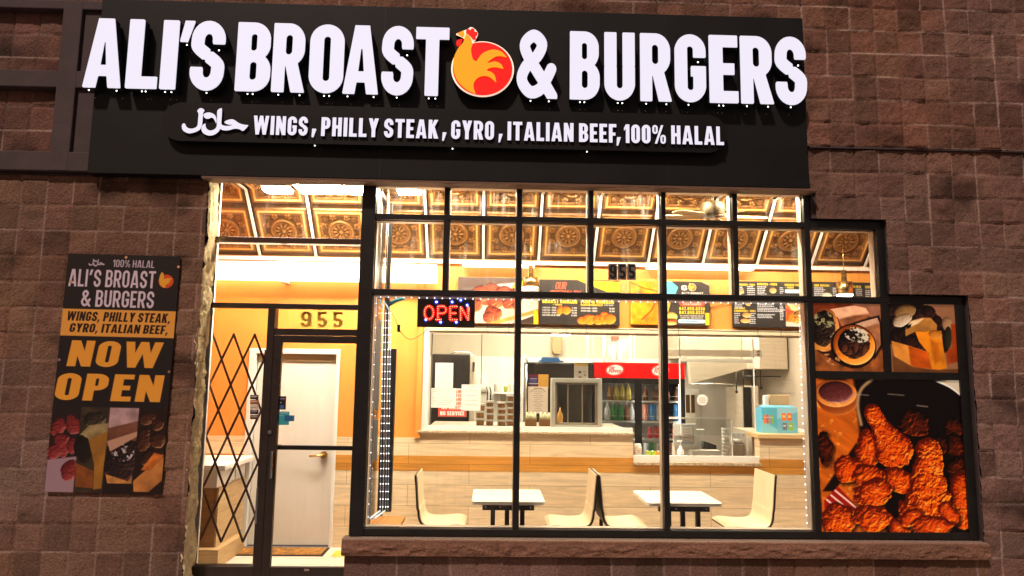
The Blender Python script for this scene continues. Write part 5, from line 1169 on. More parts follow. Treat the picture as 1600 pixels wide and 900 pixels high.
menu2(c, [('SIDE ORDERS', 1273, 445, 1297, 3.4), ('KIDS MEAL', 1331, 446, 1347, 3.4), ('SUPREME', 1353, 446, 1375, 4)], [(1273, 1290, 450, 463, 2.8), (1302, 1308, 450, 463, 2.8), (1338, 1348, 451, 463, 3), (1353, 1360, 453, 463, 3)])
c.blob(1293, 462, 8, 4, 0, [(170, 160, 140), (230, 222, 200), (250, 246, 236)], .2, .2, 3, .5)
mboard('dark side orders board seen only through the upper right pane', c, (1264, 441, 1376, 513))
# hanging rail under the boards
rl = thing('utensil_rail', 'thin black rail with hooks under the menu boards', 'rail', (1, YW-.03, ZO1))
a, b = P(700, 513, YW-.04), P(1255, 517, YW-.04); zr = (a.z+b.z)/2
MB().cyl((XOP0+.06, YW-.04, zr), (b.x, YW-.04, zr), .0045, n=8).build('rod', m_black, rl)
for px in (761, 795, 885, 916, 1029, 1060, 1184, 1220):
    x = P(px, 515, YW-.04).x; MB().tube([(x, YW-.037, zr+.055), (x, YW-.045, zr), (x-.004, YW-.05, zr-.035), (x+.01, YW-.055, zr-.05), (x+.022, YW-.05, zr-.03)], .003, 6).build('hook', m_black, rl)
k = MB(); k.tube([P(1108, 482, YW-.02), P(1122, 477, YW-.02), P(1142, 473, YW-.02)], .004, 6); tag(k.build('cable', mat('brown_cable', (.3, .1, .02), .5)), 'thin brown cable along the orange wall between two boards', 'cable')

# ================================================================== seating
zt_t = P(795, 784, .3).z
def table(label, px0, px1):
    x0, x1 = P(px0, 784, .3).x, P(px1, 784, .3).x; xc = (x0+x1)/2
    t = thing('dining_table', label, 'table', (xc, .62, FZ), 'cream topped dining tables')
    r = .04; L_ = []
    for cx_, cy_, a0 in ((x1-r, .3+r, -90), (x1-r, .95-r, 0), (x0+r, .95-r, 90), (x0+r, .3+r, 180)):
        L_ += [(cx_+r*math.cos(R_(a0+a)), cy_+r*math.sin(R_(a0+a))) for a in range(0, 91, 15)]
    MB().loops([L_], zt_t-.028, zt_t, 0, tx=lambda x, z, y: (x, z, y)).build('tabletop', m_top, t, bevel=.006)
    h = zt_t-.03
    bt = MB(); bt.box(xc-.22, xc+.22, .34, .38, h-.048, h).box(xc-.03, xc+.03, .381, .84, h-.04, h-.002); bt.build('under_frame', m_black, t, bevel=.003)
    for dx in (-.13, -.01, .12): MB().box(xc+dx-.019, xc+dx+.019, .345, .378, FZ+.04, h-.049).build('leg', m_black, t)
    MB().box(xc-.25, xc+.25, .33, .40, FZ, FZ+.04).box(xc-.04, xc+.04, .38, .86, FZ+.0, FZ+.035).build('foot_plate', m_black, t, bevel=.004)
    k = MB()
    for dx in (-.19, -.07, .19): k.cyl((xc+dx, .335, h-.022), (xc+dx, .3398, h-.022), .008, n=10)
    k.build('bolt', m_chrome, t, each=True)
table('cream topped dining table on black legs, left of the two', 737, 852)
table('cream topped dining table on black legs, right of the two', 1012, 1130)
m_edge = mat('dark_ply_edge', (.03, .018, .01), .5)
def chair(label, pxb, face, yn=.36, yf=.82):
    xb_ = P(pxb, 745, yn).x; f = face
    zt_ = P(pxb, 738, .55).z
    prof = [(-.02, zt_), (-.008, zt_-.12), (.004, zt_-.27), (.012, .60), (.022, .53), (.05, .485), (.10, .468), (.2, .466), (.31, .476), (.36, .474), (.40, .46)]
    prof = [tuple(p) for p in spline_(prof, 4)]; th = .016
    nrm = []
    for i in range(len(prof)):
        a, b = prof[max(i-1, 0)], prof[min(i+1, len(prof)-1)]; dx, dz = b[0]-a[0], b[1]-a[1]; L_ = math.hypot(dx, dz); nrm.append((dz/L_, -dx/L_))
    t = thing('booth_chair', label, 'chair', (xb_+f*.2, (yn+yf)/2, FZ), 'bent cream chairs at the window')
    ny_ = 9; mb = MB(); mo = MB()
    def sheet(m, off, mi):
        v = []; 
        for (x, z), (nx_, nz_) in zip(prof, nrm):
            for j in range(ny_+1):
                u = j/ny_; y = yn+(yf-yn)*u; ins = 0
                v.append((xb_+f*(x+nx_*off), y, z+nz_*off))
        fa = [(i*(ny_+1)+j, i*(ny_+1)+j+1, (i+1)*(ny_+1)+j+1, (i+1)*(ny_+1)+j) for i in range(len(prof)-1) for j in range(ny_)]
        m.add(v, fa, mi, True)
    def shell(o0, o1, matr, nm):
        m = MB(); N = len(prof); A = []; 
        ring = [(xb_+f*(x+a*o0), z+b*o0) for (x, z), (a, b) in zip(prof, nrm)]; ring2 = [(xb_+f*(x+a*o1), z+b*o1) for (x, z), (a, b) in zip(prof, nrm)]
        lp = ring+ring2[::-1]
        m.loops([lp], yn, yf, 0); return m.build(nm, matr, t, bevel=.003, seg=1)
    shell(-.008, 0, m_lam, 'seat_shell'); shell(.0005, th, m_edge, 'dark_underside')
    for y in (yn+.07, yf-.07): MB().box(xb_+f*.05-.015, xb_+f*.05+.015, y-.015, y+.015, FZ, .462).box(xb_+f*.3-.012, xb_+f*.3+.012, y-.012, y+.012, FZ, .455).build('leg', m_black, t, each=True)
    return t
chair('leftmost cream bent-shell chair facing right, beside the orange bench', 654, 1)
chair('cream bent-shell chair facing left, right of the first table', 929, -1)
chair('cream bent-shell chair facing right, back to back with another chair', 941, 1)
chair('rightmost cream bent-shell chair facing left, near the right posters', 1208, -1)
bz_ = P(600, 808, .75).z
bn_ = thing('window_bench', 'low orange wood bench inside the lower left window corner', 'bench', (-.9, .55, FZ))
MB().box(-1.05, P(626, 815, .45).x, .365, .80, bz_-.03, bz_).build('bench_top', m_bench, bn_, bevel=.003); MB().box(-1.04, P(624, 815, .45).x-.01, .37, .79, FZ, bz_-.031).build('bench_front', m_bench, bn_)
# side screen by the corner post with strips of lights
ss = thing('side_screen', 'narrow black framed glass side screen running inward from the corner post', 'screen', (-1.0, .55, FZ))
xs_ = P(611, 650, .8).x
zsb_ = P(611, 800, .8).z
MB().box(xs_-.045, xs_+.028, .80, .86, zsb_, P(611, 545, .8).z).build('screen_post', m_black, ss, bevel=.003)
MB().box(xs_-.10, xs_-.055, .82, .87, FZ, ZH-.1).build('screen_post', m_frame, ss, bevel=.003)
MB().box(-1.05, -1.0, .37, .82, FZ, .12).box(-1.05, -1.0, .37, .82, ZH-.14, ZH-.1).build('screen_rail', m_frame, ss)
MB().box(-1.03, -1.025, .37, .82, .14, 2.40).build('screen_pane', m_glass, ss); MB().box(-1.04, -1.03, .37, .815, 2.401, ZH-.14).build('dark_panel', mat('dark_screen', (.03, .022, .016), .18, var=.4, vs=3), ss)
for i, px in enumerate((597, 603, 606)):
    x = P(px, 330, .6).x; MB().cyl((x, .6+.03*i, 2.45), (x+.01*(i == 1), .6+.03*i, ZH-.02), .0032, n=8).build('bright_edge', m_bead, ss)
# light strings
m_strand = mat('strand_plastic', (.45, .5, .6), .3, emit=.25)
m_bead2 = mat('led_bead', (.92, .95, 1), .3, emit=2.2)
def strand(name, label, lines, sp=.055, r=.0055, rs=.0022, group='white bead light strings'):
    t = thing(name, label, 'light string', tuple(lines[0][0]), group); a, b = MB(), MB()
    for ln in lines:
        ln = [Vector(p) for p in ln]; a.tube(ln, rs, 6)
        for p, q in zip(ln[:-1], ln[1:]):
            n = max(1, int((q-p).length/sp))
            for i in range(n): c_ = p.lerp(q, (i+.5)/n); b.sph(c_, r, 0, 7)
    a.build('cord', m_strand, t); b.build('led_bead', m_bead2, t, each=True)
zt2 = t2a-.012; yl_ = YF+.12
strand('light_string', 'white bead lights hung along the top of the three big panes', [[(-.98, yl_, zt2), (.195, yl_, zt2-.003)], [(.243, yl_, zt2), (1.426, yl_, zt2-.004)], [(1.474, yl_, zt2), (2.65, yl_, zt2)]], .062)
strand('light_string', 'vertical white bead lights down the right edge of the big panes', [[(2.655, yl_+.02, zt2), (2.650, yl_+.02, 1.4), (2.655, yl_+.02, zbr+.01)]], .062)
strand('light_string', 'vertical white bead lights along the corner post edge', [[(-.985, yl_+.02, zt2), (-.985, yl_+.02, zbr+.01)]], .1, .0045)
yv = .79; vs = []
for px in (598, 602, 606.5, 610): x0_ = P(px+1, 480, yv).x; vs.append([(x0_, yv, P(px, 484, yv).z), (P(px-4, 798, yv).x, yv, P(px, 798, yv).z)])
strand('light_string', 'double column of white bead lights on the black side screen post', vs, .066, .0052, .0018)
m_blue = mat('blue_glow_strip', (.25, .55, .85), .3, emit=.5)
l2 = MB()
for dx in (0, .035): l2.tube([(-.96+dx, .22, P(583, 468, .22).z-dx*.4), (vs[0][0][0]+dx*1.4, yv-.01, vs[0][0][2]+.01)], .007, 8)
tag(l2.build('blue_light_bar', m_blue), 'pale blue glowing bars slanting from the top window corner', 'light bar')
l3 = MB()
for dx in (0, .035): l3.tube([(-.975+dx, .22, zbr+.045), (vs[0][1][0]+dx*1.2, yv-.01, vs[0][1][2])], .008, 8)
tag(l3.build('blue_light_bar', mat('pale_glow_strip', (.6, .72, .8), .3, emit=.4)), 'pale glowing bars slanting along the bottom window corner', 'light bar')
k = MB().tube([P(572, 470, .3)+Vector((.22, 0, .0)), P(608, 476, .3), P(618, 470, .3), P(632, 465, .3)], .018, 8); tag(k.build('taped_bundle', mat('teal_tape', (.04, .30, .38), .4, var=.3)), 'teal wrapped cable bundle at the top left pane corner', 'cable')
for i, (px, lbl) in enumerate((((582, 500, 594, 640), 'upper'), ((580, 655, 590, 720), 'lower'))):
    tag(MB().box(*(lambda r: (r[0], r[1], .5, .503, r[2], r[3]))(PR(*px, .5))).build('notice', m_paper), f'{lbl} pale notice on the side screen glass by the corner post', 'notice')
# LED open sign
YO = .20
x0, x1, z0, z1 = PR(652, 462.5, 742, 511.5, YO)
os_ = thing('open_sign', 'black LED sign spelling OPEN in red dots with blue lights', 'sign', ((x0+x1)/2, YO, z0))
MB().box(x0, x1, YO, YO+.03, z0, z1).build('sign_case', m_black, os_, bevel=.004)
m_rdot = mat('red_led', (1, .36, .16), .4, emit=2.6); m_rg = mat('red_glow', (.78, .003, .008), .4, emit=.75); m_bl = mat('blue_led', (.55, .7, 1), .4, emit=3); m_bg = mat('blue_glow', (.004, .03, .5), .4, emit=.7)
def sp_(px, py, Y=YO): return P(px, py, Y)
bx = [(663, 678), (684, 697.5), (703, 714.5), (719.5, 732)]
lets = {0: [arcp(0, .5, .5, .5, 0, 360, 14)], 1: [[(-.5, 0), (-.5, 1)], [(-.5, 1), (.2, 1), (.5, .85), (.5, .62), (.2, .47), (-.5, .47)], [(-.75, 0), (-.1, 0)]], 2: [[(-.5, 0), (-.5, 1)], [(-.5, 1), (.5, 1)], [(-.5, .5), (.35, .5)], [(-.5, 0), (.5, 0)]], 3: [[(-.5, 0), (-.5, 1)], [(-.5, 1), (.5, 0)], [(.5, 0), (.5, 1)]]}
dots, lens = MB(), MB()
for i, (a, b) in enumerate(bx):
    yt_, yb2_ = 478.5+i*.4, 499+i*.4
    pad = 3
    f_ = [PR(a-pad, yt_-pad, b+pad, yb2_+pad, YO)]
    for X0, X1, Z0, Z1 in f_:
        r = .015; L_ = []
        for cx_, cz_, a0 in ((X1-r, Z0+r, -90), (X1-r, Z1-r, 0), (X0+r, Z1-r, 90), (X0+r, Z0+r, 180)): L_ += [(cx_+r*math.cos(R_(a0+t)), cz_+r*math.sin(R_(a0+t))) for t in range(0, 91, 18)]
    for ln in lets[i]:
        pts = [sp_((a+b)/2+u*(b-a)*.94, yb2_+(yt_-yb2_)*v) for u, v in ln]
        lens.tube([p+Vector((0, -.001, 0)) for p in pts], .0155, 8)  # glowing red tube imitates the bloom around the LED dots
        acc = 0; segs = list(zip(pts[:-1], pts[1:])); tot = sum((q-p).length for p, q in segs); n = max(2, round(tot/.0175)); 
        for k_ in range(n+1):
            s_ = tot*k_/n
            for p, q in segs:
                L_ = (q-p).length
                if s_ <= L_+1e-9: c_ = p.lerp(q, s_/L_); dots.sph((c_.x, YO-.017, c_.z), .0043, 0, 7); break
                s_ -= L_
lens.build('red_glow', m_rg, os_); dots.build('red_led', m_rdot, os_)
bd_, bg_ = MB(), MB()
for px, py in ((682, 472), (706.5, 472), (730, 477), (665.5, 499.5), (688.5, 503.5), (713, 503.5), (720, 469)):
    p = sp_(px, py); bd_.sph((p.x, YO-.008, p.z), .009, 0, 8); bg_.cyl((p.x, YO-.003, p.z), (p.x, YO-.0005, p.z), .021, n=18)  # dim blue disc imitates the glow around each LED
bd_.build('blue_led', m_bl, os_); bg_.build('blue_glow', m_bg, os_)
k = MB().tube(spline_([P(668, 514, .22), P(658, 523, .2), P(640, 530, .2), P(625, 517, .2), P(618, 500, .2), P(606, 478, .2)], 6), .003, 6)
p = P(623, 513, .2); k.box(p.x-.012, p.x+.012, .19, .212, p.z-.03, p.z+.03)
tag(k.build('power_cord', m_black), 'looping black power cord hanging from the lit OPEN sign', 'cord')
# 955 plates on the glass
YN = YF+.040
c3 = thing('house_number', 'grey number plates 955 stuck on a window pane', 'number', (P(972, 425, YN).x, YN, P(972, 437, YN).z))
for i, ch in enumerate('955'):
    a = 950.5+i*14.7; x0, x1, z0, z1 = PR(a, 412, a+13.8, 437.5, YN); MB().box(x0, x1, YN, YN+.004, z0, z1).build('number_plate', mat('plate_grey', (.23, .19, .15), .5, var=.2), c3)
    mb = MB(); textmb(mb, ch, x0+.010, x1-.008, z0+.012, z1-.010, YN-.002, YN-.0003, .18); mb.build('numeral', m_black, c3)
# ================================================================== the kitchen seen through the serving opening
YK = 4.3; KZ = 2.95
kx0, kx1 = XOP0-.25, 3.75
kw = thing('kitchen_wall', 'pale kitchen back and side walls with white wall board below', 'wall', (1.4, YK, FZ))
MB().box(kx0, kx1, YK, YK+.1, FZ, KZ).box(kx0-.1, kx0, YW+.16, YK+.1, FZ, KZ).box(kx1, kx1+.1, YW+.16, YK+.1, FZ, KZ).build('painted_wall', m_kwall, kw)
zfr = P(750, 557, YK).z; m_frp = mat('white_wallboard', (.78, .74, .68), .35, var=.04, vs=2)
fp = MB()
x = kx0+.01
while x < kx1-.1: fp.box(x, min(x+1.2, kx1)-.006, YK-.012, YK-.001, FZ, zfr); x += 1.2
fp.build('wall_board', m_frp, kw)
MB().box(kx0, kx1, YW+.16, YK, KZ, KZ+.1).build('kitchen_ceiling', m_white, kw)
MB().box(kx0, kx1, YW+.145, YW+.2, ZO1+.03, KZ).build('soffit_back', m_white, kw)
def klight(label, px0, px1, py0, py1, Y):
    x0, x1, z0, z1 = PR(px0, py0, px1, py1, Y); return lightbox('kitchen_light', label, x0, x1, Y-.1, Y+.25, z0, z1, m_kpanel, group='kitchen strip lights')
for t_ in (klight('short glowing kitchen strip left of the steel pipes', 862, 893, 517.5, 523, 2.6), klight('glowing kitchen strip above the hanging white rack', 988, 1008, 514, 519, 2.9)):
    l_ = MB(); o = Vector(t_.location); l_.cyl((o.x, o.y, o.z), (o.x, o.y, KZ), .006, n=8).build('hanger', m_chrome, t_)
for i, (x, y) in enumerate(((-.2, 2.2), (.7, 3.3), (1.9, 2.3), (2.7, 3.4))):
    t = thing('kitchen_ceiling_light', 'flat glowing kitchen ceiling panel above the opening', 'light', (x, y, KZ), 'kitchen ceiling panels')
    MB().box(x-.55, x+.55, y-.25, y+.25, KZ-.04, KZ-.001).build('diffuser', m_kpanel, t)
def solo(name, label, cat, mbx, mats, group=None, bevel=0, parent=None): return tag(mbx.build(name, mats, None, bevel), label, cat, group)
# pipes of the sprinkler / partition frame
k = MB()
for px, w_ in ((918, .012), (927, .007), (943, .014), (985, .014), (991, .008)):
    a, b = P(px, 514, 3.4), P(px, 566, 3.4); k.cyl((a.x, 3.4, 1.2), (a.x, 3.4, KZ), w_, n=10)
a, b = P(943, 515, 3.4), P(990, 515, 3.4); k.box(a.x, b.x, 3.385, 3.415, a.z-.015, a.z+.015)
solo('pipe_rack', 'thin white upright pipes behind the drink cooler', 'pipes', k, m_white)
k = MB(); a, b = P(905, 521, 3.0), P(862, 524, 3.0); k.tube([P(893, 522, 2.7), P(905, 519, 2.7), P(918, 517, 2.7), P(930, 513, 2.7)], .006, 6); solo('pipe', 'thin bent grey conduit beside the kitchen strip light', 'pipe', k, m_steel)
# wall dispenser
x0, x1, z0, z1 = PR(863, 524, 878, 553, YK-.12); k = MB().box(x0, x1, YK-.12, YK-.002, z0+.03, z1); k.box(x0+.02, x1-.02, YK-.118, YK-.01, z0, z0+.03); solo('towel_dispenser', 'tan metal towel dispenser on the kitchen wall', 'dispenser', k, mat('tan_metal', (.42, .30, .16), .4, metal=.3), bevel=.006)
# hanging rack with white cloths
x0, x1, z0, z1 = PR(947, 531, 980, 565, 3.1); rk = thing('hanging_rack', 'white rack of folded cloths above the drink cooler', 'rack', ((x0+x1)/2, 3.1, z0))
k = MB(); k.tube([(x0-.03, 3.1, z1), (x1+.02, 3.1, z1)], .008).tube([(x0, 3.1, z1), (x0-.02, 3.1, z0)], .006).tube([(x1, 3.1, z1), (x1+.01, 3.1, z0)], .006).tube([(x0-.02, 3.1, z0), (x1+.01, 3.1, z0)], .006); k.build('rack_frame', m_white, rk)
zz = np.linspace(0, 1, 22); xx = np.linspace(0, 1, 26); GX, GZ = np.meshgrid(xx, zz)
gridobj('cloth', x0+.02+(x1-x0-.04)*GX, 3.09+.025*np.sin(GX*17)*(.4+GZ)+.02*fbm(GX*3, GZ*3, 3), z1-.01-(z1-z0-.03)*GZ, None, None, m_paper, rk)
x0, x1, z0, z1 = PR(955, 525, 967, 531, 3.05); solo('red_label', 'small red tag on top of the hanging white rack', 'tag', MB().box(x0, x1, 3.05, 3.07, z0, z1), mat('red_tag', (.7, .12, .08), .5))
# black upright cabinet at the left with papers
Yc = 2.7; x0, x1, z0, z1 = PR(682, 553, 737, 662, Yc); zc_ = z1
cbk = thing('black_cabinet', 'tall black cabinet covered in white notices behind the serving ledge', 'cabinet', ((x0+x1)/2, Yc+.3, FZ))
MB().box(x0-.06, x1-.03, Yc, Yc+.6, FZ, z1).build('cabinet_body', m_black, cbk, bevel=.012); MB().box(x1-.029, x1+.03, Yc+.02, Yc+.6, FZ, z1-.01).build('steel_side', m_steel, cbk, bevel=.01)
MB().box(x1-.0, x1+.035, Yc-.03, Yc+.015, P(738, 582, Yc).z, P(738, 565, Yc).z).build('latch', m_chrome, cbk, bevel=.006)
MB().tube([(x0+.14, Yc+.2, z1), (x0+.2, Yc+.2, z1+.03), (x1-.06, Yc+.2, z1+.03), (x1+.0, Yc+.2, z1)], .008).build('top_rail', m_chrome, cbk)
def page(px0, py0, px1, py1, seed, rows=9, inset=2):
    c = Cv(px0, py0, px1, py1, 2.6, (236, 224, 214)); rg = random.Random(seed); n = rows
    for i in range(n):
        y = py0+2+(py1-py0-4)*i/n; L_ = (px1-px0-2*inset)*rg.uniform(.45, 1); xm = (px0+px1)/2; c.rect(xm-L_/2, y, xm+L_/2, y+.9, (172, 164, 158), .3)
    return c
Yp = YW+.1
m_ag = thing('service_glass', 'clear acrylic screen across the left of the serving opening', 'screen', ((XOP0+xlo0)/2, YW+.06, ZO0+.06))
MB().box(XOP0+.058, xlo0-.05, YW+.06, YW+.064, ZO0+.056, ZO1-.06).build('acrylic_sheet', m_acryl, m_ag)
k = MB()
for px in (674, 752): x = P(px, 580, YW+.055).x; k.box(x-.004, x+.004, YW+.052, YW+.068, ZO0+.056 if px < 700 else P(752, 600, YW).z, ZO1-.05)
k.build('screen_strut', m_black, m_ag)
Yn_ = YW+.055
poster('paper_notice', 'white notice with small print, topmost of the papers on the serving screen', page(680, 567, 708, 607, 1, 12), PR(680, 567, 708, 606, Yn_), Yn_, m_attr, .001, 'notice', backm=m_paper)
poster('paper_notice', 'wide white notice lowest left on the serving screen', page(673, 606, 712, 637, 2, 8), PR(673, 606.5, 712, 637, Yn_), Yn_-.002, m_attr, .001, 'notice', backm=m_paper)
poster('paper_notice', 'nearly blank white sheet overlapping the red sign on the serving screen', page(721, 601, 751, 641, 3, 5), PR(721, 601, 751, 641.5, Yn_), Yn_-.003, m_attr, .001, 'notice', backm=m_paper)
c = Cv(685, 607, 729, 651, 3, (232, 222, 212))
for i, t_ in enumerate(('ALL DINING', 'FACE', 'MASK AND', 'DISTANCE')): c.text(('', '', '', '')[i] or ('LING', 'FAC', 'AND', 'ANC')[i], 712.5, 609.2+i*6.2, 721, 614+i*6.2, (206, 84, 44), .2)
c.rect(685, 634, 729, 651, (198, 66, 44)); c.text('NO MASK', 690, 634.6, 722, 639.6, (240, 222, 214), .2); c.text('NO SERVICE', 688, 642.5, 726, 649, (246, 232, 226), .21)
poster('mask_sign', 'red NO MASK NO SERVICE sign partly hidden by white papers', c, PR(685, 607, 729, 651, Yn_), Yn_+.001, m_attr, .001, 'sign', backm=m_paper)
# takeout boxes in stacks
m_clear = mat('clear_lid', (.78, .74, .68), .25, var=.05); m_food = mat('brown_pastry', (.36, .17, .06), .6, var=.5, vs=30)
def boxstack(px, w_, pyb, pyt, n, label):
    Y = YW+.42
    zb_ = ZO0+.036; zt_ = P(px, pyt, Y).z; h = (zt_-zb_)/n; x = P(px, 640, Y).x; hw_ = w_/2*(Y+5.8)/F
    for i in range(n):
        t = thing('food_box', label+(', topmost of its stack' if i == n-1 else ', lowest of its stack' if i == 0 else ', inside its stack'), 'food box', (x, Y, zb_+h*i), 'clear lidded food boxes on the serving ledge')
        j = random.uniform(-.006, .006)
        z = zb_+h*i; MB().box(x-hw_+.006+j, x+hw_-.006+j, Y-.055, Y+.055, z+.004, z+h*.7).build('pastry_filling', m_food, t, bevel=.008)
        MB().box(x-hw_+j, x+hw_+j, Y-.062, Y+.062, z+h*.72, z+h-.001).box(x-hw_+j, x-hw_+.005+j, Y-.062, Y+.062, z+.001, z+h*.72).box(x+hw_-.005+j, x+hw_+j, Y-.062, Y+.062, z+.001, z+h*.72).build('lid', m_clear, t, bevel=.003)
for px, w_, t_, n, nm in ((751, 13, 630, 3, 'first stack beside the papers'), (766, 12, 626, 4, 'second stack'), (784, 13, 628, 4, 'third stack'), (799, 14, 617, 5, 'tallest stack beside the mullion')):
    boxstack(px, w_, 662, t_, n, f'clear box of brown pastries in the {nm}')
# wall items at the back
x0, x1, z0, z1 = PR(743, 585, 761, 612, YK-.1); solo('wall_tray', 'pale plastic tray fixed to the kitchen wall beside the black cabinet', 'tray', MB().box(x0, x1, YK-.07, YK-.013, z0, z1).box(x0+.03, x1-.03, YK-.085, YK-.07, z0+.03, z1-.03), m_white, bevel=.012)
k = MB()
for px in (762, 767): k.tube([P(px-2, 604, YK-.1), P(px, 612, YK-.1), P(px-1, 626, YK-.1)], .008, 6)
solo('cable', 'two black cables hanging under the wall tray', 'cable', k, m_black)
ksh = thing('wall_shelf', 'thin white kitchen shelf holding small tubs', 'shelf', (P(790, 614, YK-.3).x, YK-.15, P(790, 615, YK-.3).z))
zsh = P(790, 613, YK-.3).z; MB().box(P(773, 613, YK-.3).x, P(815, 613, YK-.3).x, YK-.3, YK-.013, zsh-.025, zsh).build('shelf_board', m_white, ksh, bevel=.003); MB().box(P(781, 613, YK-.3).x-.01, P(781, 613, YK-.3).x+.01, YK-.25, YK-.012, zsh-.15, zsh-.026).build('bracket', m_steel, ksh)
for px, py, r, colr, nm in ((777, 600, 5.5, m_white, 'white tub at the left end of the kitchen shelf'), (790, 604, 3.4, mat('green_tub', (.32, .36, .05), .5), 'small green tub on the kitchen shelf'), (799, 600, 5, m_clear, 'clear rounded jug on the kitchen shelf')):
    a = P(px, py, YK-.17); rr_ = r*(YK+5.6)/F; k = MB().lathe([(.0001, zsh+.001), (rr_*.85, zsh+.001), (rr_, a.z-.01), (rr_*1.06, a.z), (rr_*.9, a.z+.006), (.0001, a.z+.004)], a.x, YK-.17, 18); solo('tub', nm, 'tub', k, colr)
# black fridge in the middle, with notices
Yf = 2.35; x0, x1, z0, z1 = PR(822, 566, 927, 668, Yf)
bf = thing('black_fridge', 'wide black fridge left of the red cooler header', 'fridge', ((x0+x1)/2, Yf+.35, FZ))
MB().box(x0, x1-.01, Yf+.02, Yf+.7, FZ, z1).build('fridge_body', m_black, bf, bevel=.008)
xm = P(836, 600, Yf).x; MB().box(x0+.004, xm-.004, Yf, Yf+.02, .1, z1-.01).box(xm, x1-.014, Yf, Yf+.02, .1, z1-.015).build('fridge_door', mat('black_door', (.022, .017, .013), .35, var=.3), bf, bevel=.004)
MB().cyl((x0-.0, Yf-.03, 1.1), (x0-.0, Yf-.03, z1-.03), .008, n=8).build('door_rail', m_chrome, bf)
a, b = P(845, 565, Yf+.1), P(880, 562, Yf+.1)
k = MB().box(a.x-.02, b.x+.0, Yf+.05, Yf+.3, z1+.001, z1+.02).prism([(a.x, z1+.021), (b.x-.04, z1+.021), (b.x-.06, z1+.055), (a.x+.02, z1+.06)], Yf+.06, Yf+.28)
solo('folder', 'blue folder lying on top of the black fridge', 'folder', k, mat('blue_plastic', (.05, .16, .38), .4))
a = P(822, 563, Yf+.1); solo('paper_roll', 'white paper sticking up at the fridge corner', 'paper', MB().cyl((a.x+.02, Yf+.1, z1+.002), (a.x-.03, Yf+.1, z1+.09), .014, n=10), m_paper)
Yn2 = Yf-.003
c = Cv(826, 585, 841, 603, 2.6, (46, 50, 96)); c.rect(826, 585, 841, 589, (110, 34, 56)); c.rect(828, 591, 839, 592.5, (190, 160, 190)); c.rect(828, 594.5, 838, 596, (80, 110, 190)); c.rect(826, 598.5, 841, 600, (206, 200, 214)); c.rect(828, 600.5, 838, 602, (130, 40, 50))
poster('paper_notice', 'small blue and maroon card on the black fridge', c, PR(826, 585, 841, 603, Yn2), Yn2-.001, m_attr, .001, 'notice', backm=m_paper)
c = Cv(841, 585, 857, 606, 2.4, (214, 164, 76)); c.a *= (.9+.2*c.noise(.1, 3))[..., None]
poster('paper_notice', 'plain ochre card on the black fridge', c, PR(841, 585, 857, 606, Yn2), Yn2-.0005, m_attr, .001, 'notice', backm=m_paper)
c = page(825, 604, 856, 646, 7, 13, 5); c.line([tuple(p) for p in spline_([(829, 612), (835, 608), (841, 607), (847, 608), (852, 612)], 4)], .9, (150, 120, 90))
poster('certificate', 'cream certificate with arched heading on the black fridge', c, PR(825, 604, 856, 646, Yn2), Yn2-.002, m_attr, .001, 'certificate', backm=m_paper)
c = Cv(897, 568, 919, 591, 2.4, (236, 222, 204)); c.rect(897, 568, 919, 572, (232, 186, 100)); c.rect(904, 580, 908, 583, (60, 50, 50)); c.rect(911, 580, 916, 582, (190, 180, 170)); c.rect(913, 585, 915, 587, (60, 50, 46)); c.rect(904, 588.5, 909, 590, (50, 45, 40))
# till window of pale aluminium
Yw = YW+.17; x0, x1, z0, z1 = PR(861, 591, 941, 672, Yw)
tw = thing('till_window', 'pale framed sliding till window standing on the serving ledge', 'window', ((x0+x1)/2, Yw, ZO0+.036))
zb_ = ZO0+.036
f_ = .045
k = MB().box(x0, x0+f_, Yw, Yw+.08, zb_, z1).box(x1-f_, x1, Yw, Yw+.08, zb_, z1).box(x0+f_, x1-f_, Yw+.001, Yw+.08, z1-f_, z1).box(x0+f_, x1-f_, Yw+.001, Yw+.08, zb_, zb_+.03)
k.build('outer_frame', mat('bright_plastic', (.95, .9, .8), .4), tw, bevel=.004)
k = MB(); g_ = f_+.02
k.box(x0+f_, x0+g_, Yw+.03, Yw+.07, zb_+.03, z1-f_).box(x1-g_, x1-f_, Yw+.03, Yw+.07, zb_+.03, z1-f_).box(x0+g_, x1-g_, Yw+.031, Yw+.07, z1-g_, z1-f_).box(x0+g_, x1-g_, Yw+.031, Yw+.07, zb_+.03, zb_+.05)
xm = P(888, 630, Yw).x; k.box(xm-.006, xm+.006, Yw+.032, Yw+.05, zb_+.05, z1-g_); xm2 = P(911, 630, Yw).x; k.box(xm2-.006, xm2+.006, Yw+.052, Yw+.068, zb_+.05, z1-g_)
k.build('sash_frame', m_bead, tw, bevel=.002); MB().box(x0+g_, x1-g_, Yw+.056, Yw+.059, zb_+.05, z1-g_).build('window_pane', m_acryl, tw)
poster('paper_notice', 'cream card with orange top standing on the till window frame', c, PR(897, 568, 919, 591, Yw+.02), Yw+.02, m_attr, .004, 'notice', backm=m_paper)
k = MB().lathe([(.0001, zb_), (.03, zb_), (.032, zb_+.1), (.024, zb_+.13), (.012, zb_+.15), (.004, zb_+.19), (.0001, zb_+.191)], P(875, 650, Yw+.3).x, Yw+.3, 16); solo('sauce_bottle', 'orange squeeze bottle seen through the till window', 'bottle', k, mat('orange_sauce', (.8, .42, .1), .35))
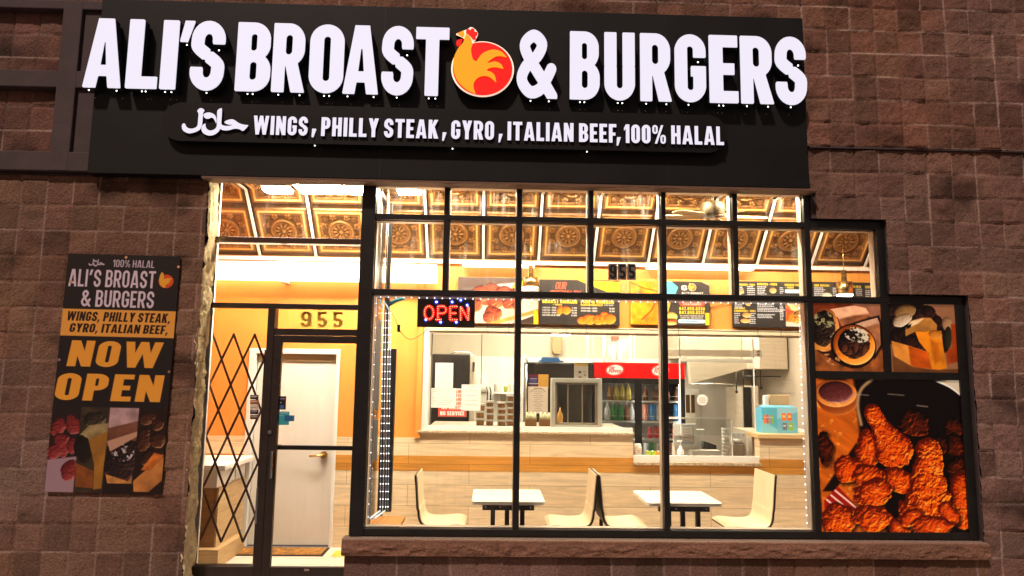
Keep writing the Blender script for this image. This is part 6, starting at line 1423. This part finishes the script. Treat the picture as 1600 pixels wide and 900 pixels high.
# produce trays by the mullion
for i, (px, nm) in enumerate(((829, 'left'), (851, 'right'))):
    Y = YW+.45; x = P(px, 655, Y).x; zb2 = ZO0+.036; t = thing('produce_tray', f'{nm} wooden tray of bundled wraps below the certificate', 'tray', (x, Y, zb2), 'produce trays on the ledge')
    MB().box(x-.06, x+.06, Y-.09, Y+.06, zb2, zb2+.07).build('tray_box', m_cab, t, bevel=.004); k = MB()
    for j in range(5): k.tube([(x-.05+j*.024, Y-.08, zb2+.075), (x-.04+j*.022, Y, zb2+.13-.015*(j % 2)), (x-.05+j*.026, Y+.04, zb2+.08)], .013, 7)
    k.build('wrap_bundle', mat(f'pale_leaf_{i}', (.55, .52, .32), .6, var=.4, vs=30), t)
k = MB(); x = P(808, 640, YW+.5).x; k.box(x-.01, x+.03, YW+.45, YW+.5, ZO0+.036, P(812, 618, YW+.5).z); solo('dark_bottle', 'dark packet beside the tallest box stack', 'packet', k, m_cab, bevel=.006)
# drinks cooler
Yc = 2.4; x0, x1, z0, z1 = PR(928, 566, 1072, 600, Yc); xe_ = P(1070, 578, Yc).x
zhd0, zhd1 = P(1000, 591, Yc).z, P(1000, 567, Yc).z
dc = thing('drinks_cooler', 'tall drinks cooler with lit red header and glass doors', 'cooler', ((x0+xe_)/2, Yc+.3, FZ))
MB().box(x0, x0+.03, Yc+.02, Yc+.7, FZ, zhd1).box(xe_-.03, xe_, Yc+.02, Yc+.7, FZ, zhd1).box(x0+.03, xe_-.03, Yc+.66, Yc+.7, FZ, zhd1).box(x0+.03, xe_-.03, Yc+.02, Yc+.66, zhd1-.03, zhd1).box(x0+.03, xe_-.03, Yc+.02, Yc+.66, FZ, .5).build('cooler_body', m_black, dc)
MB().box(x0+.031, xe_-.031, Yc+.645, Yc+.658, .5, zhd0).build('inner_back', mat('cooler_inner', (.8, .76, .68), .5), dc)
c = Cv(928, 566, 1072, 592, 2.6, (214, 12, 10)); c.a *= (.92+.12*(c.X-928)/144)[..., None]
for xc in (961, 1033):
    c.mix(c.ellm(xc, 578.5, 14.5, 9.6, -8), (232, 120, 100)); c.mix(c.ellm(xc, 578.5, 13.6, 8.8, -8), (196, 10, 12)); c.mix(c.ellm(xc, 578.5, 12.8, 8.1, -8), (238, 226, 214))
    c.text('DR', xc-9, 573, xc-1, 578, (176, 20, 24), .17, slant=.25); c.text('PEPPER', xc-10, 578.5, xc+10, 583.5, (176, 20, 24), .17, .06, .2)
m_hd = mat('lit_header', (.5, .5, .5), .35, attr=True); n_ = m_hd.node_tree; n_.links.new([q for q in n_.nodes if q.type == 'ATTRIBUTE'][0].outputs['Color'], n_.nodes['Principled BSDF'].inputs['Emission Color']); n_.nodes['Principled BSDF'].inputs['Emission Strength'].default_value = .55
c.board('lit_header', dc, x0, xe_, zhd0, zhd1, Yc-.001, m_hd); MB().box(x0, xe_, Yc, Yc+.019, zhd0, zhd1).build('header_box', m_red, dc)
xd0, xd1 = P(992, 640, Yc).x, P(1003, 640, Yc).x
k = MB(); k.box(xd0, xd1, Yc+.0, Yc+.02, .5, zhd0-.002).box(x0, xd0, Yc+.0005, Yc+.02, zhd0-.06, zhd0-.002).box(xd1, xe_, Yc+.0005, Yc+.02, zhd0-.06, zhd0-.002).box(x0, x0+.02, Yc+.001, Yc+.02, .5, zhd0-.06).box(xe_-.05, xe_, Yc+.001, Yc+.02, .5, zhd0-.06); k.build('door_frame', m_black, dc, bevel=.003)
MB().box(x0+.02, xd0, Yc+.006, Yc+.01, .5, zhd0-.06).box(xd1, xe_-.05, Yc+.006, Yc+.01, .5, zhd0-.06).build('door_glass', m_acryl, dc)
shz = [P(970, y, Yc+.2).z for y in (625, 656, 683, 713)]
m_wire = m_white
for z in shz: MB().box(x0+.035, xe_-.035, Yc+.06, Yc+.6, z-.018, z-.004).box(x0+.035, xe_-.035, Yc+.055, Yc+.06, z-.02, z+.0).box(x0+.035, xe_-.035, Yc+.05, Yc+.054, z+.05, z+.056).build('shelf', m_wire, dc)
m_ct = mat('cooler_tube', (1, .95, .86), .4, emit=9)
for xq in ((xd0+xd1)/2, x0+.045, xe_-.055): MB().box(xq-.008, xq+.008, Yc+.03, Yc+.045, .6, zhd0-.07).build('added_cooler_lamp', m_ct, dc)  # unseen lamps added to brighten the shelves and bottles
def bottle(x, z, h, r, colr, label, kind, y):
    t = thing('drink_'+kind, label, kind, (x, y, z), f'drink {kind}s in the cooler')
    if kind == 'bottle':
        MB().lathe([(.0001, z), (r, z+.002), (r, z+h*.55), (r*.85, z+h*.68), (r*.38, z+h*.86), (r*.38, z+h*.92)], x, y, 14).build('bottle_body', colr, t); MB().lathe([(r*.42, z+h*.92), (r*.42, z+h), (.0001, z+h)], x, y, 12).build('cap', m_white, t)
    else:
        MB().lathe([(.0001, z), (r*.8, z), (r, z+.008), (r, z+h-.01), (r*.82, z+h-.002)], x, y, 14).build('can_body', colr, t); MB().lathe([(r*.84, z+h-.0025), (r*.8, z+h), (.0001, z+h-.003)], x, y, 12).build('can_lid', m_chrome, t)
cols = dict(yellow=(.75, .6, .12), amber=(.42, .2, .06), green=(.05, .28, .06), brown=(.28, .12, .05), white=(.75, .72, .66), red=(.6, .03, .02), blue=(.06, .25, .55), silver=(.6, .6, .6), pink=(.75, .3, .22), lime=(.45, .6, .04), orange=(.8, .3, .04))
cm = {k_: mat('drink_'+k_, v_, .3, var=.25, vs=25) for k_, v_ in cols.items()}
yb3 = Yc+.14
def rowd(sh, pxs, names, kind, h, r, where):
    z = shz[sh]
    for px, nm in zip(pxs, names): bottle(P(px, 640, yb3).x, z, h, r, cm[nm], f'{nm} drink {kind} {where}', kind, yb3)
rowd(0, (953, 963, 972, 982), ('amber', 'yellow', 'yellow', 'yellow'), 'bottle', .2, .032, 'on the top shelf behind the left cooler door')
rowd(0, (1009, 1025, 1042, 1058), ('brown', 'brown', 'pink', 'brown'), 'bottle', .16, .034, 'on the top shelf behind the right cooler door')
rowd(1, (949, 959, 969, 979, 987), ('white', 'green', 'green', 'brown', 'silver'), 'bottle', .2, .034, 'on the second shelf behind the left cooler door')
rowd(1, (1008, 1019, 1029, 1040, 1056), ('pink', 'blue', 'silver', 'blue', 'blue'), 'can', .19, .034, 'on the second shelf behind the right cooler door')
rowd(2, (949, 958, 968, 978), ('white', 'silver', 'white', 'silver'), 'can', .12, .032, 'on the third shelf behind the left cooler door')
rowd(2, (1015, 1025, 1034, 1052), ('red', 'red', 'red', 'red'), 'can', .13, .032, 'on the third shelf behind the right cooler door')
rowd(3, (1009, 1018, 1028, 1036, 1048), ('white', 'green', 'white', 'pink', 'pink'), 'can', .17, .03, 'on the fourth shelf behind the right cooler door')
# cans on the till counter
for i, (px, nm) in enumerate(((1013, 'lime'), (1021, 'lime'), (1029, 'orange'))):
    bottle(P(px, 708, YW+.3).x, zlo+.001, .075, .026, cm[nm], f'{nm} drink can on the till counter by the mullion', 'can', YW+.3)
c = Cv(991, 697, 1005, 713, 2.4, (226, 210, 190)); c.line([(994, 704), (996, 702), (998, 706), (1001, 703)], .8, (110, 90, 80)); c.line([(994, 709), (1002, 708)], .8, (120, 100, 90))
x0, x1, z0, z1 = PR(991, 694, 1004, 713, YW+.1); k = thing('tip_jar', 'pale lidded tip jar at the left end of the till counter', 'jar', ((x0+x1)/2, YW+.1, zlo))
MB().lathe([(.0001, zlo), (.042, zlo), (.042, z1-.03), (.036, z1-.02), (.036, z1), (.0001, z1)], (x0+x1)/2, YW+.14, 18).build('jar_body', m_clear, k); c.board('jar_label', k, x0+.01, x1-.01, z0+.02, z1-.035, YW+.09, m_attr)
# steel hood and suppression bars
hd = thing('exhaust_hood', 'large brushed steel exhaust hood over the cooking line', 'hood', (2.6, 3.6, 1.6))
x0, x1, z0, z1 = PR(1186, 512, 1275, 577, 3.0)
MB().box(x0, kx1-.02, 3.0, YK-.02, z0, KZ-.01).build('hood_front', m_steel, hd, bevel=.006)
x2, x3, z2, z3 = PR(1062, 512, 1186, 560, 3.6); MB().box(x2, x0-.004, 3.6, YK-.02, z2, KZ-.01).build('hood_side_panel', m_steel, hd, bevel=.006)
a, b, d_, e_ = P(1078, 600, 3.5), P(1166, 576, 3.5), P(1166, 562, 3.5), P(1066, 568, 3.5)
MB().loops([[(a.x, a.z), (b.x, b.z), (d_.x, d_.z), (a.x-.02, d_.z)]], 3.45, 3.58).build('hood_lip', m_steel, hd, bevel=.004)
MB().cyl((a.x, 3.44, a.z), (P(1150, 600, 3.44).x, 3.44, a.z+.01), .012, n=8).build('grease_rail', m_chrome, hd)
k = MB(); x0, x1, z0, z1 = PR(1040, 546, 1180, 557, 2.2); k.box(x0, x1, 2.2, 2.23, z0, z1)
solo('steel_bracket_bar', 'long pale steel bar above the acrylic till screen', 'bar', k, mat('pale_steel', (.75, .66, .55), .4, metal=.3, var=.1), bevel=.003)
x0, x1, z0, z1 = PR(1178, 546, 1192, 557.5, 2.15); sk = thing('wall_socket', 'white double outlet at the right end of the steel bar', 'outlet', ((x0+x1)/2, 2.15, z0)); MB().box(x0, x1, 2.15, 2.199, z0, z1).build('outlet_plate', m_white, sk, bevel=.004)
for pz in (.3, .7): MB().box((x0+x1)/2-.014, (x0+x1)/2+.014, 2.145, 2.15, z0+(z1-z0)*pz-.01, z0+(z1-z0)*pz+.01).build('outlet_socket', m_cab, sk)
k = MB(); x0, x1, z0, z1 = PR(1063, 560, 1177, 566, 2.4); k.box(x0, x1, 2.4, 2.43, z0, z1); solo('light_bar', 'thin bright bar below the steel bracket bar', 'bar', k, m_white, bevel=.003)
for i, (px, y0, y1) in enumerate(((1150, 582, 612), (1161, 580, 610), (1180, 578, 606), (1188, 578, 606))):
    t = thing('ladle', 'dark cooking utensil hanging under the steel hood', 'utensil', (P(px, y0, 3.3).x, 3.3, P(px, y1, 3.3).z), 'utensils hanging under the hood')
    a, b = P(px, y0, 3.3), P(px+1, y1, 3.3); MB().cyl(a, b, .007, n=8).build('handle', m_black, t); MB().sph((b.x, 3.3, b.z), .02, 0, 10).build('scoop', m_black, t)
k = MB(); a, b = P(1163, 588, 3.28), P(1222, 588, 3.28); k.cyl(a, b, .008, n=8); solo('utensil_bar', 'dark utensil bar under the steel hood', 'bar', k, m_black)
# fryer, back door, right corner rack
fy = thing('fryer', 'tall dark and steel fryer cabinet under the hood', 'fryer', (P(1172, 640, 3.2).x, 3.5, FZ))
x0, x1, z0, z1 = PR(1163, 605, 1175, 700, 3.2); MB().box(x0, x1, 3.2, 3.24, FZ, z1).build('dark_door', m_black, fy, bevel=.004); MB().box(x0, x1, 3.2405, 3.9, FZ, z1-.01).build('side_cabinet_body', m_steel, fy, bevel=.004); x0, x1, z0, z1 = PR(1175.5, 603, 1186, 700, 3.2); MB().box(x0, x1, 3.2, 3.9, FZ, z1).build('steel_cabinet', m_steel, fy, bevel=.004)
MB().box(P(1187, 640, 3.6).x, kx1-.05, YK-.06, YK-.02, FZ, P(1220, 590, YK).z).build('steel_splashback', m_steel, fy)
bdr = thing('back_door', 'white framed kitchen door with a small window beyond the cooler', 'door', (P(1086, 640, YK-.05).x, YK-.05, FZ))
x0, x1, z0, z1 = PR(1070, 608, 1094, 700, YK-.05); MB().box(x0, x1, YK-.06, YK-.0125, FZ, z1).build('door_casing', m_white, bdr, bevel=.006)
x0, x1, z0, z1 = PR(1071, 614, 1088, 700, YK-.08); MB().box(x0, x1, YK-.09, YK-.062, FZ, z1).build('door_leaf', m_frp, bdr, bevel=.006)
x0, x1, z0, z1 = PR(1072, 617, 1086, 645, YK-.1); k = MB().box(x0, x1, YK-.094, YK-.0905, z0, z1); k.build('dark_light', mat('dark_brown_glass', (.10, .05, .02), .2), bdr); xm = (x0+x1)/2; MB().box(xm-.008, xm+.008, YK-.1, YK-.0945, z0, z1).build('glazing_bar', m_white, bdr)
rkx = P(1253, 640, 2.9).x
rk2 = thing('wire_rack', 'dark wire rack behind the blue drinks box', 'rack', (rkx, 2.9, FZ))
x0, x1, z0, z1 = PR(1243, 596, 1266, 680, 2.9); k = MB()
for xx in (x0, (x0+x1)/2, x1):
    k.cyl((xx, 2.9, FZ), (xx, 2.9, z1), .012, n=8); k.cyl((xx, 3.2, FZ), (xx, 3.2, z1), .012, n=8)
k.build('upright', m_black, rk2, each=True)
for q_ in (.2, .5, .8, 1.0): MB().box(x0-.02, x1+.02, 2.88, 3.22, z0+(z1-z0)*q_-.02, z0+(z1-z0)*q_).build('shelf', m_steel, rk2)
# blue box, carton, small things on the right ledge
Yb = YW+.12; x0, x1, z0, z1 = PR(1190, 634, 1246, 669, Yb); zl_ = ZO0+.0125; xm = P(1214, 650, Yb).x
bb = thing('drinks_carton', 'blue drinks carton with printed cans on the right timber ledge', 'carton', ((x0+x1)/2, Yb, zl_))
c = Cv(1190, 634, 1215, 669, 2.4, (90, 178, 206)); c.poly([(1190, 650), (1215, 664), (1215, 669), (1190, 669)], (130, 200, 220))
for i, k_ in enumerate(((230, 110, 40), (220, 70, 40), (150, 150, 160), (120, 170, 60))): c.rect(1193.5+i*4, 644, 1196.8+i*4, 656, k_); c.rect(1194+i*4, 647, 1196.4+i*4, 648, (240, 226, 200))
c.board('printed_side', bb, x0, xm, zl_, z1-.02, Yb-.0015, m_attr)
c = Cv(1215, 634, 1246, 669, 2.4, (110, 184, 214)); c.poly([(1215, 634), (1246, 634), (1246, 640), (1215, 650)], (150, 206, 226), 3)
for i, k_ in enumerate(((230, 120, 40), (232, 110, 36))): c.rect(1222+i*8.5, 642, 1229+i*8.5, 652, k_); c.rect(1223.5+i*8.5, 645, 1227.5+i*8.5, 648, (246, 206, 150))
for i, k_ in enumerate(((110, 116, 140), (150, 190, 50))): c.rect(1223+i*9, 655, 1229.5+i*9, 665, k_); c.rect(1224+i*9, 658, 1228+i*9, 660, (220, 220, 210))
c.board('printed_front', bb, xm, x1, zl_, z1-.015, Yb-.0015, m_attr)
m_bb = mat('blue_card_box', (.10, .42, .62), .45, var=.06)
k = MB().box(x0, x1, Yb, Yb+.16, zl_, z1-.02); k.add([(x0, Yb, z1-.019), (x1, Yb, z1-.014), (x1-.02, Yb+.15, z1+.0), (x0+.03, Yb+.15, z1+.0)], [(0, 1, 2, 3)]); k.build('carton_body', m_bb, bb)
x0, x1, z0, z1 = PR(1201, 617, 1231, 650, Yb+.25); solo('paper_bag', 'tan paper bag behind the blue drinks carton', 'bag', MB().box(x0, x1, Yb+.2, Yb+.28, zl_+.001, z1), mat('kraft', (.5, .34, .18), .7, var=.12), bevel=.006)
x0, x1, z0, z1 = PR(1195, 618, 1201, 650, Yb+.2); solo('ticket_printer', 'slim white device beside the tan paper bag', 'device', MB().box(x0, x1-.004, Yb+.19, Yb+.26, zl_+.001, z1).box(x0+.008, x1-.01, Yb+.185, Yb+.19, z1-.05, z1-.02), [m_white], bevel=.003)
a = P(1186, 660, Yb+.1); solo('amber_bottle', 'slim amber bottle left of the blue carton', 'bottle', MB().lathe([(.0001, zl_), (.016, zl_), (.016, zl_+.12), (.007, zl_+.16), (.007, zl_+.18), (.0001, zl_+.18)], a.x+.02, Yb+.1, 12), cm['amber'])
# acrylic till screen and sticker
sg2 = thing('till_screen', 'clear acrylic till screen with white top edge', 'screen', (P(1095, 690, YW+.2).x, YW+.2, zlo))
x0, x1, z0, z1 = PR(1046, 655, 1143, 712, YW+.2)
MB().box(x0, x1, YW+.2, YW+.205, zlo, z1).build('acrylic_sheet', m_acryl, sg2); MB().box(x0, x1, YW+.195, YW+.21, z1+.0005, z1+.016).build('edge_strip', m_white, sg2); MB().box(x1+.0005, x1+.008, YW+.195, YW+.21, zlo, z1+.016).build('edge_strip', m_white, sg2)
tp = thing('tall_acrylic', 'tall clear acrylic panel hanging beside the till', 'screen', (P(1140, 600, YW+.15).x, YW+.15, zlo))
x0, x1, z0, z1 = PR(1063, 568, 1179, 690, YW+.16); MB().box(x0, x1, YW+.16, YW+.164, zlo+.25, ZO1-.06).build('acrylic_sheet', m_acryl, tp)
for xx in (x0, x1): MB().box(xx-.005, xx+.005, YW+.155, YW+.169, zlo+.25, ZO1-.05).build('edge_strip', m_white, tp)
qs = P(1097.5, 625, YW+.15); st_ = thing('round_sticker', 'round white sticker on the tall acrylic panel', 'sticker', tuple(qs))
MB().cyl((qs.x, YW+.152, qs.z), (qs.x, YW+.158, qs.z), .056, n=30).build('sticker_disc', m_paper, st_); k = MB()
for i, w_ in enumerate((.03, .04, .034)): k.box(qs.x-w_, qs.x+w_, YW+.150, YW+.1518, qs.z+.022-i*.022-.004, qs.z+.022-i*.022+.004)
k.build('sticker_print', mat('grey_print', (.4, .33, .26), .6), st_)
# till, tablet, cups, pump bottle
Yt = YW+.32; x0, x1, z0, z1 = PR(1052, 662, 1088, 697, Yt)
tb = thing('tablet_stand', 'white point of sale tablet with framed page on the till counter', 'tablet', ((x0+x1)/2, Yt, zlo))
MB().box(x0, x1, Yt, Yt+.02, z0+.0, z1).build('tablet_shell', m_white, tb, bevel=.006)
c = page(1062, 664, 1084, 694, 5, 6, 5); c.rect(1062, 664, 1063.5, 694, (170, 184, 206)); c.rect(1082.5, 664, 1084, 694, (170, 184, 206)); c.rect(1062, 664, 1084, 665.5, (170, 184, 206)); c.rect(1062, 690, 1084, 694, (170, 184, 206)); r_ = PR(1062, 664, 1084, 694, Yt-.002); c.board('framed_page', tb, *r_, Yt-.002, m_attr)
MB().loops([[(x1+.002, z1-.06), (x1+.10, z1-.06), (x1+.06, z0+.02), (x1-.02, z0)]], Yt+.03, Yt+.1).build('stand_arm', m_white, tb, bevel=.004); MB().box(x0+.02, x1+.06, Yt+.03, Yt+.14, zlo+.0, z0+.02).build('stand_base', m_white, tb, bevel=.005)
t = thing('cup_stack', 'stack of clear plastic cups on the till counter', 'cups', (P(1133, 690, Yt+.05).x, Yt+.05, zlo)); a = P(1133, 668, Yt+.05)
k = MB(); nk = 9; hh = (a.z-zlo)/nk
for i in range(nk): k.lathe([(.034, zlo+hh*i), (.042, zlo+hh*(i+.9)), (.038, zlo+hh*(i+.9))], a.x, Yt+.05, 16)
k.build('cup_wall', m_clear, t)
t = thing('pump_bottle', 'white sanitizer pump bottle in front of the till', 'bottle', (P(1063, 710, YW+.08).x, YW+.08, zlo)); a = P(1064, 690, YW+.08)
MB().lathe([(.0001, zlo+.001), (.034, zlo+.001), (.034, a.z-.09), (.014, a.z-.06), (.014, a.z-.045), (.0001, a.z-.044)], a.x, YW+.1, 18).build('bottle_body', m_white, t); MB().cyl((a.x, YW+.1, a.z-.045), (a.x, YW+.1, a.z), .006, n=8).box(a.x-.035, a.x+.012, YW+.092, YW+.108, a.z-.004, a.z+.012).build('pump_head', m_white, t)
x0, x1, z0, z1 = PR(1081, 704, 1126, 716, Yt-.1); solo('napkin_box', 'low white box on the till counter beside the pump bottle', 'box', MB().box(x0, x1, Yt-.1, Yt+.02, zlo+.001, z1).box(x0+.03, x0+.05, Yt-.104, Yt-.1, zlo+.02, z1-.01), m_white, bevel=.006)
x0, x1, z0, z1 = PR(1146, 694, 1164, 716, Yt); k = thing('card_reader', 'grey card reader with white roll at the right of the till', 'card reader', ((x0+x1)/2, Yt, zlo)); MB().box(x0, x1, Yt, Yt+.12, zlo+.001, z1).build('reader_body', mat('grey_plastic', (.28, .24, .2), .5), k, bevel=.01); MB().cyl((x0+.01, Yt+.05, z1+.025), (x1-.01, Yt+.05, z1+.025), .025, n=16).build('paper_roll', m_paper, k)
a = P(1098, 684, Yt+.2); solo('keypad', 'dark angled keypad behind the till counter', 'keypad', MB().prism([(a.x-.03, zlo+.001), (a.x+.15, zlo+.001), (a.x+.15, zlo+.12), (a.x+.02, zlo+.16)], Yt+.2, Yt+.35), m_black, bevel=.005)
x0, x1, z0, z1 = PR(1162, 676, 1184, 719, YW+.45); x0 = min(x0, xlo1-.14); k = thing('lattice_panel', 'white diamond tile panel at the right end of the till counter', 'panel', ((x0+x1)/2, YW+.4, zlo))
MB().box(x0, xlo1+.02, YW+.4, YW+.42, zlo+.001, z1).build('panel_board', m_white, k); kk = MB(); st_ = .05
for s in (-1, 1):
    for i in range(-6, 9):
        p0_, p1_ = Vector((x0+i*st_, YW+.398, zlo+.01)), Vector((x0+i*st_+s*(z1-zlo)*.5, YW+.398, z1-.01))
        ta, tb_ = sorted(((x0+.004-p0_.x)/(p1_.x-p0_.x), (xlo1-.004-p0_.x)/(p1_.x-p0_.x))); lo = [max(0, ta), min(1, tb_)]
        if lo[1]-lo[0] > .1: kk.cyl(p0_.lerp(p1_, lo[0]), p0_.lerp(p1_, lo[1]), .002, n=5)
kk.build('diamond_joint', mat('grey_joint', (.3, .26, .2), .6), k)
for o in bpy.data.objects:
    if '_o' in o: del o['_o']
big = {'lit_tube', 'lit_diffuser', 'soft_diffuser', 'kitchen_diffuser', 'cooler_tube', 'lit_lamp'}
for m in bpy.data.materials:                       # only the strong emitters, added ones included, are sampled as lamps
    m.cycles.emission_sampling = 'AUTO' if m.name.split('.')[0] in big else 'NONE'
